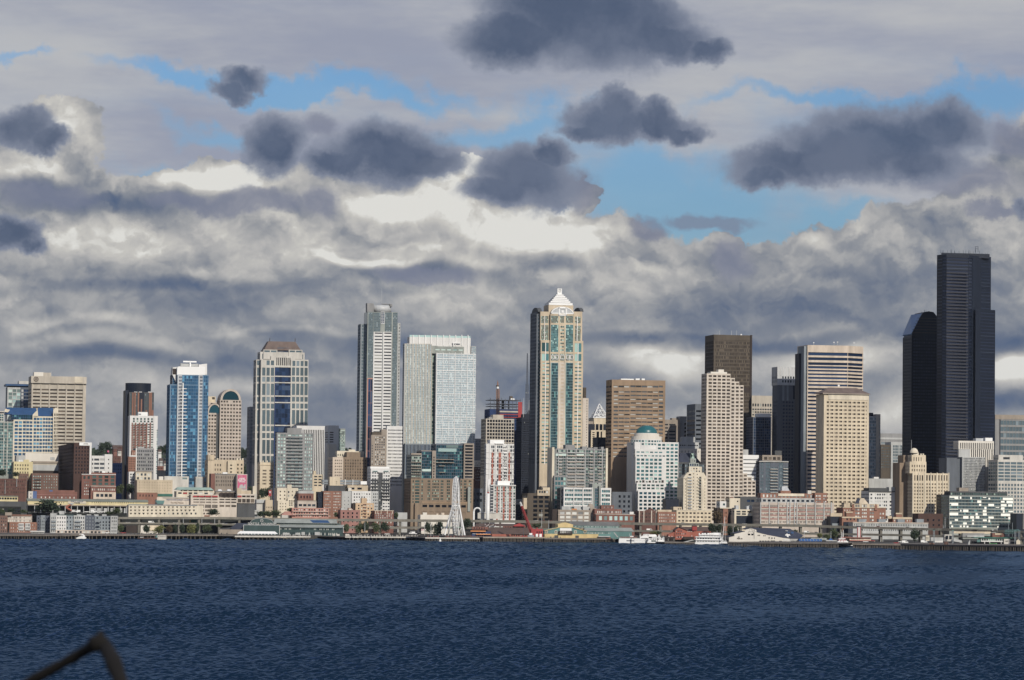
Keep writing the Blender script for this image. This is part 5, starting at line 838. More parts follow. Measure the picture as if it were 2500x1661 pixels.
b.volume([X(770, 6), X(818, 8), X(955, 20), X(948, 50), X(780, 50)], 0, zs, {1: thin(b, 640, 2600, 64, .28)}, 'black_granite', 'g_indigo', .4, 'shoulder')
b.volume([X(448, 12), X(900, 12), X(890, 40), X(455, 40)], b.fp(600, 140)[1], b.fp(600, 99)[1], {}, 'black_granite', 'g_black', .3, 'penthouse'); random.seed(3)
for k in range(26):
    x = random.uniform(440, 900); h = random.uniform(8, 26); b.mast(x, 100 - h + (28 if x > 820 else 0), 112 + (28 if x > 820 else 0), .22, 'antenna', 'steel', random.uniform(16, 24))
for x in (772, 795): b.mast(x, 48, 100, .3, 'antenna', 'steel', 20)
b.bx('antenna_frame', 768, 800, 46, 52, 20, .6, 'steel'); b.bx('antenna_frame', 768, 800, 66, 70, 20, .6, 'steel')
b = T('black_tower', 'dark tower with a rounded top and a sloping blue glass roof, beside the tallest tower', 15, 175, 420, 890, 3400, 'black_granite', 'g_indigo', [(185, 415, 10, .75, 900, 2400, 50, .55)], 'tower', xo=92, sidefx=.5)
a0, a1, zt, zb = b.rect(175, 412, 650, 890); mb = MB(); H = zt - zb
prof = [(a0, zb), (b.fp(215, 790)[0], b.fp(215, 790)[1]), (b.fp(250, 712)[0], b.fp(250, 712)[1]), (b.fp(285, 662)[0], b.fp(285, 662)[1]), (b.fp(335, 652)[0], zt), (b.fp(380, 660)[0], b.fp(380, 660)[1]), (a1, b.fp(412, 700)[1]), (b.fp(470, 890)[0], zb)]
mb.xprism(list(reversed(prof)), 0, b.d - 2); mb.build('rounded_top', 'black_granite', b.root)
for i in range(6): b.bx('floor_line', (228, 215, 204, 194, 184, 178)[i], 408, 715 + i * 27, 719 + i * 27, -.15, .2, 'brown_tower')
mb = MB(); L_ = [b.fp(x, y) for x, y in ((178, 862), (275, 672))]; dd = b.d
mb.poly([(L_[0][0] - .6, 0, L_[0][1]), (L_[1][0] - .6, 0, L_[1][1]), (L_[1][0] - 2.5, dd, L_[1][1]), (L_[0][0] - .6, dd, L_[0][1])]); mb.poly([(L_[0][0] - .6, 0, L_[0][1]), (L_[0][0] - .6, dd, L_[0][1]), (L_[0][0] - .1, dd, L_[0][1] - 1), (L_[0][0] - .1, 0, L_[0][1] - 1)])
mb.build('glass_slope', 'slope_glass', b.root)
for x, y in ((295, 638), (310, 645), (270, 655)): b.mast(x, y, 668, .3, 'antenna', 'steel', 8)
# ================================================================ frame 16
b = T('office_block', 'broad grey-green glass block with pale floor bands at the right edge of the view', 16, 1965, 2560, 190, 3450, 'grey', 'g_slate', [(2035, 2540, 12, .92, 255, 1200, 11, .68)], d=24); b.bx('parapet', 1965, 2560, 188, 250, -.3, .5, 'grey_brown'); b.bx('corner_groove', 2022, 2036, 250, 1200, -.2, .4, 'black_granite')
b = T('office_block', 'distant grey building with dark roof seen left of the dark rounded tower', 16, 392, 700, 442, 3700, 'grey', 'g_slate', [(396, 696, 1, .98, 550, 700, 3, .4)], d=24); b.bx('wall_band', 392, 700, 500, 525, -.4, .5, 'grey_light')
b = T('office_tower', 'brown and blue glass mid-rise in the gap left of the dark rounded tower', 16, 398, 690, 598, 3560, 'brown_tower', 'g_slate', [(402, 520, 5, .5, 620, 920, 8, .5)], 'building', d=24); b.part('wall', 535, 690, 560, None, -1, 20, 'grey_light', [(560, 640, 4, .8, 600, 920, 8, .8), (650, 688, 2, .8, 600, 920, 8, .8)], 'g_slate')
b = T('store_block', 'white blank block left of the stepped cream tower', 16, 232, 562, 1062, 3230, 'grey_light', None, None, d=22); b.bx('roof_plant', 302, 368, 1038, 1062, 4, 5, 'white_paint')
b = T('office_block', 'white office block with a dark roof and mixed square windows, right of the hip-roofed tower', 16, 236, 602, 1235, 3130, 'white_paint', 'g_mix', [(250, 280, 1, .8, 1255, 1700, 9, .45), (308, 400, 3, .65, 1255, 1700, 9, .5), (408, 485, 3, .65, 1255, 1700, 9, .5), (512, 545, 1, .8, 1255, 1700, 9, .5)], d=24); b.bx('roof', 232, 602, 1190, 1240, 2, 16, 'grey_dark'); b.bx('penthouse', 508, 600, 1178, 1236, 0, 8, 'grey_light'); b.bx('roof_edge', 232, 604, 1232, 1244, -1, 2, 'grey_dark')
b = T('deco_office', 'cream stepped office tower with ribbed walls, a left side painted as shaded and a small lantern', 16, 828, 1335, 988, 3110, 'cream', 'g_brown', [(845, 985, 4, .5, 1010, 1095, 1, .9), (1010, 1160, 4, .5, 1010, 1095, 1, .9), (1175, 1320, 4, .42, 1010, 1095, 1, .9), (845, 985, 4, .48, 1115, 1760, 14, .5), (1010, 1160, 4, .48, 1115, 1760, 14, .5), (1175, 1320, 4, .42, 1115, 1760, 14, .5)], 'tower', xo=605, rec=.4); DO = b
for x in (835, 918, 1000, 1082, 1168, 1248, 1328): b.bx('pier', x - 6, x + 6, 980, 1800, -.5, .6, 'cream_light')
b.part('wall', 792, 1020, 830, 990, 1, 24, 'cream', [(810, 1010, 6, .4, 860, 975, 2, .55)], 'g_brown'); b.part('wall', 820, 1012, 738, 832, 2, 20, 'cream', [(835, 965, 4, .35, 765, 825, 1, .9)], 'g_brown'); b.part('wall', 655, 795, 845, None, 14, 20, 'taupe'); b.part('wall', 706, 822, 740, 850, 14, 16, 'taupe')  # taupe walls carry the left side's shade in their colour
b.bx('lantern_base', 845, 915, 705, 740, 4, 4, 'cream_light'); q = b.fp(880, 708); mb = MB(); mb.dome((q[0], 6, q[1]), 4, 4, 4.6, 12, 5); mb.build('lantern', 'cream_light', b.root, True); b.mast(816, 530, 740, .2, 'flagpole')
for x in (940, 970): b.bx('chimney', x, x + 18, 718, 740, 4, 2, 'cream_light')
b = T('office_tower', 'white-ribbed tower stepping over a gridded lower front with a pale blank panel', 16, 1462, 1948, 545, 3190, 'white_warm', 'g_black', [(1475, 1940, 18, .48, 572, 655, 1, 1)], 'tower', xo=1390, rec=.8, yb=660)
b.part('wall', 1620, 1898, 655, None, 0, 24, 'white_warm', [(1625, 1895, 10, .48, 660, 1600, 1, 1)], 'g_black', rec=.8); b.part('wall', 1898, 1946, 655, 812, 0, 22, 'white_warm', [(1902, 1940, 2, .48, 656, 800, 1, 1)], 'g_black', rec=.8)
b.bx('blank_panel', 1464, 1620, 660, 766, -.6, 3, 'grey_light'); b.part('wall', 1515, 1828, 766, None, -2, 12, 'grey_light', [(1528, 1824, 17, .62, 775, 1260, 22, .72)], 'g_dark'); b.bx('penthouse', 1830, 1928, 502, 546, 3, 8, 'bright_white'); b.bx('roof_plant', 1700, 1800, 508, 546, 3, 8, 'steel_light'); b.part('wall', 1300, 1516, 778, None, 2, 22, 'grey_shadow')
b = T('office_block', 'dark side building behind the ribbed tower, below the black tower', 16, 1900, 2000, 740, 3210, 'black_granite', 'g_green', [(1905, 1995, 3, .4, 830, 1150, 6, .6)], d=18)
b = T('office_block', 'tan gridded office block with glazed upper storeys at the right edge of the view', 16, 2000, 2600, 805, 3160, 'concrete_pale', 'g_slate', [(2003, 2600, 7, .9, 830, 1100, 6, .72), (2003, 2600, 14, .62, 1125, 1800, 13, .6)], d=26); b.part('penthouse', 2010, 2345, 738, 806, 3, 14, 'concrete_pale', [(2070, 2170, 1, .9, 765, 800, 1, .9)], 'g_grey')
b = T('office_block', 'dark low building between the ribbed tower and the sunlit glass block', 18, 885, 1015, 205, 3085, 'black_granite', 'g_brown', [(890, 955, 1, .9, 235, 480, 4, .5)], d=16); b.bx('painted_lit_wall', 885, 955, 240, 275, -.2, .3, 'taupe')  # taupe panel paints a lit patch onto the dark wall
b = T('glass_block', 'low green glass office block with sun glints painted on as white panes', 18, 1018, 2165, 225, 3060, 'grey_green', 'g_tealdark', [(1025, 2160, 44, .84, 240, 800, 10, .72)], d=22, rec=.12)
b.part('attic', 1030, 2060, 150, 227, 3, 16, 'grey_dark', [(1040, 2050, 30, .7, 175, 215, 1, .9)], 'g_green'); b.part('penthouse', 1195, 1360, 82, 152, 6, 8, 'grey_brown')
pat = ["AB........................................", ]
random.seed(11)
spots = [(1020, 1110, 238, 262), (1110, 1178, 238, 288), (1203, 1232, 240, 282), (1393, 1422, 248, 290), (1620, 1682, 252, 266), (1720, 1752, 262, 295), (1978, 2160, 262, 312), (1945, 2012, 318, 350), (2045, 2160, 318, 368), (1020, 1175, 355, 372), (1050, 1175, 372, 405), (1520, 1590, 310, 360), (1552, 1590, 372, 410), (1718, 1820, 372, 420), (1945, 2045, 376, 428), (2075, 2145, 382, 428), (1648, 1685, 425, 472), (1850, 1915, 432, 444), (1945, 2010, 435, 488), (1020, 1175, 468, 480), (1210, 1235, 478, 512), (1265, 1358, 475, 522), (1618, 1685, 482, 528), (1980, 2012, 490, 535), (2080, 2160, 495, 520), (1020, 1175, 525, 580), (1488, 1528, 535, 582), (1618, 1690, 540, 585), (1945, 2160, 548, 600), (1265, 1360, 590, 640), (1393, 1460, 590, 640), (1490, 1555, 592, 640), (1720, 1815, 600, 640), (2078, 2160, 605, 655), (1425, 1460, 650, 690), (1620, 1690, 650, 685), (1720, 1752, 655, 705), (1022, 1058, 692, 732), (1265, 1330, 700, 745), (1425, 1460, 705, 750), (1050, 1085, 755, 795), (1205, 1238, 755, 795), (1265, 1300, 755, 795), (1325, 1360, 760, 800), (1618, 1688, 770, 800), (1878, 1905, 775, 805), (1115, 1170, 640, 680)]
for x0, x1, y0, y1 in spots: b.bx('painted_glint', x0, x1, y0, y1, -.08, .18, 'g_glint_white')  # matte white panes paint the sun glints onto the glass
for i in range(9): b.bx('floor_band', 1018, 2165, 298 + i * 58, 303 + i * 58, -.25, .3, 'grey_green')
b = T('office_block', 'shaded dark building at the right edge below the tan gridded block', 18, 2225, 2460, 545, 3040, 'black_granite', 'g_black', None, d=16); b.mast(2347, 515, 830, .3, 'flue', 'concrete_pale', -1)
# ================================================================ frame 17-18 lower rows
b = T('brick_hotel', 'ornate red-brick hotel with pale gables and white bay windows below the hip-roofed tower', 17, 1245, 2065, 470, 3060, 'brick_orange', 'g_white', [(1255, 1400, 3, .4, 490, 600, 2, .5), (1475, 1565, 2, .85, 415 + 60, 740, 4, .6), (1605, 1705, 3, .8, 475, 740, 4, .6), (1755, 1840, 2, .85, 475, 740, 4, .6), (1940, 2045, 2, .6, 545, 700, 2, .5)], d=20)
b.part('wall', 1460, 1930, 400, 475, 0, 18, 'sand', [(1475, 1565, 2, .85, 410, 470, 1, .9), (1605, 1705, 3, .8, 405, 470, 1, .9), (1755, 1840, 2, .85, 410, 470, 1, .9)], 'g_white'); b.wedge('roof', 1560, 1740, 288, 402, 3, 8, 'sand', 2); b.pg('skylight', [(1480, 380), (1520, 292), (1580, 290), (1545, 384)], 1, 1, 'navy_roof')
for x in (1440, 1880): b.pg('gable', [(x - 25, 520), (x - 22, 440), (x, 395), (x + 22, 440), (x + 25, 520)], -1, 1.4, 'brick_orange')
b.bx('cornice', 1240, 2070, 462, 476, -.5, .7, 'sand'); b.part('wall', 1265, 1440, 375, 470, 4, 8, 'sand', [(1275, 1290, 1, .9, 375, 400, 1, .9)], 'g_black'); b.part('wall', 1395, 1410, 372, 480, 3, 2, 'brown_dark')
b = T('brick_house', 'low red-brick wing with scalloped sand-coloured parapets beside a dark doorway', 17, 1225, 1590, 650, 3042, 'brick_orange', 'g_dark', [(1290, 1560, 4, .4, 668, 720, 1, .7)], d=14); b.part('wall', 1310, 1425, 550, 655, 2, 6, 'brick_orange'); b.bx('parapet', 1305, 1430, 545, 572, 1.6, 1, 'sand'); b.bx('parapet', 1225, 1590, 645, 672, -.4, .6, 'sand'); b.part('wall', 1258, 1430, 745, None, -1, 4, 'black_granite')
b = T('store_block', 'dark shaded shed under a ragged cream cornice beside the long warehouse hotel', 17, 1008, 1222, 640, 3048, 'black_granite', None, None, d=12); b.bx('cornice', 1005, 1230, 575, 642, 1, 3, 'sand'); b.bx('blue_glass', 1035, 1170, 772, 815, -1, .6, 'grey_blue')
b = T('brick_house', 'red-brick corner building with a cream parapet left of the cream stepped tower base', 18, 0, 345, 622, 3055, 'brick_orange', 'g_white', [(10, 330, 7, .4, 640, 700, 1, .6)], d=14); b.bx('parapet', 0, 345, 612, 650, -.4, 1, 'sand'); b.part('wall', 60, 162, 540, 622, 2, 6, 'brick_orange'); b.bx('parapet', 55, 165, 534, 560, 1.6, 1, 'sand'); b.part('wall', -95, -20, 590, 640, 3, 6, 'sand')
b = T('station_building', 'long pale two-storey pier station seen behind the viaduct with grey roof boxes', 17, 1435, 2880, 768, 3025, 'grey_light', 'g_dark', [(1450, 2870, 44, .4, 782, 830, 1, .8), (1600, 2870, 30, .4, 885, 925, 1, .6)], d=14)
b.bx('cornice', 1432, 2885, 752, 770, -.5, 10, 'pink_stone')
for x in (1545, 1930, 2295, 2660): b.bx('roof_box', x, x + 135, 690, 755, 2, 5, 'grey_blue')
b = T('brick_warehouse', 'shaded maroon brick building beside the sunlit glass block', 18, 455, 900, 548, 3050, 'brown_red', 'g_black', [(480, 880, 4, .3, 620, 800, 2, .4)], d=16)
for x in (900, 938, 990): pass

# ================================================================ viaduct
VP = [(262, 1262.5, 1267.5, 1275, 1279.5, 2895), (540, 1262.5, 1268, 1278, 1282.5, 2940), (800, 1266.8, 1273, 1285.5, 1291, 2990), (1160, 1269.5, 1275.7, 1286.5, 1292, 3005), (1300, 1271, 1277.5, 1289, 1294, 3000),
      (1540, 1276, 1282, 1294, 1299, 2985), (1960, 1280.8, 1287, 1300, 1305.5, 2930), (2050, 1284, 1290, 1302, 1307, 2915), (2300, 1290.5, 1296, 1306.5, 1311.5, 2860), (2540, 1297.5, 1303, 1313, 1318, 2780)]
def vpt(px):
    for a, b in zip(VP, VP[1:]):
        if px <= b[0]:
            t = (px - a[0]) / (b[0] - a[0]); return [p + (q - p) * t for p, q in zip(a, b)]
    return list(VP[-1])
vd = thing('viaduct', 'long double-deck concrete highway viaduct running behind the piers', 'viaduct', (0, 2990, 3))
VO = Vector((0, 2990, 3))
def deck(name, i0, i1, mat, w=15, extra=0):
    mb = MB(); prev = None
    for px in [262, 400, 540, 670, 800, 980, 1160, 1300, 1420, 1540, 1750, 1960, 2050, 2180, 2300, 2420, 2540]:
        v = vpt(px); top = atY(px, v[i0], v[5]) - VO; bot = atY(px, v[i1], v[5]) - VO
        top.z += extra
        q = [Vector((top.x, top.y, top.z)), Vector((top.x, top.y, bot.z)), Vector((top.x, top.y + w, bot.z)), Vector((top.x, top.y + w, top.z)), Vector((top.x, top.y + w - .4, top.z)), Vector((top.x, top.y + w - .4, top.z - .9)), Vector((top.x, top.y + .4, top.z - .9)), Vector((top.x, top.y + .4, top.z))]
        i = len(mb.v); mb.v += [tuple(p) for p in q]
        if prev is not None:
            for k in range(8): mb.f.append((prev + k, prev + (k + 1) % 8, i + (k + 1) % 8, i + k))
        prev = i
    mb.f.append(tuple(range(8)))
    return mb.build(name, mat, vd)
deck('upper_deck', 1, 2, 'viaduct_concrete'); deck('lower_deck', 3, 4, 'viaduct_concrete')
vcol = MB(); vcol.box((-.9, 0, 0), (.9, 1.4, 1)); vcol = vcol.build('column', 'viaduct_concrete', vd)
cols = [290 + 49 * i for i in range(46)]
for i, px in enumerate(cols):
    v = vpt(px); t = atY(px, v[2], v[5]) - VO
    for j, dy in enumerate((.9, 12.5)):
        o = vcol if i == 0 and j == 0 else vcol.copy()
        if o is not vcol: C.objects.link(o)
        o.parent = vd; o.location = (t.x, t.y + dy, -1); o.scale = (1, 1, t.z + 1.6)
mb = MB()
for px in range(275, 2540, 24):
    v = vpt(px); t = atY(px, v[2], v[5]) - VO; mb.box((t.x - .25, t.y - .12, t.z - .2), (t.x + .25, t.y + .05, t.z + 1.6))
tag(mb.build('rib', 'viaduct_concrete', vd), None, kind='stuff')

rw0 = thing('shade_wall', 'retaining wall coloured near-black as deep shade behind the viaduct decks below the market', 'wall', (0, 2950, 3)); mb = MB(); prev = None
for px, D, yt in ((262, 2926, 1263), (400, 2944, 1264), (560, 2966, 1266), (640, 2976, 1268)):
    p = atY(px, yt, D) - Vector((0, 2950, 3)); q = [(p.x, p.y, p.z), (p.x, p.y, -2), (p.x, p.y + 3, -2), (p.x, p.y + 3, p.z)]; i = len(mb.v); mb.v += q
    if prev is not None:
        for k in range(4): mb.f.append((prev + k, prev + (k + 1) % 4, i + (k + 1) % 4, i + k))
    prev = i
mb.build('wall', 'wall_dark', rw0)  # added near-black wall paints the deep shade under the decks
# ================================================================ cars
def make_car(paint, van=False):
    r = thing('car', 'car', 'car', (0, 0, 0)); L = 2.3 if not van else 2.6; h = 1.45 if not van else 2.2
    b = MB(); b.xprism([(-L, .35), (L, .35), (L, .8), (L * .62, .95), (L * .62 - .1, .95), (-L * .9, 1.0), (-L, .8)] if not van else [(-L, .35), (L, .35), (L, 1.1), (L * .7, 1.3), (L * .6, h), (-L, h)], -.9, .9); b.build('body', paint, r)
    if not van: k = MB(); k.xprism([(L * .55, .95), (L * .2, h), (-L * .55, h), (-L * .85, .98)], -.8, .8); k.build('cabin', 'g_black', r)
    else: k = MB(); k.xprism([(L * .68, 1.3), (L * .58, h - .25), (L * .1, h - .25), (L * .1, 1.3)], -.93, .93); k.build('cabin', 'g_black', r)
    for sx in (-1, 1):
        for sy in (-1, 1):
            wv_ = MB(); wv_.tube((sx * L * .62, sy * .92, .34), (sx * L * .62, sy * .7, .34), .34, n=10); wv_.build('wheel', 'rubber', r)
    return r
CARS = {'white': make_car('bright_white'), 'van': make_car('bright_white', True), 'red': make_car('red_paint'), 'grey': make_car('grey_metal'), 'blue': make_car('blue_paint'), 'black': make_car('hullblack')}
used_c = set()
CL = [('white', 'u', 1308, 'white car on the upper viaduct deck left of the two red cars'), ('red', 'u', 1324, 'red car on the upper viaduct deck just right of the red crane'), ('red', 'u', 1342, 'red car farther right of two on the upper viaduct deck behind the crane'),
      ('white', 'u', 1762, 'white car on the upper viaduct deck behind the thin sail mast'), ('white', 'u', 1819, 'white car on the upper viaduct deck under the black blank wall'), ('white', 'u', 1879, 'white car on the upper viaduct deck at the left part of the warehouse hotel'), ('white', 'u', 1951, 'white car on the upper viaduct deck at the right part of the warehouse hotel'),
      ('white', 'u', 2108, 'white car on the upper viaduct deck beside the striped pylon'), ('red', 'u', 2143, 'red car on the upper viaduct deck right of the striped pylon'), ('grey', 'u', 1105, 'grey car on the upper viaduct deck behind the white wheel'), ('grey', 'u', 900, 'grey car on the upper viaduct deck above the wooded promenade'),
      ('van', 'l', 1970, 'white van on the lower viaduct deck behind the dark pier roof'), ('grey', 'l', 1994, 'grey car on the lower viaduct deck close behind the white van'), ('white', 'l', 1612, 'white car on the lower viaduct deck left of the red restaurant'), ('white', 'l', 1642, 'white car on the lower viaduct deck touching the red restaurant roof'), ('van', 'l', 1586, 'cream van on the lower viaduct deck above the moored white boats'), ('blue', 'l', 1562, 'blue car on the lower viaduct deck above the moored white boats'),
      ('white', 'l', 948, 'white car on the lower viaduct deck above the green tree pair'), ('white', 'l', 958, 'second white car following close on the lower viaduct deck'), ('red', 'l', 973, 'red car on the lower viaduct deck left of the wheel'), ('white', 'l', 866, 'white car on the lower viaduct deck in front of the pink-brick house'), ('red', 'l', 1078, 'red car on the lower viaduct deck seen through the wheel legs'),
      ('van', 'l', 369, 'white van on the shaded lower viaduct deck below the heart windows'), ('white', 'l', 311, 'white car on the shaded lower viaduct deck near its left end'), ('white', 'l', 337, 'leftmost but one white car on the shaded lower viaduct deck'), ('white', 'l', 402, 'white car on the shaded lower viaduct deck right of the white van'), ('white', 'l', 428, 'white car in the middle of the shaded stretch of lower deck'), ('white', 'l', 437, 'white car bumper to bumper in the shaded stretch of lower deck'),
      ('grey', 'l', 452, 'grey car on the shaded lower deck left of the green truck'), ('white', 'l', 495, 'white car on the lower viaduct deck right of the green truck'), ('white', 'l', 507, 'white car on the lower viaduct deck beside a street lamp'), ('red', 'l', 513, 'red car on the lower viaduct deck before the brick warehouse'), ('white', 'l', 541, 'white car on the lower viaduct deck in front of the orange-brick warehouse'), ('blue', 'l', 548, 'blue car on the lower viaduct deck in front of the orange-brick warehouse'), ('white', 'l', 570, 'white car on the lower viaduct deck at the right of the orange-brick warehouse'),
      ('white', 'u', 1668, 'white car on the upper viaduct deck behind the red cupola'), ('grey', 'u', 2215, 'grey car on the upper viaduct deck by the long pale station'), ('white', 'u', 2430, 'white car on the upper viaduct deck below the low green glass block')]
for kind, dk_, px, lab in CL:
    c = CARS[kind] if kind not in used_c else copy_tree(CARS[kind]); used_c.add(kind)
    v = vpt(px); p = atY(px, v[1] if dk_ == 'u' else v[3], v[5]); c.location = (p.x, p.y + 2.2, p.z - .88); c.rotation_euler = (0, 0, math.radians(random.choice((0, 180))))
    c['label'] = lab; c['group'] = 'cars on the viaduct'; c['category'] = 'van' if kind == 'van' else 'car'
    if kind == 'van': c.name = 'van'
b = Bld('truck', 'green truck with a yellow nose standing on the shaded lower viaduct deck', 'truck', 21, 808, 985, 765, 2938, d=2.4, th=.02, base=5)
b.bx('cargo_box', 845, 985, 768, 842, 0, 2.4, 'green_tarp'); b.bx('cab', 805, 845, 790, 842, 0, 2.4, 'yellow'); b.bx('roof_load', 890, 980, 752, 770, .3, 1.6, 'sand')
for x in (820, 900, 960): b.bx('wheel', x, x + 14, 836, 850, -.05, 2.5, 'rubber')

# vehicles standing at street level and on the docks
PK = [('white', 7, 930, 820, 2935, 'white car parked on the street in front of the dark red brick building'), ('grey', 7, 660, 822, 2935, 'grey car parked behind the two olive promenade trees'), ('van', 7, 1270, 812, 2930, 'white van parked on the open promenade left of the small flag'), ('white', 7, 1320, 815, 2932, 'white car parked next to the white van on the open promenade'), ('black', 7, 1370, 818, 2932, 'black car parked just left of the small striped flag'),
      ('white', 2, 1470, 1140, 2790, 'white car parked at the right end of the blue-grey waterfront apartments'), ('red', 2, 1690, 1142, 2800, 'red car parked by the brown-roofed shed under the viaduct'), ('van', 2, 1060, 852, 2962, 'white van standing on the terrace above the blue-grey waterfront apartments'), ('van', 2, 1290, 850, 2962, 'second white van standing on the terrace behind the apartment roofs'), ('white', 2, 1190, 852, 2962, 'white car between the two vans on the terrace behind the apartment roofs'), ('white', 2, 1400, 852, 2962, 'white car at the right end of the terrace behind the apartment roofs'), ('grey', 2, 850, 852, 2962, 'grey car at the left end of the terrace behind the apartment roofs'),
      ('white', 17, 1680, 1140, 2870, 'white car parked in front of the low cream restaurant'), ('van', 18, 215, 1080, 2800, 'white van parked left of the leftmost teal lift tower'), ('white', 18, 150, 1070, 2800, 'white car parked on the rusty pier beside the white van'), ('red', 18, 60, 1090, 2800, 'red car parked on the rusty pier'), ('van', 18, 560, 1075, 2780, 'white van waiting at the ferry ramp'), ('grey', 18, 1120, 1110, 2760, 'grey car waiting on the ferry dock left of the green bus'), ('blue', 18, 1330, 1118, 2760, 'blue car waiting on the ferry dock near the green bus'), ('white', 18, 1230, 1115, 2760, 'white car waiting between a grey and a blue car on the ferry dock')]
for kind, f, x, y, D, lab in PK:
    src = next(o for k_, o in CARS.items() if k_ == kind); c = copy_tree(src) if kind in used_c else src; used_c.add(kind); p = atY(*cv(f, x, y), D)
    c.location = (p.x, D, p.z); c.rotation_euler = (0, 0, math.radians(random.choice((0, 180, 8)))); c['label'] = lab; c['group'] = 'vehicles parked along the waterfront'; c['category'] = 'van' if kind == 'van' else 'car'
    if kind == 'van': c.name = 'van'
b = Bld('container_stack', 'stack of rust and grey shipping containers on the ferry dock', 'containers', 28, 1395, 1500, 560, 2700, d=6, th=.05, base=2.5); b.bx('container', 1395, 1445, 578, 602, 0, 2.5, 'brick'); b.bx('container', 1448, 1500, 578, 602, 0, 2.5, 'grey_metal'); b.bx('container', 1400, 1460, 556, 577, .2, 2.5, 'orange_paint')
b = Bld('container_stack', 'long row of maroon and pale crates at the edge of the ferry dock', 'containers', 28, 1520, 1690, 600, 2690, d=4, th=.05, base=2.5)
for i, m_ in enumerate(('brown_red', 'grey_light', 'brown_red', 'grey_brown', 'concrete_pale')): b.bx('crate', 1520 + i * 62, 1575 + i * 62, 596 + i % 2 * 8, 626, 0, 3, m_)
# ================================================================ trees
W('leaf_dark', (.035, .060, .028), rough=.7, var=.45, scale=.3, streak=False); W('leaf_green', (.075, .105, .035), rough=.7, var=.4, scale=.3, streak=False); W('leaf_yellow', (.17, .18, .035), rough=.7, var=.35, scale=.3, streak=False); W('leaf_brown', (.11, .075, .035), rough=.7, var=.4, scale=.3, streak=False); W('trunk_bark', (.06, .045, .035))
def crown_mesh(seed, mat, conifer=False, n=950):
    r = random.Random(seed); mb = MB(); lobes = [(r.uniform(-.28, .28), r.uniform(-.28, .28), r.uniform(.3, .8), r.uniform(.22, .38)) for _ in range(11)]
    for i in range(n):
        if conifer:
            z = r.random() ** .8; rad = (1 - z) * .42 * (.75 + .4 * math.sin(z * 26)); a = r.uniform(0, 6.28); q = rad * math.sqrt(r.random()); c = Vector((q * math.cos(a), q * math.sin(a), .12 + z * .88))
        else:
            lx, ly, lz, lr = r.choice(lobes); d = Vector((r.gauss(0, 1), r.gauss(0, 1), r.gauss(0, 1))).normalized() * lr * r.uniform(.55, 1.08); c = Vector((lx, ly, lz)) + d
            c.z = max(.14, min(1.04, c.z))
        s = r.uniform(.035, .08); u = Vector((r.gauss(0, 1), r.gauss(0, 1), r.gauss(0, 1))).normalized(); v = u.orthogonal().normalized(); w_ = u.cross(v)
        mb.poly([c + v * s, c + w_ * s * .8, c - v * s, c - w_ * s * .7])
    me = bpy.data.meshes.new('crown'); me.from_pydata(mb.v, [], mb.f); me.materials.append(MT[mat]); return me
CR = {}
for mat in ('leaf_dark', 'leaf_green', 'leaf_yellow', 'leaf_brown'):
    CR[mat] = [crown_mesh(k + hash(mat) % 7 * 0, mat) for k in range(3)]
CR['conifer'] = [crown_mesh(9, 'leaf_dark', True)]
tm = MB(); tm.tube((0, 0, 0), (0, 0, .55), .035, .02, 6)
for k in range(5):
    a = k * 1.26; tm.tube((0, 0, .3 + .04 * k), (.2 * math.cos(a), .2 * math.sin(a), .6 + .05 * k), .016, .006, 4)
TRK = bpy.data.meshes.new('trunk'); TRK.from_pydata(tm.v, [], tm.f); TRK.materials.append(MT['trunk_bark'])
def tree(label, f, x0, x1, yt, yb, D, mat='leaf_green', name='tree', group='trees along the waterfront'):
    xm = (x0 + x1) / 2; a = atY(*cv(f, xm, yt), D); z0 = atY(*cv(f, xm, yb), D).z; h = a.z - z0; wid = abs(atY(*cv(f, x1, yt), D).x - atY(*cv(f, x0, yt), D).x)
    zg = min(z0, max(ground(a.x, D), 2)); r = thing(name, label, 'tree', (a.x, D, zg), random.uniform(0, 6), group); h = a.z - zg
    o = bpy.data.objects.new('crown', random.choice(CR[mat])); C.objects.link(o); o.parent = r; hc_ = min(h * 1.05, (a.z - z0) * 1.12); o.scale = (wid * 1.2, wid * 1.2, hc_); o.location = (0, 0, h - hc_ * .98)
    t = bpy.data.objects.new('trunk', TRK); C.objects.link(t); t.parent = r; t.scale = (wid * .9, wid * .9, h)
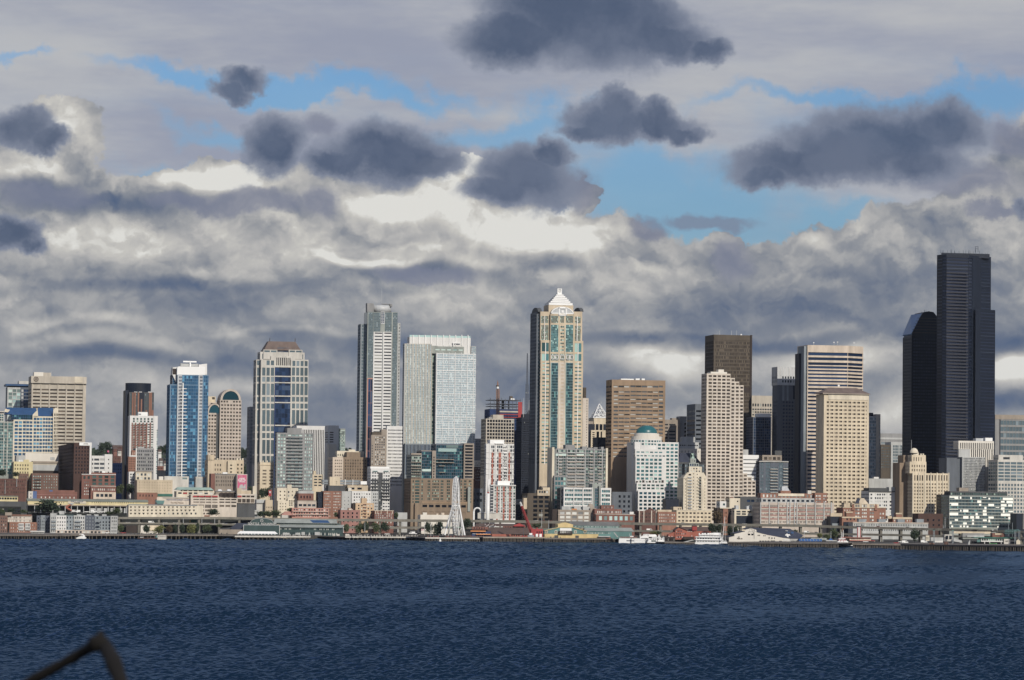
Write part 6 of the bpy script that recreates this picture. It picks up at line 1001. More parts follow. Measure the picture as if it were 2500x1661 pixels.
TR = [('green shrub at the far left edge above the brown and grey apartments', 2, -20, 60, 800, 870, 2958, 'leaf_green'), ('dark shrub on the left terrace below the market wing', 2, 120, 200, 790, 860, 2958, 'leaf_dark'), ('low bush right of the big bushy tree', 2, 1440, 1560, 835, 885, 2962, 'leaf_green'),('big dark bushy tree in front of the long cream market hall', 2, 545, 815, 688, 885, 2975, 'leaf_dark'), ('small green tree under the market hall columns', 2, 1560, 1665, 798, 885, 2960, 'leaf_green'), ('low green tree left of the big bushy tree', 2, 278, 355, 815, 872, 2960, 'leaf_green'),
 ('dark tree right after the blue-grey waterfront apartments', 2, 1608, 1702, 1015, 1125, 2850, 'leaf_green'), ('dark rounded tree in front of the white sheds under the viaduct', 2, 1965, 2055, 1035, 1150, 2840, 'leaf_dark'), ('bright yellow-green rounded tree under the viaduct', 2, 2118, 2236, 1035, 1150, 2840, 'leaf_yellow'),
 ('rust-tinted tree on the promenade right of the yellow-green one', 4, 150, 238, 1020, 1150, 2850, 'leaf_brown'), ('narrow dark tree before the traffic signal', 4, 245, 300, 1010, 1140, 2850, 'leaf_dark'), ('dark green tree on the promenade between the two signal gantries', 4, 330, 405, 1005, 1145, 2850, 'leaf_dark'),
 ('broad yellowish tree in the middle of the promenade row', 4, 440, 545, 1015, 1145, 2850, 'leaf_yellow'), ('slim dark tree hard by the broad yellowish one', 4, 545, 600, 1005, 1140, 2855, 'leaf_dark'), ('light green tree at the right end of the promenade row', 4, 672, 765, 1020, 1135, 2855, 'leaf_green'), ('olive tree left of the aquarium roof', 4, 835, 905, 1010, 1060, 2900, 'leaf_green'),
 ('dark green tree beside the peach market front', 4, 745, 862, 808, 905, 2985, 'leaf_dark'), ('small tree on the brick terrace under the grey arcade', 4, 905, 960, 735, 795, 3020, 'leaf_dark'), ('bushy shrub on the terrace right of the small tree', 4, 965, 1050, 755, 805, 3020, 'leaf_green'),
 ('dark shrub bank above the aquarium arch', 4, 1390, 1490, 840, 920, 3010, 'leaf_dark'), ('grey-green shrub in the bank above the aquarium arch', 4, 1480, 1600, 840, 920, 3010, 'leaf_green'), ('green tree left of the salmon terraces', 4, 1600, 1710, 820, 915, 3010, 'leaf_green'), ('tree in the terrace garden above the salmon roof', 4, 1800, 1860, 790, 840, 3035, 'leaf_green'),
 ('dark tree at the top of the shaded street', 4, 1420, 1500, 525, 665, 3070, 'leaf_dark'), ('second dark tree in the shaded street beside the red flag', 4, 1500, 1590, 520, 660, 3072, 'leaf_dark'), ('dark tree between the banner wall and the pale yellow tower block', 4, 1262, 1330, 495, 548, 3120, 'leaf_green'),
 ('olive tree just right of the aquarium', 7, 330, 405, 680, 805, 2915, 'leaf_green'), ('olive tree in front of the lower deck by the pink-brick house', 7, 488, 582, 668, 805, 2925, 'leaf_green'), ('dark tall tree next to a flagpole on the promenade', 7, 578, 678, 650, 800, 2925, 'leaf_dark'), ('yellowish tree right of the tall dark one', 7, 735, 832, 660, 795, 2925, 'leaf_green'), ('darkest tree of the pair before the dark red brick building', 7, 832, 935, 655, 805, 2925, 'leaf_dark'),
 ('dark tree left of the flag near the wheel', 7, 1440, 1525, 655, 825, 2930, 'leaf_dark'), ('large dark tree left of the wheel legs', 7, 1558, 1680, 650, 830, 2930, 'leaf_dark'), ('dark tree right behind the wheel', 7, 1910, 2000, 625, 760, 2975, 'leaf_dark'), ('dark tree above the red pier roof', 7, 1990, 2090, 605, 740, 2975, 'leaf_dark'), ('green tree right of the dark red brick building', 7, 1018, 1085, 508, 600, 3045, 'leaf_green'), ('green tree left of the pink-brick house', 7, 198, 250, 515, 595, 3045, 'leaf_green'),
 ('green shrubs behind the crane boom', 10, 770, 910, 668, 725, 2975, 'leaf_green'), ('olive tree over the white boats', 13, 270, 345, 655, 705, 2925, 'leaf_yellow'), ('second olive tree over the white boats', 13, 345, 410, 660, 710, 2925, 'leaf_green'), ('dark tree left of the sail mast', 13, 1065, 1155, 560, 690, 2920, 'leaf_dark'), ('dark tree touching the sail mast', 13, 1150, 1240, 570, 700, 2920, 'leaf_dark'), ('dark pointed tree right of the sail mast', 13, 1330, 1400, 580, 725, 2920, 'leaf_dark'), ('dark tree left of the white pier shed gable', 13, 1395, 1478, 588, 725, 2920, 'leaf_dark'), ('brown-green hillside tree behind the long cream block', 13, 1115, 1235, 365, 545, 3075, 'leaf_brown'),
 ('small tree behind the dark pier roof', 17, 300, 375, 890, 950, 2925, 'leaf_green'), ('yellow-green tree right of the blue canopy', 17, 752, 855, 960, 1052, 2890, 'leaf_yellow'), ('olive tree second right of the blue canopy', 17, 875, 985, 990, 1090, 2890, 'leaf_green'), ('tall dark green tree by the tugboat', 17, 1000, 1145, 865, 1085, 2895, 'leaf_green'), ('dark tree among the ferry dock sheds', 18, 310, 472, 815, 1045, 2830, 'leaf_dark'), ('green tree in the dark street right of the stepped brick block', 2, 1590, 1690, 470, 600, 3110, 'leaf_green'), ('tree in the dark street left of the small white apartment house', 2, 1740, 1850, 470, 615, 3108, 'leaf_dark'), ('dark tree at the far left edge below the glass tower', 2, -40, 75, 270, 365, 3110, 'leaf_dark'), ('dark tree over the roof of the wide brown apartments', 2, 180, 260, 300, 360, 3112, 'leaf_dark')]
for t in TR: tree(*t)
HT = [('rounded dark tree on the skyline behind the white office block', 1, 1265, 1350, 1165, 1300, 4600, 'leaf_dark'), ('taller dark tree on the skyline beside the rounded one', 1, 1335, 1437, 1148, 1300, 4620, 'leaf_dark'), ('dark tree on the hill left of the blue glass tower', 1, 2010, 2090, 1205, 1330, 4600, 'leaf_dark'), ('dark tree on the hill touching the blue glass tower', 1, 2080, 2165, 1190, 1330, 4600, 'leaf_dark'), ('hill tree left of the brown-roofed tower', 3, 1085, 1140, 1430, 1560, 4600, 'leaf_dark'), ('hill tree close by the round grey tower', 3, 1130, 1195, 1435, 1560, 4600, 'leaf_dark'),
      ('hill tree right of the hip-roofed tower', 16, 240, 330, 865, 1010, 4300, 'leaf_dark'), ('broad hill tree below the slim pale glass tower', 16, 320, 430, 880, 1030, 4300, 'leaf_dark'), ('hill tree below the brown mid-rise', 16, 520, 620, 880, 1040, 4250, 'leaf_dark'), ('hill tree next to the dark rounded tower', 16, 600, 700, 850, 1040, 4250, 'leaf_dark'), ('small tree on the skyline right of the green glass block', 6, 345, 385, 525, 575, 4600, 'leaf_dark'), ('tiny tree on the skyline behind the stone office block', 6, 400, 440, 528, 575, 4600, 'leaf_dark')]
for t in HT: tree(*t, group='trees on the far hill')
# far wooded hill with houses
rw_ = random.Random(8); mb = MB()
for i in range(5200):
    x = rw_.uniform(-820, 820); t = rw_.uniform(1050, 2450); y = max(shore_y(x), 2890) + 40 + t; z = ground(x, y)
    hgt = rw_.uniform(5, 11)
    for k in range(7):
        c = Vector((x + rw_.gauss(0, 3.2), y + rw_.gauss(0, 3), z + rw_.uniform(.1, 1) * hgt)); s = rw_.uniform(1.2, 2.8); u = Vector((rw_.gauss(0, 1), rw_.gauss(0, 1), rw_.gauss(0, 1))).normalized(); v = u.orthogonal().normalized(); w_ = u.cross(v); mb.poly([c + v * s, c + w_ * s, c - v * s, c - w_ * s])
tag(mb.build('woods', 'leaf_dark'), 'dark woods covering the far hill behind the towers', None, kind='stuff')
HH = [('white hillside house between the brown tower and the blue glass tower', 'white_paint', 1, 2020, 2060, 1270, 4200), ('small red hillside house under the skyline trees', 'brick', 1, 1450, 1500, 1240, 4300), ('pale hillside house right of the skyline trees', 'concrete_pale', 1, 1505, 1550, 1262, 4200), ('grey hillside house at the foot of the far hill', 'grey_light', 1, 2035, 2075, 1385, 3900), ('long brown hillside house right of the skyline trees', 'brick_dark', 1, 1440, 1590, 1215, 4420),
      ('white hillside house below the slim pale glass tower', 'white_paint', 16, 420, 505, 905, 4000), ('brown hillside house below the hill trees', 'brick_brown', 16, 430, 520, 960, 3900), ('pale hillside house beside the blue glass tower', 'concrete_pale', 1, 2090, 2140, 1420, 3850)]
for lab, mat, f, x0, x1, yt, D in HH:
    b = Bld('hillside_house', lab, 'house', f, x0, x1, yt, D, d=10, th=.2, group='houses on the far hill'); w_ = b.w; z1 = b.fp(x0, yt)[1]; b.quota = 20
    b.volume([(0, 0), (w_, 0), (w_, 10), (0, 10)], 0, z1, {0: [(z1 - 3.2, z1 - 1.4, [(w_ * (i + .25) / 4, w_ * (i + .75) / 4) for i in range(4)])]}, mat, 'g_dark'); m_ = MB(); m_.v = [(-.5, -.5, z1), (w_ + .5, -.5, z1), (w_ + .5, 10.5, z1), (-.5, 10.5, z1), (0, 5, z1 + 3), (w_, 5, z1 + 3)]; m_.f = [(0, 1, 5, 4), (1, 2, 5), (2, 3, 4, 5), (3, 0, 4)]; m_.build('gable_roof', 'roof_brown', b.root)

# ================================================================ piers
def pier(label, f, x0, x1, yd, yw0, yw1, depth_, n, mat='deck_wood', pm='pile_wood', fascia='concrete_pale', name='pier', cat='pier', fh=.9):
    depth = max(depth_, 125)
    a = atZ(*cv(f, x0, yw0), 0); b = atZ(*cv(f, x1, yw1), 0); d = Vector((b.x - a.x, b.y - a.y)); L = d.length; ang = math.atan2(d.y, d.x)
    pm_ = ((a + b) / 2); px, py = cv(f, (x0 + x1) / 2, yd); z = atY(px, py, pm_.y).z
    r = thing(name, label, cat, (a.x, a.y, 0), ang); mb = MB(); mb.box((0, 0, z - .6), (L, depth, z)); mb.build('deck', mat, r)
    mb = MB(); mb.box((0, -.15, z - fh), (L, .0, z + .25)); mb.build('fascia', fascia, r)
    pl = MB(); pl.tube((0, 0, -1.5), (0, 0, z - .55), .24, .24, 6); first = pl.build('pile', pm, r); rr = random.Random(n)
    for k in range(n):
        for j in range(2):
            o = first if (k, j) == (0, 0) else first.copy()
            if o is not first: C.objects.link(o)
            o.parent = r; o.location = ((k + .5 + rr.uniform(-.2, .2)) * L / n, .5 + j * 5.5, 0)
    return r, z, L
pier('timber promenade pier below the waterfront apartments', 2, -170, 960, 1160, 1212, 1214, 40, 30, fascia='deck_wood')
pier('seawall promenade with a low sandy ledge left of the aquarium', 2, 960, 3200, 1158, 1214, 1216, 34, 40, fascia='pile_wood')
pier('aquarium pier with a pale deck edge and evenly spaced piles', 23, -60, 1500, 502, 570, 578, 60, 18)
pier('long open promenade pier with a pale railing line right of the aquarium', 7, 350, 1450, 848, 888, 892, 60, 22)
pier('wheel pier on many thin pale piles', 7, 1450, 2200, 862, 905, 912, 90, 34)
pier('red sheds pier on crowded piles', 25, 150, 1330, 408, 492, 497, 90, 44, fascia='grey_brown')
pier('pier under the teal and yellow shed', 25, 1330, 2700, 432, 498, 508, 90, 44, fascia='deck_wood', mat='deck_wood')
pier('small dark pier between the moored boats and the red restaurant', 26, 1030, 1660, 455, 492, 497, 70, 20, fascia='deck_wood')
pier('pier under the long white shed', 27, 120, 1560, 432, 497, 520, 90, 46, fascia='deck_wood')
pier('pier with the blue canopy and a dark underside', 27, 1560, 2250, 438, 520, 530, 60, 24, fascia='deck_wood')
pier('rusty pier right of the tugboat', 17, 1420, 2360, 1168, 1245, 1262, 60, 30, fascia='grey_brown')
pier('dark ferry dock apron at the right edge of the view', 18, 140, 2700, 1118, 1195, 1232, 60, 60, fascia='hullblack', mat='deck_wood')
# dolphins and timber fenders of the ferry dock
for i, (x, lab) in enumerate(((930, 'brown timber dolphin cluster left in the ferry dock'), (690, 'rusty timber wing wall of the ferry dock'), (2140, 'dark timber dolphin below the ferry dock sign'), (1140, 'grey concrete dolphin of the ferry dock'))):
    a = atZ(*cv(18, x, 1196 + i * 3), 0); r = thing('dolphin', lab, 'piling', (a.x, a.y - 3, -1), 0, 'dolphins of the ferry dock'); mb = MB()
    for k in range(12): q = (random.uniform(-3, 3), random.uniform(-2, 2)); mb.tube((q[0], q[1], 0), (q[0] * .6, q[1] * .6, 7.2 - i * .8), .32, n=6)
    mb.build('pile_cluster', 'brick_brown' if i < 2 else 'pile_wood', r)

# ================================================================ waterfront buildings
b = T('waterfront_apartments', 'blue-grey waterfront apartments with stepped white-trimmed bays', 2, 770, 1612, 898, 2842, 'grey_blue', 'g_dark', [(780, 1600, 20, .4, 905, 945, 1, .7), (780, 1600, 20, .4, 960, 1130, 4, .55)], d=16, th=.08)
b.part('bay', 690, 775, 862, None, -2, 14, 'grey_light', [(698, 768, 3, .4, 905, 1130, 5, .5)], 'g_dark'); b.part('bay', 1612 - 95, 1612, 898, None, -2, 8, 'grey_light', [(1525, 1605, 3, .4, 905, 1130, 5, .5)], 'g_dark')
b.part('bay', 770, 910, 892, None, -1.4, 6, 'white_paint', [(778, 905, 4, .4, 905, 945, 1, .7), (778, 905, 4, .4, 960, 1095, 3, .5)], 'g_dark'); b.part('bay', 1010, 1165, 892, 1090, -1.4, 6, 'grey_light', [(1018, 1160, 5, .45, 905, 945, 1, .7), (1018, 1160, 5, .45, 960, 1085, 3, .5)], 'g_dark')
b.part('recess', 1168, 1300, 890, None, -.3, 3, 'steel', [(1175, 1295, 3, .4, 905, 1130, 5, .6)], 'g_navy'); b.part('podium', 765, 1500, 1095, None, -2.4, 4, 'pink_stone', [(775, 1490, 14, .6, 1105, 1135, 1, .9)], 'g_mix')
for x0, x1 in ((705, 765), (1030, 1110), (1325, 1375)):
    for i in range(3): b.bx('balcony', x0, x1, 965 + i * 50, 985 + i * 50, -3, 1.2, 'grey_blue')
b.bx('roof', 790, 1010, 880, 898, 3, 8, 'green_dark'); b.bx('penthouse', 815, 880, 832, 898, 4, 6, 'grey_light')
for x in (1055, 1190, 1290, 1400): b.bx('vent', x, x + 60, 878, 898, 3, 5, 'grey_light')
b = T('waterfront_apartments', 'dark slate-blue wing of waterfront apartments between the red and the pale ones', 2, 503, 690, 895, 2850, 'steel', 'g_dark', [(510, 685, 6, .4, 910, 1130, 5, .5)], d=16, th=.08)
b.part('bay', 560, 620, 890, None, -1, 4, 'grey_blue', [(566, 615, 2, .4, 910, 1130, 5, .5)], 'g_dark')
b = T('waterfront_apartments', 'orange-brick waterfront apartments with two white window bays', 2, 130, 500, 985, 2835, 'brick_orange', 'g_white', [(140, 490, 12, .35, 1000, 1130, 3, .5)], d=16, th=.08)
b.part('attic', 100, 430, 893, 985, 2, 12, 'pink_stone', [(105, 425, 12, .5, 910, 935, 1, .9), (105, 425, 12, .5, 950, 980, 1, .9)], 'g_white'); b.bx('roof', 165, 430, 882, 895, 1, 12, 'brick_orange')
for x in (255, 345): b.part('bay', x, x + 70, 1000, 1095, -1, 2, 'white_paint', [(x + 4, x + 66, 4, .6, 1005, 1090, 2, .8)], 'g_dark')
b = T('waterfront_apartments', 'brown and grey waterfront apartments at the left edge of the view', 2, -90, 100, 895, 2830, 'brick_brown', 'g_mix', [(-85, 95, 6, .4, 910, 1130, 5, .5)], d=16, th=.08)
b.bx('penthouse', 70, 160, 850, 893, 4, 7, 'grey_brown')
b = T('bus_shelter', 'low white-roofed shed with pale posts on the left promenade', 2, 425, 600, 1108, 2790, 'grey_light', 'g_white', [(430, 595, 14, .5, 1120, 1140, 1, .9)], d=5, th=.05); b.bx('roof', 420, 605, 1104, 1116, -1, 7, 'white_paint')
b = T('market_shed', 'small white and yellow sheds under the viaduct', 2, 1930, 2190, 1030, 2885, 'white_warm', 'g_dark', [(1990, 2150, 3, .3, 1070, 1100, 1, .9)], d=10, th=.05); b.part('wall', 2050, 2180, 1028, 1100, -1, 4, 'cream')
b = T('brown_shed', 'brown-roofed shed in the shade under the viaduct', 2, 1730, 1880, 1030, 2890, 'brown_dark', 'g_black', None, d=12, th=.05)
b = T('stone_ledge_hut', 'small pale hut with a green door at the water edge of the seawall', 21, 45, 250, 1150, 2752, 'concrete_pale', 'g_dark', [(60, 240, 7, .4, 1165, 1200, 1, .8)], d=4, th=.03, base=0); b.bx('door', 0, 44, 1152, 1215, 0, 3, 'green_teal')
# aquarium
b = T('aquarium', 'dark green pier aquarium with an arched gable, white lettering and a long side hall', 23, 120, 865, 275, 2925, 'green_dark', 'g_dark', None, d=30, th=.05, base=2.5)
b.bx('trim', 120, 868, 268, 277, -.25, .5, 'steel_light'); b.bx('corner_trim', 858, 868, 270, 495, -.3, .5, 'white_paint'); b.bx('corner_trim', 118, 126, 270, 400, -.3, .5, 'white_paint'); b.bx('recess', 235, 725, 310, 400, -.1, .2, 'green_dark')
b.part('gable_wall', 200, 800, 235, 275, 3, 20, 'green_dark'); a0, a1, zt, zb = b.rect(265, 740, 130, 237, 3); cx = (a0 + a1) / 2; R = (a1 - a0) / 2; mb = MB(); mb2 = MB()
P_ = [(cx + R * math.cos(math.pi * i / 16), zb + (zt - zb) * math.sin(math.pi * i / 16) ** .85) for i in range(17)]; mb.xprism(P_, 3, 24); mb.build('arched_gable', 'green_dark', b.root)
for i in range(16): mb2.tube((P_[i][0], 2.9, P_[i][1]), (P_[i + 1][0], 2.9, P_[i + 1][1]), .16, n=4)
mb2.build('gable_trim', 'steel_light', b.root)
q = b.fp(497, 182, 2.7); mb = MB(); mb.ring((q[0], 2.6, q[1]), (1, 0, 0), (0, 0, 1), 1.15, .16, 18, 4); mb.box((q[0] - .5, 2.5, q[1] - .12), (q[0] + .5, 2.6, q[1] + .12)); mb.build('emblem', 'white_paint', b.root)
q = b.fp(505, 248, 2.7); t_ = text('SEATTLE  AQUARIUM', 2.6, 'white_paint', b.root, (q[0], 2.6, q[1])); wtx = t_.dimensions.x or 24; t_.scale = ((b.fp(795, 248)[0] - b.fp(215, 248)[0]) / max(t_.data.vertices and (max(v.co.x for v in t_.data.vertices) - min(v.co.x for v in t_.data.vertices)), 1), 1, 1)
b.part('side_hall', 868, 2178, 322, None, 2, 26, 'green_dark', [(878, 2140, 44, .5, 335, 378, 1, .75), (900, 2100, 30, .5, 415, 490, 1, .7)], 'g_mix'); b.wedge('roof', 868, 2185, 262, 324, 1, 12, 'grey_green')
b.part('clerestory', 810, 2010, 232, 262, 12, 10, 'green_dark', [(820, 1490, 42, .5, 238, 256, 1, .7), (1500, 2005, 18, .5, 238, 258, 1, .8)], 'g_white'); b.wedge('roof', 740, 2060, 150, 234, 11, 8, 'grey_green', 1)
a0, a1, zt, zb = b.rect(1530, 1900, 172, 225, 12.5); mb = MB(); mb.poly([(a0 + 1, 11.8, zb), (a1, 11.8, zb), (a1 - 2, 17.2, zt), (a0 - 2, 17.2, zt)]); mb.build('solar_panels', 'blue_roof', b.root)
b.pg('end_gable', [(1780, 165), (1850, 150), (1910, 155), (1990, 190), (2040, 238), (2100, 242), (2110, 270), (1780, 270)], 20, 3, 'green_dark'); b.bx('corner_trim', 2172, 2182, 262, 430, .8, .5, 'white_paint')
for x0, x1 in ((1590, 1700), (930, 1070), (1190, 1270), (1315, 1385)): b.bx('white_door', x0, x1, 415 if x0 > 1300 else 430, 492, 1.7, .3, 'grey_light')
b = Bld('dark_hall', 'dark sloping-sided theatre block left of the aquarium', 'building', 21, 1820, 2210, 860, 2935, d=24, th=.05, base=2.5); b.pg('wall', [(1800, 965), (1950, 860), (2200, 862), (2200, 1050), (1820, 1050)], 0, 20, 'navy_roof')
b.part('terrace', 1530, 2200, 1015, 1140, -9, 8, 'grey_brown'); b.wedge('awning', 1540, 2100, 955, 1010, 6, 8, 'grey_dark')
b = Bld('event_tent', 'long white arched event tent in front of the aquarium', 'tent', 23, -10, 825, 405, 2908, d=7, th=.05, base=3.2)
b.wedge('canopy', -10, 828, 400, 450, 0, 4, 'bright_white', 2.5)
for i in range(12): x = 5 + i * 69; b.bx('leg', x, x + 12, 448, 494, 0, .6, 'bright_white')
for i in range(11): x = 20 + i * 69; b.bx('clear_window', x, x + 50, 456, 490, .3, .1, 'g_slate')
b = T('fish_stall', 'small cream kiosk at the pier edge below the aquarium', 23, 865, 1002, 500, 2898, 'cream', 'g_white', [(875, 995, 5, .5, 505, 530, 1, .8)], d=3, th=.03, base=1); 
for i in range(3): b.bx('crate', (1955, 2220, 2040)[i], (2010, 2300, 2100)[i], 455, 495, 2 + i, 2, 'concrete_pale')
# steam plant pipes beside the wheel
b = Bld('steam_chimney', 'thick white steam chimney with a red band in front of the red-panelled tower', 'chimney', 10, 155, 200, 240, 3020, d=3, th=0); q = b.fp(170, 520); q1 = b.fp(178, 255); q2 = b.fp(188, 60); mb = MB(); mb.tube((q[0], 1, 0), (q1[0], 1, q1[1]), 1.6, 1.4, 12); mb.build('lower_stack', 'steel_white', b.root, True); mb = MB(); mb.tube((q1[0], 1, q1[1]), (q2[0], 1, q2[1]), .9, .8, 10); mb.build('upper_stack', 'steel_white', b.root, True); b.bx('red_band', 165, 195, 236, 248, -.2, 2.6, 'red_paint')
b = Bld('duct', 'white arched pipe duct on the steam plant roof', 'pipe', 7, 2105, 2230, 450, 3030, d=3, th=0); ang_ = [math.pi * i / 8 for i in range(9)]; q = b.fp(2165, 500); rr_ = abs(b.fp(2215, 500)[0] - b.fp(2120, 500)[0]) / 2; mb = MB(); pp_ = [(q[0] + rr_ * math.cos(t), 1, q[1] + rr_ * math.sin(t)) for t in ang_]
for i in range(8): mb.tube(pp_[i], pp_[i + 1], .8, n=8, cap=False)
mb.tube(pp_[8], (pp_[8][0], 1, 0), .8, n=8); mb.build('arch_pipe', 'steel_white', b.root, True); b.bx('plant', 2170, 2500, 520, 600, 0, 8, 'concrete_pale'); b.bx('roof_pipe', 2190, 2420, 512, 526, 0, 1.5, 'steel_white')
# great wheel
wb = atY(*cv(24, 460, 1395), 2925); whub = atY(*cv(24, 462, 745), 2925); R_ = (atY(*cv(24, 462, 135), 2925).z - whub.z)
wz = 4.6; ww_ = thing('observation_wheel', 'tall white observation wheel seen almost edge-on at the end of its pier', 'ferris wheel', (whub.x, 2925, wz)); hz = whub.z - wz
yaw = math.radians(3.3); wx = Vector((math.sin(yaw), math.cos(yaw), 0)); wa = Vector((math.cos(yaw), -math.sin(yaw), 0)); up_ = Vector((0, 0, 1)); hc = Vector((0, 0, hz))
for s_ in (-1, 1):
    mb = MB(); mb.ring(hc + wa * s_ * 1.5, wx, up_, R_ - .3, .3, 84, 5); mb.ring(hc + wa * s_ * 1.5, wx, up_, R_ - 2.0, .16, 84, 4)
    for k in range(84): a = 2 * math.pi * k / 84; d0 = wx * math.cos(a) + up_ * math.sin(a); a2 = a + math.pi / 42; d1 = wx * math.cos(a2) + up_ * math.sin(a2); mb.tube(hc + wa * s_ * 1.5 + d0 * (R_ - .3), hc + wa * s_ * 1.5 + d1 * (R_ - 2), .08, n=3, cap=False)
    mb.build('rim', 'steel_white', ww_)
for k in range(21):
    a = 2 * math.pi * k / 21; d0 = wx * math.cos(a) + up_ * math.sin(a); mb = MB()
    for s_ in (-1, 1): mb.tube(hc + wa * s_ * 2.2, hc + wa * s_ * 1.5 + d0 * (R_ - 2), .14, n=4)
    mb.tube(hc + wa * 1.5 + d0 * (R_ - 1), hc - wa * 1.5 + d0 * (R_ - 1), .12, n=4); mb.build('spoke', 'steel_white', ww_)
for k in range(42):
    a = 2 * math.pi * (k + .5) / 42; c = hc + (wx * math.cos(a) + up_ * math.sin(a)) * (R_ + .0); g = MB(); g.v = []
    for (zz, rr_) in ((-1.3, .6), (-1.1, 1.0), (.5, 1.05), (.9, .7)):
        for j in range(8): t = math.pi * 2 * j / 8; g.v.append((c.x + rr_ * math.cos(t), c.y + rr_ * math.sin(t), c.z + zz))
    for r_ in range(3):
        for j in range(8): g.f.append((r_ * 8 + j, r_ * 8 + (j + 1) % 8, r_ * 8 + 8 + (j + 1) % 8, r_ * 8 + 8 + j))
    g.f.append(tuple(range(7, -1, -1))); g.f.append(tuple(range(24, 32))); g.build('gondola', 'steel_light', ww_)
mb = MB(); mb.tube(hc - wa * 3.2, hc + wa * 3.2, 1.0, n=14); mb.build('hub', 'steel_white', ww_)
for fx, fy, side in ((225, 1385, -1), (650, 1385, 1), (300, 1360, -1), (600, 1360, 1)):
    front = fx in (225, 650); foot = atY(*cv(24, fx, fy), 2925 - (14 if front else -14)) - Vector((whub.x, 2925, wz)); foot.z = 0
    mb = MB(); mb.tube(hc + wa * side * 3.0, foot, .55, .75, 8); mb.build('leg', 'steel_white', ww_)
for x in (185, 540):
    q = atY(*cv(24, x, 1400), 2915) - Vector((whub.x, 2925, wz)); mb = MB(); mb.tube((q.x, q.y, 0), (q.x, q.y, 3), .3, n=6); mb.tube((q.x, q.y, 3), (q.x - 1.6, q.y, 7), .22, n=5); mb.tube((q.x, q.y, 3), (q.x + 1.6, q.y, 7), .22, n=5); mb.build('canopy_post', 'steel_white', ww_)
mb = MB(); q = atY(*cv(24, 250, 1262), 2918) - Vector((whub.x, 2925, wz)); mb.box((q.x - 4, q.y, 6.6), (q.x + 14, q.y + 8, 7.2)); mb.build('canopy', 'green_copper', ww_)
mb = MB(); mb.box((-5, -6, 0), (6, 10, 1.1)); mb.build('platform', 'grey_light', ww_)
# red pier sheds
b = T('pier_shed', 'red pier sheds with long brown roofs beside the wheel', 25, -60, 1060, 345, 2945, 'red_orange', 'g_dark', [(330, 1040, 16, .5, 350, 395, 1, .6)], d=24, th=.04, base=3)
b.wedge('roof', -70, 1075, 225, 350, -1, 12, 'roof_brown', 1); b.part('clerestory', 540, 965, 195, 232, 12, 10, 'brick', [(560, 950, 8, .4, 205, 225, 1, .8)], 'g_dark'); b.wedge('roof', 0, 980, 150, 200, 12, 8, 'roof_brown', 1); b.part('wall', -60, 250, 205, 262, 3, 12, 'brick', [(-40, 200, 5, .5, 220, 250, 1, .8)], 'g_dark')
b.part('wall', -60, 300, 300, None, -6, 7, 'net_blue', [(-50, 290, 12, .7, 330, 355, 1, .7)], 'g_white'); b.bx('awning', -90, 205, 282, 302, -8, 3, 'orange_paint'); b.bx('awning', 20, 300, 345, 362, -8, 3, 'orange_paint'); b.bx('wall_low', 320, 690, 350, 412, -5, 4, 'red_orange')
b.pg('gable', [(740, 180), (850, 140), (960, 190), (960, 200), (740, 200)], 10, 1, 'red_paint')
for i in range(10): b.bx('flag', 190 + i * 22, 196 + i * 22, 150 + (i * 37) % 50, 165 + (i * 37) % 50 + 8, -4, .3, 'bright_white')
b.pg('gangway', [(540, 462), (735, 400), (850, 402), (850, 412), (738, 412), (560, 470)], -16, 1.5, 'grey_light')
# red crane barge
b = Bld('crane', 'red harbour crane with a long raised boom and a white boom tip', 'crane', 25, 1070, 1300, 245, 2912, d=8, th=.05, base=3.5)
b.part('machine_house', 1075, 1300, 250, 400, 0, 8, 'red_paint', [(1170, 1290, 3, .5, 290, 340, 1, .8)], 'g_black'); b.bx('gantry', 1085, 1110, 235, 260, 1, 5, 'red_paint'); b.bx('gantry', 1180, 1200, 225, 260, 1, 2, 'red_paint'); b.bx('white_cabin', 1165, 1210, 345, 400, -1.2, 2, 'bright_white'); b.bx('white_cabin', 1235, 1280, 345, 405, -1.2, 2, 'bright_white'); b.bx('white_cabin', 1040, 1098, 330, 365, -1, 2, 'bright_white')
b.bx('fender', 890, 925, 380, 468, -3, 3, 'red_paint'); b.bx('fender', 945, 982, 385, 470, -3, 3, 'red_paint')
q0 = b.fp(1090, 330); q1 = b.fp(968, 35); q2 = b.fp(897, -189); q3 = b.fp(868, -267)
P3_ = lambda q, y: (q[0], y, q[1])
lattice(b, 'boom', P3_(q0, 3), P3_(q2, 1), 1.9, 1.1, 'red_paint', 26, .24); lattice(b, 'boom_tip', P3_(q2, 1), P3_(q3, 1), 1.1, .6, 'steel_white', 5, .22)
mb = MB(); mb.tube(P3_(b.fp(1095, 240), 3), P3_(q3, 1), .12, n=4); mb.build('cable', 'red_paint', b.root); b.mast(932, 205, 420, .18, 'post', 'steel', -3)
b.bx('pallet', 1010, 1130, 370, 410, -2, 4, 'grey_blue')
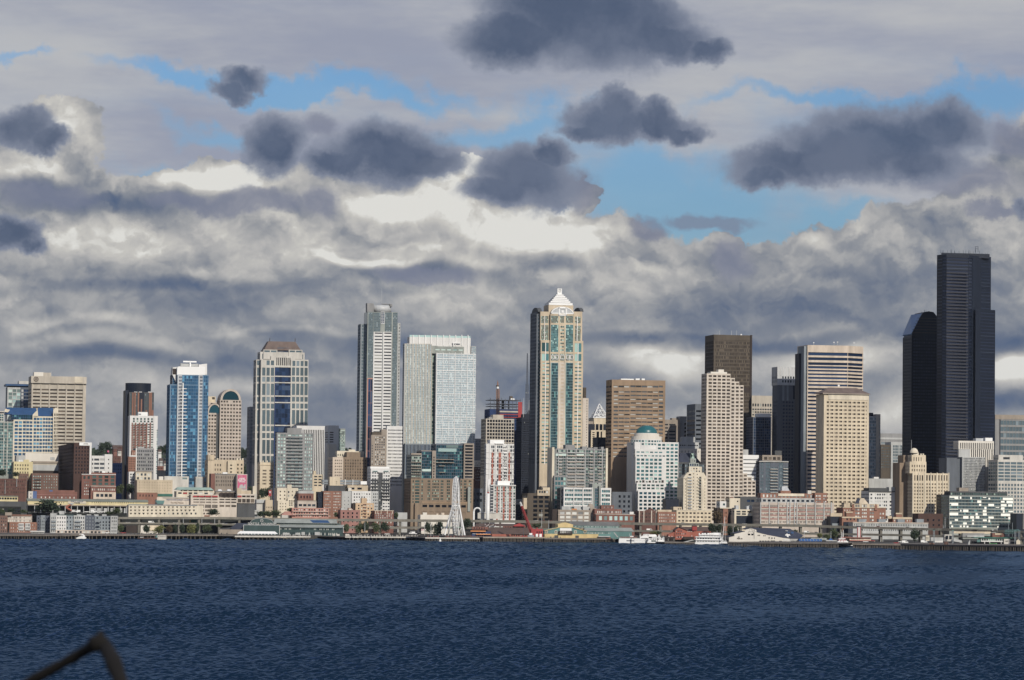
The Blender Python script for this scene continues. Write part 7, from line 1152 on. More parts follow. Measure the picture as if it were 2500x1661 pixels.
# teal and yellow shed
b = Bld('pier_shed', 'teal and yellow gabled pier shed with a white banner and dark balcony', 'building', 25, 1335, 2148, 345, 2925, d=60, th=.06, base=3)
b.part('lower_wall', 1335, 2148, 345, None, 0, 40, 'yellow', [(1520, 1600, 1, .9, 372, 425, 1, 1), (1920, 1995, 1, .9, 378, 425, 1, 1)], 'grey_dark')
b.pg('gable_wall', [(1328, 345), (1328, 282), (1600, 222), (1880, 222), (2145, 290), (2145, 345)], 0, 40, 'green_teal'); b.pg('gable_top', [(1592, 224), (1592, 160), (1735, 125), (1882, 165), (1882, 224)], -.4, 30, 'yellow')
for x0, y0, x1, y1 in ((1325, 282, 1592, 224), (1882, 220, 2150, 292)):
    a = b.fp(x0, y0); c = b.fp(x1, y1); mb = MB(); mb.tube((a[0], -.4, a[1]), (c[0], -.4, c[1]), .35, n=4); mb.build('roof_trim', 'yellow', b.root)
b.bx('banner', 1628, 1852, 235, 285, -.4, .3, 'bright_white'); b.bx('balcony', 1600, 1872, 290, 352, -1.6, 1.4, 'brown_dark')
for i in range(8): x = 1640 + i * 27; b.bx('window', x, x + 14, 292, 328, -1.8, .2, 'g_white')
for x in (1345, 1528, 1900, 2085):
    fr_ = b.bx('window', x, x + 50, 280, 332, -.25, .3, 'cream_light')
    for k in range(2): b.bx('pane', x + 8 + k * 19, x + 22 + k * 19, 290, 322, -.32, .1, 'g_dark')
b.f = 10
b.part('side_wall', 1535, 2150, 770, None, 2, 30, 'green_teal', [(1540, 1860, 16, .55, 785, 808, 1, .9)], 'g_white'); b.bx('yellow_base', 1535, 1690, 812, 865, 1.6, .4, 'yellow'); b.wedge('roof', 1500, 2180, 722, 772, 1.6, 14, 'grey_green', 1); b.part('clerestory', 1350, 1970, 698, 724, 14, 12, 'green_teal', [(1355, 1965, 34, .6, 702, 718, 1, .9)], 'g_white'); b.wedge('roof', 1290, 1990, 640, 700, 14, 12, 'roof_grey', 1)
b.bx('awning', 1690, 1850, 838, 852, -2, 4, 'grey_light'); b.bx('red_base', 1690, 1860, 852, 880, -.5, 1, 'brick'); b.pg('gangway', [(1900, 790), (1912, 788), (1965, 850), (1950, 855)], -6, 1.5, 'grey_light')
# red restaurant
b = Bld('pier_restaurant', 'red timber restaurant with a gabled front and a red cupola on its pier', 'building', 26, 1252, 1490, 200, 2925, d=20, th=.06, base=3)
b.part('wall', 1252, 1490, 205, None, 0, 20, 'red_orange', [(1265, 1395, 4, .55, 215, 245, 1, .9), (1265, 1480, 6, .5, 265, 300, 1, .9), (1290, 1380, 2, .6, 330, 370, 1, .9)], 'g_grey'); b.pg('gable', [(1245, 212), (1330, 145), (1490, 205)], 0, 18, 'red_orange')
mb = MB()
for x0, y0, x1, y1 in ((1238, 218, 1330, 143), (1330, 143, 1500, 212)):
    a = b.fp(x0, y0); c = b.fp(x1, y1); mb.poly([(a[0], -1, a[1]), (c[0], -1, c[1]), (c[0], 20, c[1] + .2), (a[0], 20, a[1] + .2)])
mb.build('roof', 'roof_brown', b.root); b.wedge('roof', 1335, 2010, 140, 228, 8, 9, 'roof_brown', 2); b.part('wall', 1490, 1985, 228, None, 4, 12, 'red_orange', [(1500, 1640, 4, .7, 228, 245, 1, .8), (1760, 1970, 3, .7, 228, 252, 1, .8)], 'g_mix')
b.part('cupola', 1605, 1702, 125, 215, 3, 5, 'red_paint'); b.wedge('cupola_roof', 1595, 1712, 85, 128, 2.6, 3, 'roof_brown', 2); b.pg('wing', [(1110, 400), (1110, 300), (1230, 245), (1252, 245), (1252, 400)], 1, 12, 'red_orange'); b.pg('wing', [(1490, 400), (1490, 250), (1530, 250), (1650, 320), (1650, 400)], 1, 12, 'red_orange')
b.part('porch', 1040, 1250, 345, 470, -5, 6, 'brown_dark', [(1050, 1240, 8, .5, 360, 440, 1, .7)], 'g_black'); b.part('porch', 1420, 1640, 345, 400, -4, 6, 'brown_dark')
b.pg('gangway', [(1340, 470), (1600, 405), (1650, 412), (1400, 478)], -14, 1.5, 'grey_light')
for x in (1120, 1180, 1285, 1340, 1398, 1590): b.bx('lamp', x, x + 10, 320 + x % 30, 338 + x % 30, -5.5, .6, 'bright_white')
# white pier shed
b = Bld('pier_shed', 'long white gabled pier shed with a dark navy roof at the water edge', 'building', 27, 155, 1320, 300, 2870, d=40, th=.05, base=3)
b.pg('front_wall', [(155, 440), (155, 325), (258, 305), (260, 262), (465, 215), (465, 180), (565, 155), (680, 188), (685, 235), (890, 290), (1200, 345), (1320, 360), (1320, 440)], 0, 1.0, 'white_warm')
b.part('side_wall', 1200, 1320, 362, 440, -.3, 10, 'white_paint', [(1210, 1315, 3, .7, 398, 418, 1, 1)], 'g_black'); b.part('side_wall', 1320, 1502, 362, 440, 0, 10, 'grey_light', [(1330, 1490, 1, .8, 398, 420, 1, 1)], 'g_green')
for i in range(7): b.bx('pier_strip', 1320 + i * 28, 1327 + i * 28, 362, 440, -.3, .3, 'concrete_pale')
mb = MB()
ring_ = [(685, 232), (890, 286), (1200, 342), (1500, 360)]; far_ = [(620, 148), (900, 150), (1330, 168), (1590, 300)]
F0 = [Vector((b.fp(x, y)[0], -.2, b.fp(x, y)[1])) for x, y in ring_]; F1 = [Vector((b.fp(x, y, 34)[0], 34, b.fp(x, y, 34)[1])) for x, y in far_]
for i in range(3): mb.poly([F0[i], F0[i + 1], F1[i + 1], F1[i]])
a = b.fp(565, 155); c = b.fp(620, 148, 34); mb.poly([F0[0], F1[0], (c[0] - 3, 34, c[1] + .1), (a[0], -.2, a[1] + .1)])
mb.build('roof', 'navy_roof', b.root); b.pg('roof_left', [(155, 322), (258, 300), (258, 305), (155, 328)], -.3, 34, 'navy_roof'); b.pg('roof_left', [(260, 258), (465, 210), (465, 216), (260, 266)], -.3, 34, 'navy_roof'); b.pg('roof_left', [(463, 176), (567, 150), (567, 158), (463, 184)], -.3, 34, 'navy_roof')
for x0, x1, y0, y1 in ((520, 562, 262, 292), (585, 625, 262, 292), (708, 724, 284, 306), (735, 750, 284, 306), (818, 832, 290, 312), (845, 858, 290, 312), (918, 934, 325, 358), (970, 992, 335, 362), (1020, 1036, 335, 362), (740, 778, 395, 412), (790, 828, 395, 412), (840, 880, 395, 412), (892, 935, 395, 415), (955, 1042, 393, 416), (1120, 1172, 398, 414)): b.bx('window', x0, x1, y0, y1, -.15, .2, 'g_black')
b.bx('flagpole', 637, 644, 180, 360, -.5, .3, 'grey'); mb = MB(); q = b.fp(575, 215); 
for dx_ in (-2.6, 2.6): mb.tube((q[0] + dx_, -.15, q[1] - 2), (q[0], -.15, q[1] + 3), .14, n=4)
mb.tube((q[0] - 1.6, -.15, q[1] - .4), (q[0] + 1.6, -.15, q[1] - .4), .14, n=4); mb.build('emblem', 'grey', b.root)
t_ = text('PIER 56', 1.5, 'brown_dark', b.root, (b.fp(362, 357)[0], -.2, b.fp(362, 357)[1])); b.bx('sign', 330, 362, 318, 334, -.2, .2, 'grey_dark')
for x in (885, 1073, 1262): b.bx('skylight', x - 22, x + 22, 200, 222, 24, 1.5, 'grey_light')
for x in (1100, 1180, 1290, 1370): b.bx('solar_panel', x - 25, x + 25, 225, 260, 20, .4, 'blue_roof')
b.pg('roof_star', [(1230, 298), (1245, 275), (1262, 270), (1270, 252), (1280, 270), (1320, 275), (1340, 298), (1300, 300), (1300, 338), (1265, 338), (1265, 300)], 8, .3, 'bright_white')
b = Bld('canopy_stall', 'long bright blue canopy with white wave marks beside the white shed', 'canopy', 27, 1505, 1940, 362, 2866, d=8, th=.04, base=3); b.bx('canopy', 1505, 1940, 362, 408, 0, 7, 'awning_blue'); b.bx('dark_counter', 1508, 1930, 408, 432, .5, 6, 'net_blue')
for i in range(7): x = 1545 + i * 58; b.pg('wave_mark', [(x - 12, 374), (x - 4, 370), (x + 14, 392), (x + 8, 396)], -.15, .15, 'grey_light')
for i in range(5): b.bx('post', 1508 + i * 104, 1514 + i * 104, 405, 440, 0, .3, 'grey')
b = T('pier_shed', 'flat-roofed grey pavilion with a small blue roof left of the tugboat', 27, 2040, 2200, 405, 2868, 'steel', 'g_mix', [(2050, 2190, 5, .5, 412, 470, 1, .6)], d=8, th=.05, base=2); b.bx('roof', 2020, 2225, 388, 406, -1, 10, 'grey_light'); b.wedge('blue_roof', 2075, 2160, 352, 390, 0, 3, 'awning_blue', 1.5); b.bx('roof', 1730, 2030, 345, 385, 8, 10, 'grey_green')
# pylon and low red-roofed restaurant, station area
b = Bld('pylon_sign', 'tall white pylon sign with two red stripes and a black cap', 'sign', 17, 1515, 1590, 828, 2890, d=3, th=.03, base=3); b.bx('pylon', 1518, 1588, 840, 1045, 0, 3, 'white_paint'); b.bx('cap', 1510, 1592, 824, 842, -.3, 3.6, 'black_granite')
for x0, x1 in ((1522, 1536), (1570, 1584)): b.bx('stripe', x0, x1, 845, 1040, -.15, .2, 'red_paint')
b = T('pier_restaurant', 'low cream restaurant with thin red roof edges behind the tugboat', 17, 1370, 1780, 1062, 2882, 'cream_light', 'g_brown', [(1400, 1640, 12, .5, 1062, 1085, 1, .9)], d=14, th=.03, base=3); b.bx('roof_edge', 1280, 1785, 1040, 1060, -1, 16, 'brick'); b.bx('roof_edge', 1370, 1860, 1098, 1108, -2, 6, 'red_paint'); b.part('wall', 1770, 1858, 1105, 1145, -1, 8, 'cream_light')
b.bx('roof_sign', 1270, 1400, 1025, 1042, 1, 1, 'brick'); b.bx('terrace', 1380, 2360, 1150, 1172, -6, 4, 'grey_brown')
# ferry dock
b = T('ferry_terminal', 'white-framed ferry passenger walkway with a dark green roof and a pale sign board', 28, 1410, 1930, 405, 2800, 'white_paint', 'g_green', [(1420, 1920, 10, .8, 412, 462, 1, .85)], d=10, th=.03, yb=485, base=2)
b.bx('roof', 1250, 2250, 385, 405, -1, 14, 'green_tarp'); b.part('hall', 1250, 2300, 480, None, 4, 12, 'black_granite')
for x in (1480, 1595, 1850): b.bx('column', x, x + 14, 480, 575, 0, .6, 'white_paint')
b.bx('sign_board', 1915, 2055, 418, 558, -1.5, 1, 'concrete_pale'); text('SLIP 1', 1.3, 'grey_dark', b.root, (b.fp(1985, 468)[0], -1.6, b.fp(1985, 468)[1]), bold=.03)
b.bx('parked_boxes', 1000, 1480, 292, 375, 10, 6, 'grey'); b.bx('hall_roof', 1100, 1480, 340, 378, 9, .5, 'grey_light'); b.part('red_annex', 1660, 1940, 290, 380, 10, 10, 'brick', None); b.bx('yellow_sign', 1720, 1870, 292, 330, 9.6, .4, 'sand')
b.bx('cream_wall', 800, 1640, 255, 300, 20, 4, 'cream'); b.bx('green_planter', 770, 1640, 178, 205, 30, 3, 'roof_greenish')
b.part('ramp', 600, 780, 320, 470, 2, 8, 'concrete_pale', [(610, 770, 2, .75, 335, 440, 1, .8)], 'g_dark'); b.pg('gangway', [(800, 400), (985, 455), (985, 505), (800, 470)], -2, 2, 'grey_light'); b.bx('white_wall', 380, 565, 462, 498, -2, 6, 'white_paint'); b.part('ramp', 260, 570, 385, 465, -1, 8, 'grey_light'); b.part('ramp', 185, 262, 345, 460, -3, 4, 'cream_light', [(195, 252, 2, .6, 360, 450, 1, .8)], 'g_dark')
b.bx('teal_box', 1320, 1395, 432, 490, -.5, 2, 'green_teal')
for i, (x, lab) in enumerate(((365, 'leftmost teal steel lift tower of the ferry dock'), (785, 'teal steel lift tower in the middle of the ferry dock'), (2165, 'teal steel lift tower right of the dock sign board'), (2255, 'rightmost teal steel lift tower of the ferry dock'))):
    c = Bld('lift_tower', lab, 'tower', 28, x - 15, x + 15, 230, 2792, d=2, th=0, group='lift towers of the ferry dock', base=0); c.bx('leg', x - 18, x - 8, 232, 620, 0, .7, 'grey_blue'); c.bx('leg', x + 8, x + 18, 232, 620, 0, .7, 'grey_blue'); c.bx('crossbeam', x - 22, x + 22, 225, 240, -.2, 1.2, 'green_teal')
    for k in range(6): c.bx('brace', x - 10, x + 10, 290 + k * 52, 296 + k * 52, .1, .4, 'grey_blue')
b = Bld('gantry', 'teal lattice gantry above the right end of the ferry dock', 'gantry', 28, 1930, 2200, 250, 2800, d=3, th=0, base=2); q0 = b.fp(1925, 262); q1 = b.fp(2250, 250); lattice(b, 'beam', (q0[0], 0, q0[1]), (q1[0], 0, q1[1]), 2, 2, 'green_teal', 12, .18)
for x in (2015, 2100): b.bx('post', x, x + 8, 60 + (x == 2015) * -10, 420, .5, .5, 'grey_blue')
b = Bld('bus', 'bright green bus parked under the white ferry walkway', 'bus', 28, 1600, 1760, 515, 2795, d=2.6, th=.02, base=2.5); b.bx('body', 1600, 1760, 515, 556, 0, 2.6, 'green_bus'); b.bx('window_strip', 1615, 1740, 520, 532, -.06, .1, 'g_black')
for x in (1622, 1725): b.bx('wheel', x, x + 14, 550, 562, -.1, 2.8, 'rubber')
b = Bld('cream_sign', 'small cream triangular board on the ferry dock', 'sign', 28, 2190, 2280, 430, 2790, d=1, th=0, base=2); b.pg('board', [(2190, 560), (2190, 460), (2235, 425), (2280, 470), (2280, 560)], 0, 1, 'cream_light')

# ================================================================ boats
def hullpoly(b, name, pts, d, mat, back=0): return b.pg(name, pts, back, d, mat)
b = Bld('tour_boat', 'large white three-deck tour boat moored beside the red restaurant', 'boat', 26, 1660, 2255, 390, 2868, d=10, th=.03, base=0)
b.pg('hull', [(1660, 492), (1655, 455), (1700, 462), (2250, 465), (2235, 492), (2150, 500), (1720, 500)], 0, 10, 'white_boat'); b.bx('keel', 1690, 2230, 492, 506, .3, 9.4, 'hullblack')
for y0, y1, x0, x1, nw in ((405, 460, 1665, 2245, 9), (345, 405, 1670, 2230, 9), (300, 345, 1740, 2200, 7)):
    b.part('deck_house', x0 + 15, x1 - 15, y0, y1, 1, 8, 'white_boat', [(x0 + 25, x1 - 50, nw, .84, y0 + 22, y1 - 12, 1, .98)], 'g_dark', rec=.5); b.bx('deck_edge', x0, x1, y0 - 3, y0 + 14, .3, 9.4, 'white_boat')
b.bx('wheelhouse', 2040, 2190, 262, 300, 2, 6, 'white_boat'); b.bx('funnel', 1740, 1760, 268, 330, 3, 2, 'white_boat')
for x in (1800, 1850, 1915, 1960, 2000): b.bx('canister', x, x + 38, 268, 292, 2, 3, 'bright_white')
b.mast(2112, 215, 265, .2, back=4)
b = Bld('tour_boat', 'long low white tour boat with red trim at the left of the moored group', 'boat', 26, 95, 640, 400, 2868, d=8, th=.03, base=0)
b.pg('hull', [(90, 470), (100, 380), (300, 385), (640, 400), (640, 470), (120, 482)], 0, 8, 'white_boat'); b.bx('stripe', 250, 420, 418, 436, -.1, .15, 'navy_roof'); b.part('cabin', 410, 640, 385, 470, -.2, 7, 'white_boat', [(420, 630, 9, .6, 422, 445, 1, 1)], 'g_dark'); b.bx('upper_deck', 100, 520, 368, 382, .5, 7, 'grey_light'); b.bx('red_rail', 110, 470, 345, 360, 1, .3, 'brick'); b.bx('wheelhouse', 325, 395, 328, 362, 2, 4, 'white_boat'); b.bx('dark_cabin', 150, 300, 350, 372, 2, 4, 'grey_dark'); b.mast(310, 280, 330, .2)
for x in (340, 648, 885): b.bx('fender_pile', x, x + 12, 370, 475, -1.5, .5, 'hullblack')
b = Bld('yacht', 'tall white tour boat with a rounded upper deck in the middle of the moored group', 'boat', 26, 530, 880, 320, 2876, d=7, th=.03, base=0)
b.pg('upper_house', [(525, 400), (530, 355), (580, 320), (700, 335), (715, 400)], 0, 6, 'white_boat'); b.bx('window_strip', 545, 690, 374, 386, -.1, .2, 'g_black'); b.pg('top_canopy', [(700, 345), (705, 305), (720, 297), (850, 297), (875, 325), (870, 345)], 1, 5, 'bright_white'); b.part('deck_house', 600, 720, 290, 330, 2, 4, 'white_boat', [(610, 710, 4, .5, 298, 318, 1, 1)], 'g_dark'); b.bx('hull', 520, 720, 400, 478, 0, 6, 'white_boat'); b.bx('mast_base', 525, 540, 300, 360, 2, 1, 'white_boat')
b = Bld('yacht', 'white catamaran tour boat at the right of the moored group', 'boat', 26, 680, 1030, 400, 2870, d=7, th=.03, base=0)
b.pg('hull', [(675, 470), (690, 430), (860, 425), (1030, 420), (1025, 472)], 0, 7, 'white_boat'); b.bx('window_strip', 760, 845, 418, 445, -.1, .2, 'g_green'); b.part('deck_house', 700, 1000, 375, 430, .5, 6, 'white_boat', [(720, 990, 8, .6, 385, 405, 1, 1)], 'g_dark'); b.bx('upper_deck', 775, 955, 350, 372, 1, 5, 'bright_white'); b.pg('fin', [(905, 350), (910, 300), (925, 298), (930, 350)], 2, 1, 'bright_white'); b.bx('stripe', 780, 945, 360, 366, .8, .2, 'grey_blue'); b.mast(1005, 300, 400, .2)
for x0, x1 in ((990, 1030),): b.bx('rail_frame', x0, x1, 350, 420, 1, 3, 'steel_light')
b = Bld('tugboat', 'white harbour tugboat with a black hull and red and white masts', 'boat', 17, 1100, 1435, 1150, 2793, d=9, th=.03, base=0)
b.pg('hull', [(1100, 1205), (1085, 1165), (1110, 1150), (1300, 1190), (1430, 1205), (1425, 1222), (1120, 1222)], 0, 8, 'hullblack'); b.pg('bulwark', [(1085, 1162), (1095, 1140), (1350, 1180), (1430, 1190), (1430, 1206), (1300, 1192), (1110, 1158)], -.2, 8.2, 'white_boat'); b.pg('superstructure', [(1130, 1158), (1145, 1115), (1180, 1098), (1300, 1095), (1345, 1125), (1355, 1180)], 1, 6, 'white_boat'); b.part('wheelhouse', 1165, 1290, 1055, 1100, 2, 4, 'white_boat', [(1172, 1285, 5, .6, 1065, 1085, 1, 1)], 'g_dark')
for i in range(5): b.bx('red_panel', 1160 + i * 30, 1172 + i * 30, 1072 + (i % 2) * 14, 1110 + (i % 2) * 10, .8, .3, 'red_paint')
b.mast(1222, 935, 1060, .35, 'mast', 'white_boat', 3); b.mast(1250, 895, 1060, .3, 'mast', 'white_boat', 4); b.bx('crosstree', 1210, 1270, 1040, 1052, 3, .5, 'red_paint')
b = Bld('motor_yacht', 'small white motor yacht passing in front of the left promenade', 'boat', 2, 1040, 1180, 1180, 2722, d=4, th=.02, base=0)
b.pg('hull', [(1048, 1212), (1038, 1188), (1090, 1180), (1180, 1190), (1178, 1214), (1060, 1216)], 0, 4, 'white_boat'); b.pg('cabin', [(1065, 1188), (1085, 1168), (1100, 1150), (1140, 1148), (1160, 1165), (1165, 1190)], .5, 3, 'white_boat'); b.bx('window_strip', 1080, 1140, 1168, 1176, .4, .15, 'g_black'); b.bx('flybridge', 1085, 1140, 1146, 1152, .6, 2.6, 'white_boat'); b.mast(1135, 1135, 1150, .1, back=2)
b = Bld('barge', 'low dark red barge moored against the seawall', 'boat', 2, 1890, 2160, 1196, 2725, d=5, th=.01, base=0); b.pg('hull', [(1885, 1212), (1890, 1198), (2160, 1198), (2155, 1214)], 0, 5, 'brown_red'); b.bx('cabin', 1920, 1965, 1186, 1199, 1, 3, 'grey_light')
b = Bld('sailing_ship', 'small sailing ship with two tall slanting masts between the tour boat and the white shed', 'boat', 26, 2215, 2330, 400, 2862, d=4, th=.02, base=0)
b.pg('hull', [(2215, 480), (2205, 450), (2330, 455), (2325, 482)], 0, 4, 'white_boat'); b.bx('deckhouse', 2240, 2310, 425, 455, .8, 2.4, 'grey_light')
for (x0, y0), (x1, y1), r_ in (((2225, 450), (2278, -70), .32), ((2285, 450), (2284, 40), .14)): a = b.fp(x0, y0); c = b.fp(x1, y1); mb = MB(); mb.tube((a[0], 2, a[1]), (c[0], 2, c[1]), r_, r_ * .5, 6); mb.build('mast', 'steel_white', b.root)
for i, (x, lab) in enumerate(((127, 'left white mooring buoy with a pointed top below the wheel'), (668, 'right white mooring buoy with a pointed top below the wheel'))):
    a = atZ(*cv(24, x, 1497), 0); r = thing('buoy', lab, 'buoy', (a.x, a.y - 1, 0), 0, 'mooring buoys below the wheel'); mb = MB(); mb.tube((0, 0, -.3), (0, 0, 1.2), 1.0, 1.0, 10); mb.tube((0, 0, 1.2), (0, 0, 3.0), .6, .15, 8); mb.build('float', 'bright_white', r)
b = Bld('workboat', 'black-hulled workboat with a yellow rail in the ferry dock', 'boat', 28, 930, 1220, 590, 2662, d=7, th=.02, base=0); b.pg('hull', [(945, 660), (935, 585), (1215, 580), (1200, 660)], 0, 7, 'hullblack'); b.bx('rail', 935, 1000, 562, 582, .5, 4, 'yellow'); b.pg('wheelhouse', [(1110, 585), (1130, 500), (1165, 440), (1160, 585)], 2, 3, 'grey_light')
# street lamps, signals, flag
LP = [(21, 182, 860, 1110, 'street lamp on the promenade beside the bright yellow-green tree'), (21, 1110, 745, 860, 'tall lamp rising above the lower viaduct deck'), (21, 1420, 745, 880, 'lamp in front of the dark street gap by the brick warehouse'), (21, 665, 740, 860, 'lamp over the line of white cars'), (7, 623, 655, 780, 'pole in front of the tall dark promenade tree'), (7, 1445, 640, 820, 'flag mast on the promenade left of the wheel'), (7, 1530, 650, 840, 'slim pole right of the small flag'), (10, 915, 480, 720, 'tall lamp right of the crane boom'), (10, 1010, 620, 735, 'second tall lamp right of the crane boom'), (13, 1405, 600, 700, 'lamp left of the white pier gable'), (13, 1475, 610, 690, 'lamp touching the white pier gable'), (17, 500, 930, 1050, 'lamp above the dark pier roof'), (17, 1012, 930, 1090, 'pole in front of the tall dark green tree'), (17, 1965, 1040, 1150, 'pole right of the striped pylon'), (17, 2010, 1030, 1150, 'second pole right of the striped pylon'), (18, 905, 755, 810, 'lamp on the viaduct below the maroon brick building'), (18, 940, 620, 810, 'tallest lamp at the maroon brick building')]
lp0 = thing('street_lamp', LP[0][4], 'lamp', (0, 0, 0), 0, 'lamps and poles of the waterfront'); mb = MB(); mb.tube((0, 0, 0), (0, 0, 1), .012, .008, 6); mb.build('pole', 'steel_light', lp0); mb = MB(); mb.box((-.02, -.05, .985), (.02, .01, 1.0)); mb.build('lamp_head', 'bright_white', lp0)
for i, (f, x, y0, y1, lab) in enumerate(LP):
    o = lp0 if i == 0 else copy_tree(lp0); D = {21: 2880, 7: 2915, 10: 2955, 13: 2905, 17: 2880, 18: 2850}[f]
    a = atY(*cv(f, x, y0), D); z0 = atY(*cv(f, x, y1), D).z; o.location = (a.x, D, z0); h = a.z - z0; o.scale = (h * 1.2, h * 1.2, h) if False else (18, 18, h); o['label'] = lab
b = Bld('flag', 'small red and white striped flag on a promenade mast', 'flag', 7, 1392, 1436, 738, 2914, d=.1, th=0, base=4)
for k in range(4): b.pg('stripe', [(1394, 745 + k * 7), (1436, 738 + k * 7), (1436, 745 + k * 7), (1394, 752 + k * 7)], 0, .1, 'red_paint' if k % 2 == 0 else 'bright_white')
b = Bld('flag', 'tall red banner flag hanging in the shaded street', 'flag', 4, 1548, 1590, 540, 3066, d=.1, th=.1); b.pg('cloth', [(1548, 545), (1588, 540), (1590, 625), (1550, 635)], 0, .1, 'red_paint'); b.bx('cloth_mark', 1560, 1578, 560, 585, -.1, .1, 'white_paint'); b.mast(1592, 520, 680, .1, 'pole', back=0)
b = Bld('excavator', 'orange hydraulic lift arm folded in front of the market hall', 'excavator', 2, 900, 1030, 735, 2955, d=3, th=0)
for p0, p1 in (((900, 780), (985, 735)), ((905, 785), (1000, 838))): a = b.fp(*p0); c = b.fp(*p1); mb = MB(); mb.tube((a[0], 1, a[1]), (c[0], 1, c[1]), .9, .8, 6); mb.build('arm', 'red_orange', b.root)
b.bx('cab', 985, 1025, 815, 845, 0, 3, 'white_paint'); b.bx('undercarriage', 980, 1040, 845, 858, 0, 3, 'rubber'); b.bx('work_platform', 965, 1005, 722, 742, 0, 2, 'grey_light')
# parked cars on the market terrace and people on the piers
rc = random.Random(21)
def crowd(label, pts):
    mb = MB()
    for p in pts:
        h = rc.uniform(1.55, 1.85); a = rc.uniform(0, 6.28); x, y, z = p; c, s = math.cos(a), math.sin(a)
        for k in (-1, 1): mb.tube((x + c * .1 * k, y + s * .1 * k, z), (x + c * .08 * k, y + s * .08 * k, z + h * .5), .09, .12, 5)
        mb.tube((x, y, z + h * .48), (x, y, z + h * .84), .17, .22, 6); mb.tube((x, y, z + h * .84), (x, y, z + h), .1, .09, 6)
    return mb
for lab, f, x0, x1, yw, yd, n, mat in (('scattered people strolling on the promenade right of the aquarium', 7, 380, 1440, 890, 842, 90, 'concrete_pale'), ('people crowding the wheel pier', 7, 1460, 2250, 905, 855, 70, 'brick_pink'), ('people on the aquarium pier deck', 23, 900, 1500, 572, 492, 30, 'grey_light'), ('dark crowd on the promenade left of the aquarium', 2, 1500, 3150, 1214, 1152, 110, 'grey_dark'), ('people on the deck of the teal and yellow shed', 25, 1350, 2150, 498, 424, 60, 'grey_shadow')):
    pts = []
    for i in range(n):
        x = rc.uniform(x0, x1); p = atZ(*cv(f, x, yw), 0); zt = atY(*cv(f, x, yd), p.y).z; pts.append((p.x, p.y + rc.uniform(2, 9), zt - .4))
    tag(crowd(lab, pts).build('crowd', mat), lab, None, kind='stuff')
# foreground branch close to the camera
def branch2():
    base = Vector((0, 9, 24.0)); D0 = 9.5
    r = thing('bare_tree', 'blurred bare dark branch bending over in the near lower left corner', 'tree branch', tuple(base))
    pts = [(430, 2150, -.6), (370, 1880, -.45), (322, 1745, -.3), (296, 1668, -.2), (276, 1615, -.1), (258, 1580, 0), (243, 1568, 0), (222, 1580, .05), (190, 1600, .1), (140, 1628, .15), (85, 1658, .2), (20, 1700, .3), (-120, 1790, .5)]
    rad = [.030, .025, .021, .020, .021, .023, .025, .018, .0145, .014, .0145, .016, .012]; mb = MB(); P = [atY(x, y, D0 + k) - base for x, y, k in pts]; n = 9; prev = None; rn = random.Random(2)
    Q = []; RR = []
    for i in range(len(P) - 1):
        for t in (0, .25, .5, .75): Q.append(P[i].lerp(P[i + 1], t)); RR.append((rad[i] * (1 - t) + rad[i + 1] * t) * rn.uniform(.9, 1.12))
    Q.append(P[-1]); RR.append(rad[-1])
    for i, c in enumerate(Q):
        d = (Q[min(i + 1, len(Q) - 1)] - Q[max(i - 1, 0)]).normalized(); u = Vector((0, 1, 0)); u = (u - d * u.dot(d)).normalized(); w_ = d.cross(u); k = len(mb.v)
        for j in range(n): a = 2 * math.pi * j / n; mb.v.append(tuple(c + (u * math.cos(a) + w_ * math.sin(a)) * RR[i] * rn.uniform(.93, 1.07)))
        if prev is not None:
            for j in range(n): mb.f.append((prev + j, prev + (j + 1) % n, k + (j + 1) % n, k + j))
        prev = k
    mb.build('branch', 'bark', r, True)
    kb = MB(); kn = P[6]; kb.tube(kn, kn + Vector((.004, 0, .03)), .016, .008, 7); kb.build('knot', 'bark', r, True)
    tb = MB(); q = P[0]; tb.tube(q, (q.x + .3, q.y, q.z - 1.6), .031, .06, 8); tb.tube((q.x + .3, q.y, q.z - 1.6), (q.x + .3, q.y, -3), .06, .1, 8); tb.build('trunk', 'bark', r)
branch2()

# ================================================================ ground, hill, water
def terrain():
    xs = [-6000, -4000, -2600, -1500] + list(range(-1000, 1001, 40)) + [1500, 2600, 4000, 6000]
    ts = [0, 4, 60, 110, 160, 220, 300, 400, 500, 700, 900, 1200, 1500, 1750, 2000, 2200, 2400, 3000, 4000]
    rnd = random.Random(5); mb = MB(); rows_ = []
    for t in ts:
        r = []
        for x in xs:
            y = (shore_y(x) + 90 + t) if t <= 60 else max(shore_y(x), 2890) + 40 + t; z = ground(x, y)
            if t >= 1500: z += rnd.uniform(-5, 5) + 4 * math.sin(x * .011)
            r.append(len(mb.v)); mb.v.append((x, y, z if t > 0 else 3.2))
        rows_.append(r)
    for a, b in zip(rows_, rows_[1:]):
        for i in range(len(xs) - 1): mb.f.append((a[i], a[i + 1], b[i + 1], b[i]))
    k = [len(mb.v) + i for i in range(len(xs))]
    for i, x in enumerate(xs): mb.v.append((x, shore_y(x) + 90, -6))
    for i in range(len(xs) - 1): mb.f.append((k[i], k[i + 1], rows_[0][i + 1], rows_[0][i]))
    return mb.build('ground', 'terrain_soil')
o = terrain(); tag(o, 'dark ground rising from the waterfront to the hill', None, kind='structure')
# near hillside the camera stands on (below the picture)
mb = MB(); prof = [(-400, 40), (-60, 29.5), (0, 28.2), (6, 27.2), (14, 24), (40, 14), (80, 3), (110, -5)]
for x0, x1 in zip(range(-400, 400, 80), range(-320, 480, 80)):
    for (a, za), (b_, zb_) in zip(prof, prof[1:]): mb.poly([(x0, a, za), (x1, a, za), (x1, b_, zb_), (x0, b_, zb_)])
tag(mb.build('near_bank', 'terrain_soil'), 'grassy bank below the viewpoint', None, kind='structure')

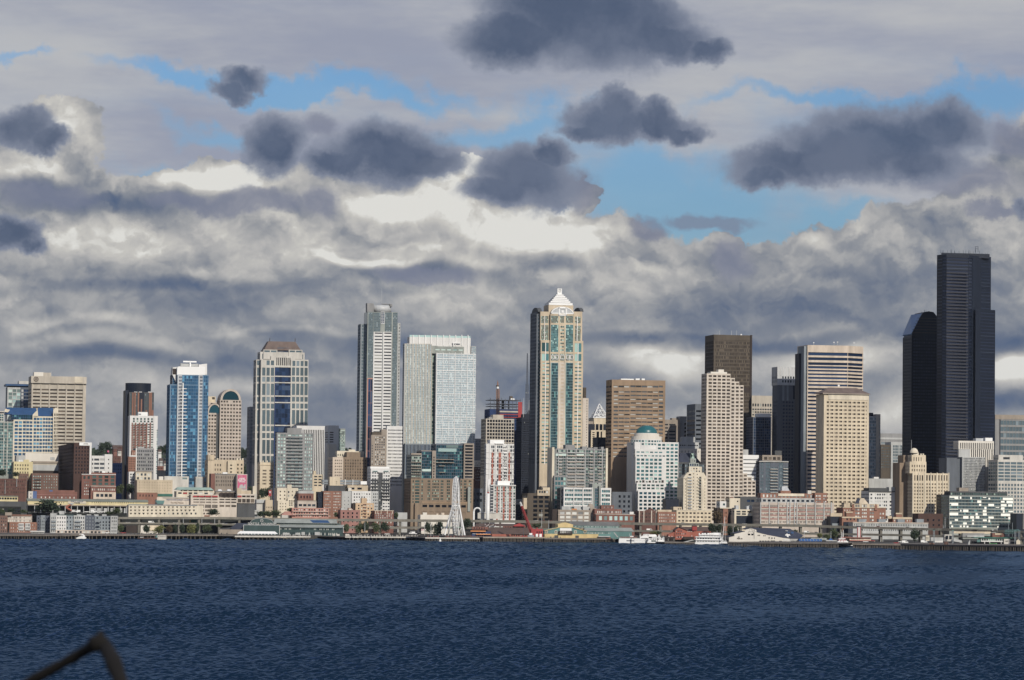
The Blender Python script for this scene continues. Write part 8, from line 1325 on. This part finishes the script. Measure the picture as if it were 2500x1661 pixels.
# water: a real wave surface over the visible bay, a flat sheet far outside it
import numpy as np
def waves(X, Y, res):
    rs = np.random.RandomState(4); H = np.zeros_like(X); wind = math.radians(-62)
    lam = np.exp(np.linspace(math.log(1.5), math.log(30), 72) + rs.normal(0, .03, 72))
    for L in lam:
        th = wind + rs.normal(0, .6); k = 2 * math.pi / L; ph = rs.uniform(0, 6.28); amp = .0155 * L
        ph_ = k * (X * math.cos(th) + Y * math.sin(th)) + ph + .7 * np.sin(k * .13 * (X * math.sin(th) - Y * math.cos(th)) + ph * 3)
        fade = np.clip(L / (1.6 * res) - .6, 0, 1) * np.clip(1.7 - L / (4.2 * res), 0, 1)
        H += amp * fade * (1 - 2 * np.abs(np.sin(ph_ / 2)) ** 1.4)
    gust = 1 + .25 * np.sin(X * .0041 - Y * .0023 + 2) + .35 * np.sin(X * .011 + Y * .004) * np.sin(Y * .0065 + 1.3) + .2 * np.sin(X * .03 - Y * .017)
    return H * gust * np.interp(Y, [500, 900, 1600, 3000], [1.6, 1.5, 1.2, .55])
nr, ncol = 1500, 900
yy = 470 * np.exp(np.linspace(0, math.log(3080 / 470), nr)); uu = np.linspace(-.19, .19, ncol)
Y, U = np.meshgrid(yy, uu, indexing='ij'); X = U * Y; res = Y * .00126
Z = waves(X, Y, res); edge = np.clip(np.minimum(np.arange(nr)[:, None], (nr - 1 - np.arange(nr))[:, None]) / 6., 0, 1); Z = Z * edge
co = np.stack([X, Y, Z], -1).reshape(-1, 3).astype(np.float32)
ii = np.arange(nr - 1)[:, None] * ncol + np.arange(ncol - 1)[None, :]
quads = np.stack([ii, ii + 1, ii + 1 + ncol, ii + ncol], -1).reshape(-1, 4).astype(np.int32)
me = bpy.data.meshes.new('water'); me.vertices.add(len(co)); me.vertices.foreach_set('co', co.ravel()); me.loops.add(quads.size); me.loops.foreach_set('vertex_index', quads.ravel())
me.polygons.add(len(quads)); me.polygons.foreach_set('loop_start', np.arange(0, quads.size, 4, dtype=np.int32)); me.update(); me.validate()
me.polygons.foreach_set('use_smooth', np.ones(len(quads), dtype=bool))
m, nt, p = newmat('water'); n = nt.nodes; l = nt.links
n.remove(p)
tc = n.new('ShaderNodeTexCoord'); nz = n.new('ShaderNodeTexNoise'); nz.inputs['Scale'].default_value = .55; nz.inputs['Detail'].default_value = 5; nz.inputs['Roughness'].default_value = .7; l.new(tc.outputs['Object'], nz.inputs[0])
bp = n.new('ShaderNodeBump'); bp.inputs['Strength'].default_value = .3; bp.inputs['Distance'].default_value = .25; l.new(nz.outputs[0], bp.inputs['Height'])
gl = n.new('ShaderNodeBsdfGlossy'); gl.inputs['Roughness'].default_value = .16; gl.inputs['Color'].default_value = (.52, .72, 1, 1); df = n.new('ShaderNodeBsdfDiffuse'); df.inputs['Color'].default_value = (.007, .019, .041, 1); fn_ = n.new('ShaderNodeFresnel'); fn_.inputs['IOR'].default_value = 1.33
for q_ in (gl, df, fn_): l.new(bp.outputs[0], q_.inputs['Normal'])
mr_ = n.new('ShaderNodeMapRange'); mr_.inputs[1].default_value = .3; mr_.inputs[2].default_value = .95; mr_.inputs[3].default_value = .0; mr_.inputs[4].default_value = .40; l.new(fn_.outputs[0], mr_.inputs[0])
ms_ = n.new('ShaderNodeMixShader'); l.new(mr_.outputs[0], ms_.inputs[0]); l.new(df.outputs[0], ms_.inputs[1]); l.new(gl.outputs[0], ms_.inputs[2]); l.new(ms_.outputs[0], n['Material Output'].inputs['Surface'])
def mth(op, a, b=None, c=None):
    k = n.new('ShaderNodeMath'); k.operation = op
    for i, v in enumerate((a, b, c)):
        if v is None: continue
        if isinstance(v, (int, float)): k.inputs[i].default_value = v
        else: l.new(v, k.inputs[i])
    return k.outputs[0]
wo = bpy.data.objects.new('water', me); C.objects.link(wo); me.materials.append(m); tag(wo, 'choppy dark blue bay', None, kind='structure')
mb = MB()
xa, xb = -.19 * 470, -.19 * 3080
for sgn in (-1, 1):
    q = [(sgn * .19 * 470, 470, 0), (sgn * .19 * 3080, 3080, 0), (sgn * 6000, 3080, 0), (sgn * 6000, 470, 0)]
    mb.poly(q if sgn < 0 else q[::-1])
mb.poly([(-6000, -3000, 0), (6000, -3000, 0), (6000, 470, 0), (-6000, 470, 0)])
tag(mb.build('open_water', 'water'), 'open bay around the view', None, kind='structure')

hz_ = MB(); hz_.box((-6500, -3100, -8), (6500, 7400, 305)); m_, nt_, p_ = newmat('haze'); nt_.nodes.remove(p_); pv = nt_.nodes.new('ShaderNodeVolumePrincipled'); pv.inputs['Color'].default_value = (.75, .85, 1, 1); pv.inputs['Density'].default_value = 1.0e-5; pv.inputs['Anisotropy'].default_value = .2; nt_.links.new(pv.outputs[0], nt_.nodes['Material Output'].inputs['Volume'])
tag(hz_.build('haze', 'haze'), 'thin bluish haze over the bay', None, kind='stuff')
# ================================================================ light and sky
SUN_EL = 31; SUN_AZ = 27          # to the right behind the camera
sd = bpy.data.lights.new('sun', 'SUN'); so = bpy.data.objects.new('sun', sd); C.objects.link(so)
sd.energy = 3.9; sd.angle = math.radians(.53); sd.color = (1, .93, .82)
e = math.radians(SUN_EL); a = math.radians(SUN_AZ); tosun = Vector((math.sin(a) * math.cos(e), -math.cos(a) * math.cos(e), math.sin(e)))
so.rotation_euler = (-tosun).to_track_quat('-Z', 'Y').to_euler(); so.location = (200, -200, 400)
w = bpy.data.worlds.new('World'); S.world = w; w.use_nodes = True; nt = w.node_tree; n = nt.nodes; l = nt.links
bg = n['Background']; out = n['World Output']
sky = n.new('ShaderNodeTexSky'); sky.sky_type = 'NISHITA'; sky.sun_disc = False; sky.sun_elevation = e; sky.sun_rotation = math.radians(180 - SUN_AZ); sky.altitude = 30; sky.air_density = 1.6; sky.dust_density = .4; sky.ozone_density = 2.2
def col(r, g, b): return tuple(lin((r / 255, g / 255, b / 255)))
STR = .1
BLR, BLG, BLB = .27, .50, .96
def vm(op, a, b=None, sc=None):
    k = n.new('ShaderNodeVectorMath'); k.operation = op
    for i, v in ((0, a), (1, b)):
        if v is None: continue
        if isinstance(v, (tuple, Vector)): k.inputs[i].default_value = v
        else: l.new(v, k.inputs[i])
    if sc is not None:
        if isinstance(sc, (int, float)): k.inputs['Scale'].default_value = sc
        else: l.new(sc, k.inputs['Scale'])
    return k.outputs['Value'] if op in ('LENGTH', 'DOT_PRODUCT', 'DISTANCE') else k.outputs[0]
tc = n.new('ShaderNodeTexCoord'); sp = n.new('ShaderNodeSeparateXYZ'); l.new(tc.outputs['Generated'], sp.inputs[0])
az = mth('ARCTAN2', sp.outputs[0], sp.outputs[1]); el = mth('ARCSINE', sp.outputs[2])
cb = n.new('ShaderNodeCombineXYZ'); l.new(mth('MULTIPLY', az, 8.3), cb.inputs[0]); l.new(mth('MULTIPLY', el, 8.3), cb.inputs[1]); P0 = cb.outputs[0]
def noise(vec, scale, det=5, rough=.55, sx=1, sy=1, off=0, dist=0):
    mp = n.new('ShaderNodeMapping'); mp.inputs['Scale'].default_value = (sx, sy, 1); mp.inputs['Location'].default_value = (off, off * .7, off * .3); l.new(vec, mp.inputs[0])
    k = n.new('ShaderNodeTexNoise'); k.inputs['Scale'].default_value = scale; k.inputs['Detail'].default_value = det; k.inputs['Roughness'].default_value = rough; k.inputs['Distortion'].default_value = dist
    l.new(mp.outputs[0], k.inputs[0]); return k
def voro(vec, scale, det, rough, sx, sy):
    mp = n.new('ShaderNodeMapping'); mp.inputs['Scale'].default_value = (sx, sy, 1); l.new(vec, mp.inputs[0]); k = n.new('ShaderNodeTexVoronoi'); k.feature = 'SMOOTH_F1'; k.voronoi_dimensions = '2D'; k.normalize = True
    k.inputs['Scale'].default_value = scale; k.inputs['Detail'].default_value = det; k.inputs['Roughness'].default_value = rough; k.inputs['Smoothness'].default_value = .55; l.new(mp.outputs[0], k.inputs[0]); return k.outputs[0]
def cen(x): return mth('SUBTRACT', x, .5)
# shared warp of the sky coordinates makes every cloud edge ragged
wn = noise(P0, 3.2, 6, .6); wv = vm('SUBTRACT', wn.outputs[1], (.5, .5, .5)); wn2 = noise(P0, 11, 5, .65, off=4); wv2 = vm('SUBTRACT', wn2.outputs[1], (.5, .5, .5))
P1 = vm('ADD', vm('ADD', P0, vm('SCALE', wv, None, .20)), vm('SCALE', wv2, None, .085))
P2 = vm('ADD', P0, vm('SCALE', wv, None, .34)); PD = vm('ADD', vm('ADD', P0, vm('SCALE', wv, None, .13)), vm('SCALE', wv2, None, .07))
wl = noise(P0, 3.2, 3, .5, .8, 1.2, 6); P3 = vm('ADD', P0, vm('SCALE', vm('SUBTRACT', wl.outputs[1], (.5, .5, .5)), None, .17))
KD = 2500 / 2360
def sdir(x, y):
    """position in the 2360-wide view -> sky coordinates (azimuth, elevation)"""
    r = ray(x * KD, y * KD).normalized(); return math.atan2(r.x, r.y) * 8.3, math.asin(r.z) * 8.3
ASP = (1, 1.5, 2.3, 3.6, 6, 11, 22); PSC = {}
def dist_(P, x, y, rx, ry, rot=0):
    """distance to a cloud centre in a sky stretched so that the ellipse becomes a circle; returns (node output, radius)"""
    A = min(ASP, key=lambda k: abs(math.log(k * ry / rx))); key = (id(P), A)
    if key not in PSC: PSC[key] = (vm('MULTIPLY', P, (1, A, 1)), P)
    c = sdir(x, y); r = math.sqrt(rx * ry * A) * KD / 1000
    return vm('DISTANCE', PSC[key][0], (c[0], c[1] * A, 0)), r
def ell(P, x, y, rx, ry, rot=0):
    """1 at the centre falling to 0 on the rim, below 0 outside"""
    d, r = dist_(P, x, y, rx, ry); return mth('MULTIPLY_ADD', d, -1 / r, 1)
def union(P, L):
    r = None
    for q in L:
        e_ = ell(P, *q); r = e_ if r is None else mth('MAXIMUM', r, e_)
    return r
def smooth(x, a, b, lo=0, hi=1):
    k = n.new('ShaderNodeMapRange'); k.interpolation_type = 'SMOOTHSTEP'; k.inputs[1].default_value = a; k.inputs[2].default_value = b; k.inputs[3].default_value = lo; k.inputs[4].default_value = hi
    l.new(x, k.inputs[0]); return k.outputs[0]
def mixc(f, a, b):
    k = n.new('ShaderNodeMix'); k.data_type = 'RGBA'
    if isinstance(f, (int, float)): k.inputs[0].default_value = f
    else: l.new(f, k.inputs[0])
    for i, v in ((6, a), (7, b)):
        if isinstance(v, tuple): k.inputs[i].default_value = (*v, 1)
        else: l.new(v, k.inputs[i])
    return k.outputs[2]
def mixf(f, a, b):
    return mth('ADD', mth('MULTIPLY', mth('SUBTRACT', 1, f), a), mth('MULTIPLY', f, b))
def accum(P, L, base):
    """sum of soft bumps: (x, y, rx, ry, rot, amount)"""
    r = base
    for q in L:
        d, rr = dist_(P, *q[:5]); r = mth('ADD', r, smooth(d, rr * .1, rr, q[5], 0))
    return r
# ---- blue sky between the clouds
skyc = vm('SCALE', sky.outputs[0], None, STR)
elr = smooth(el, 0, .16)
blue = vm('MULTIPLY', skyc, (BLR, BLG, BLB))
# ---- high thin veil with streaky gaps
streak = noise(P0, 1.5, 6, .6, .35, 1.6, 2.2); streak2 = noise(P0, 4.5, 5, .6, .22, 1.4, 7)
gaps = accum(P2, [(640, 172, 560, 36, -3, 1.15), (330, 155, 220, 30, 0, .6), (900, 198, 340, 32, -3, .75), (500, 285, 170, 50, 0, 1.0), (430, 378, 270, 44, 0, .8), (1150, 290, 330, 66, 0, 1.0), (1500, 400, 380, 120, 0, 1.2), (1620, 500, 480, 130, 0, 1.2), (1880, 212, 360, 40, -3, .9), (2280, 225, 330, 62, 0, 1.1), (1300, 250, 320, 44, 0, .6), (60, 110, 90, 18, 0, .7), (1500, 320, 220, 66, 0, .6), (1950, 520, 230, 50, 0, .8), (2010, 300, 420, 110, 0, .75)], 0.0)
veil = mth('SUBTRACT', 1.02, mth('ADD', gaps, mth('MULTIPLY', cen(streak.outputs[0]), 1.1)))
veil = mth('SUBTRACT', veil, mth('MULTIPLY', cen(streak2.outputs[0]), .75))
veil = mth('SUBTRACT', veil, smooth(el, .19, .5, 0, .75))
veilm = smooth(veil, -.2, 1.05, .15, .98)
vn = noise(P0, 2.2, 6, .62, .35, 1.6, 9)
veilc = mixc(smooth(vn.outputs[0], .34, .66), col(152, 157, 174), col(184, 185, 188))
c1 = mixc(veilm, blue, veilc)
# ---- cumulus bank
puff = noise(P1, 5.0, 4, .5, .75, 1.2, 1.5)
puffL = noise(vm('ADD', P1, (-.012, -.035, 0)), 5.0, 4, .5, .75, 1.2, 1.5)
bil = voro(P1, 6.0, 3, .55, .8, 1.15); bilL = voro(vm('ADD', P1, (.012, .03, 0)), 6.0, 3, .55, .8, 1.15)
bankL = [(100, 320, 125, 95), (60, 420, 190, 90), (130, 640, 560, 250), (330, 450, 110, 50), (420, 425, 130, 62), (520, 400, 110, 58), (600, 470, 200, 90), (720, 620, 560, 240), (900, 590, 330, 170), (1000, 430, 90, 80), (1090, 380, 34, 48), (1060, 560, 260, 150),
         (1200, 620, 330, 165), (1330, 440, 50, 50), (1390, 700, 330, 190), (1600, 780, 480, 210), (1680, 590, 70, 66), (1850, 640, 230, 110), (1980, 660, 360, 130, 4), (1860, 560, 46, 34), (2200, 620, 330, 130), (2330, 560, 220, 130), (2300, 800, 400, 250), (700, 900, 900, 260), (1900, 920, 900, 240), (-300, 500, 420, 330), (2650, 520, 420, 330)]
bank = union(P1, bankL)
far = smooth(mth('ABSOLUTE', az), .16, .24)                       # outside the view: broken cloud all round
fn = noise(P0, .42, 6, .6, .8, 1.6, 3)
bankfar = mth('SUBTRACT', mth('MULTIPLY', fn.outputs[0], 2.2), mth('ADD', .9, mth('MULTIPLY', el, .5)))
bankm = smooth(mth('ADD', mixf(far, bank, bankfar), mth('MULTIPLY', mth('SUBTRACT', .4, bil), .22)), -.02, .07)
# brightness inside the bank
big = noise(P0, 2.0, 5, .55, .75, 1.3, 5)
lit = mth('SUBTRACT', puff.outputs[0], puffL.outputs[0])
relief = mth('SUBTRACT', bilL, bil)
base = mth('MULTIPLY_ADD', cen(big.outputs[0]), .42, .572)
base = mth('ADD', base, smooth(el, .0, .06, -.08, 0))
base = mth('ADD', base, mth('MULTIPLY', lit, .9)); base = mth('ADD', base, mth('MULTIPLY', relief, smooth(el, .03, .085, .35, 1.25))); base = mth('ADD', base, mth('MULTIPLY', cen(puff.outputs[0]), .22))
sh = accum(P3, [(500, 395, 210, 56, 0, .62), (100, 300, 150, 120, 0, .5), (70, 390, 150, 40, 0, .35), (1085, 370, 60, 60, 0, .6), (1040, 430, 110, 60, 0, .45), (930, 470, 200, 56, 0, .55), (1150, 520, 250, 74, 0, .6), (560, 365, 90, 36, 0, .3), (430, 400, 110, 34, 0, .3), (1330, 560, 190, 60, 0, .4), (1250, 480, 200, 30, 0, .3), (1000, 590, 260, 45, 0, .3), (850, 605, 200, 16, 0, .35),
    (250, 560, 360, 80, 0, .36), (600, 590, 360, 80, 0, .34), (900, 720, 230, 40, 0, .2), (1110, 690, 230, 40, 0, .15), (1560, 830, 190, 50, 0, .48), (1890, 840, 210, 50, 0, .5), (2340, 845, 130, 50, 0, .5), (2060, 950, 100, 60, 0, .42), (1010, 800, 80, 60, 0, .1), (60, 745, 90, 30, 0, .25), (250, 745, 120, 26, 0, .3), (200, 790, 280, 22, 0, .22), (1860, 560, 60, 40, 0, .3), (560, 880, 130, 30, 0, .25), (340, 880, 120, 50, 0, .15), (1430, 640, 260, 60, 0, .15), (700, 780, 360, 14, 0, .15),
    (100, 440, 210, 60, 0, -.22), (300, 470, 220, 40, 0, -.25), (300, 662, 560, 24, 0, -.24), (650, 690, 420, 50, 0, -.10), (430, 715, 330, 34, 0, -.10), (930, 630, 240, 36, 0, -.28), (110, 730, 60, 30, 0, -.2), (300, 825, 420, 22, 0, -.28), (850, 805, 520, 44, 0, -.36), (650, 850, 420, 40, 0, -.2), (1120, 590, 120, 22, 0, -.2), (1270, 605, 120, 34, 0, -.3),
    (1600, 735, 480, 62, 0, -.26), (2000, 690, 520, 90, 0, -.18), (1500, 790, 330, 26, 0, -.32), (1800, 790, 300, 26, 0, -.36), (2200, 780, 330, 46, 0, -.40), (2330, 760, 170, 40, 0, -.22), (2250, 640, 300, 60, 0, -.08), (1650, 610, 90, 50, 0, -.1), (760, 960, 200, 90, 0, -.2), (380, 950, 160, 60, 0, -.1), (1250, 900, 220, 60, 0, -.15), (2330, 920, 130, 36, 0, -.35), (1420, 880, 160, 90, 0, -.15), (1800, 600, 300, 60, 0, -.05)], base)
sh = mixf(far, sh, mth('ADD', base, .06))
rp = n.new('ShaderNodeValToRGB'); cr_ = rp.color_ramp; cr_.elements[0].position = 0; cr_.elements[0].color = (*col(78, 96, 126), 1); cr_.elements[1].position = 1; cr_.elements[1].color = (*col(222, 221, 216), 1)
for p_, c_ in ((.22, (102, 113, 133)), (.42, (128, 134, 145)), (.58, (154, 156, 160)), (.74, (180, 179, 178)), (.88, (198, 196, 191))):
    q = cr_.elements.new(p_); q.color = (*col(*c_), 1)
l.new(sh, rp.inputs[0])
c2 = mixc(bankm, c1, rp.outputs[0])
# ---- grey middle clouds in front of the bank
midL = [(560, 462, 240, 34), (740, 462, 70, 40), (420, 450, 90, 26), (110, 445, 150, 42), (980, 632, 150, 26), (1330, 428, 66, 56), (1160, 455, 150, 34), (1690, 590, 66, 56), (1600, 502, 60, 28), (1688, 506, 50, 30), (2330, 320, 80, 60), (2280, 485, 90, 22), (1500, 520, 60, 34), (2200, 420, 200, 44), (740, 275, 56, 40), (1640, 500, 130, 22)]
mid = smooth(union(PD, midL), -.05, .55, 0, .72)
c3 = mixc(mid, c2, col(122, 128, 148))
# ---- dark near clouds
darkL = [(1370, 62, 280, 98), (1190, 92, 150, 64), (1300, 15, 200, 90), (1530, 90, 130, 58), (1450, 80, 200, 66), (1640, 108, 50, 40), (1450, 40, 170, 70),
         (1410, 272, 125, 48), (1500, 278, 125, 40), (1422, 245, 66, 46), (1520, 262, 70, 38), (1570, 292, 70, 24), (1350, 288, 60, 28),
         (632, 325, 82, 80), (900, 352, 180, 70), (800, 370, 90, 46), (980, 370, 100, 46), (1212, 402, 118, 92), (1160, 445, 100, 44), (1270, 350, 60, 44),
         (2040, 325, 215, 92, -6), (1870, 378, 190, 62, -8), (2170, 292, 110, 66), (1960, 350, 200, 76), (1760, 405, 70, 34), (2120, 380, 120, 50),
         (570, 172, 74, 26, -10), (530, 195, 56, 26, -30), (45, 292, 78, 58), (100, 322, 54, 36), (30, 535, 66, 46), (60, 560, 46, 26), (2350, 474, 40, 34)]
dn = noise(P1, 4.2, 6, .6, 1, 1.2, 12)
dk = mth('ADD', union(PD, darkL), mth('MULTIPLY', cen(noise(P0, 13, 5, .62, off=3).outputs[0]), .34))
dkm = smooth(dk, -.20, .20, 0, .97)
dcol = mixc(smooth(dk, .05, .6), col(126, 134, 152), mixc(smooth(dn.outputs[0], .34, .66), col(76, 90, 115), col(98, 109, 131)))
c4 = mixc(dkm, c3, dcol)
# below the horizon: plain
l.new(c4, bg.inputs['Color'])

bg.inputs['Strength'].default_value = 1.0
S.view_settings.view_transform = 'Standard'; S.view_settings.look = 'None'; S.view_settings.exposure = 0; S.view_settings.gamma = 1
S.cycles.max_bounces = 5; S.cycles.diffuse_bounces = 2; S.cycles.glossy_bounces = 3; S.cycles.transmission_bounces = 2; S.cycles.volume_bounces = 0
w.cycles.sampling_method = 'MANUAL'; w.cycles.sample_map_resolution = 512
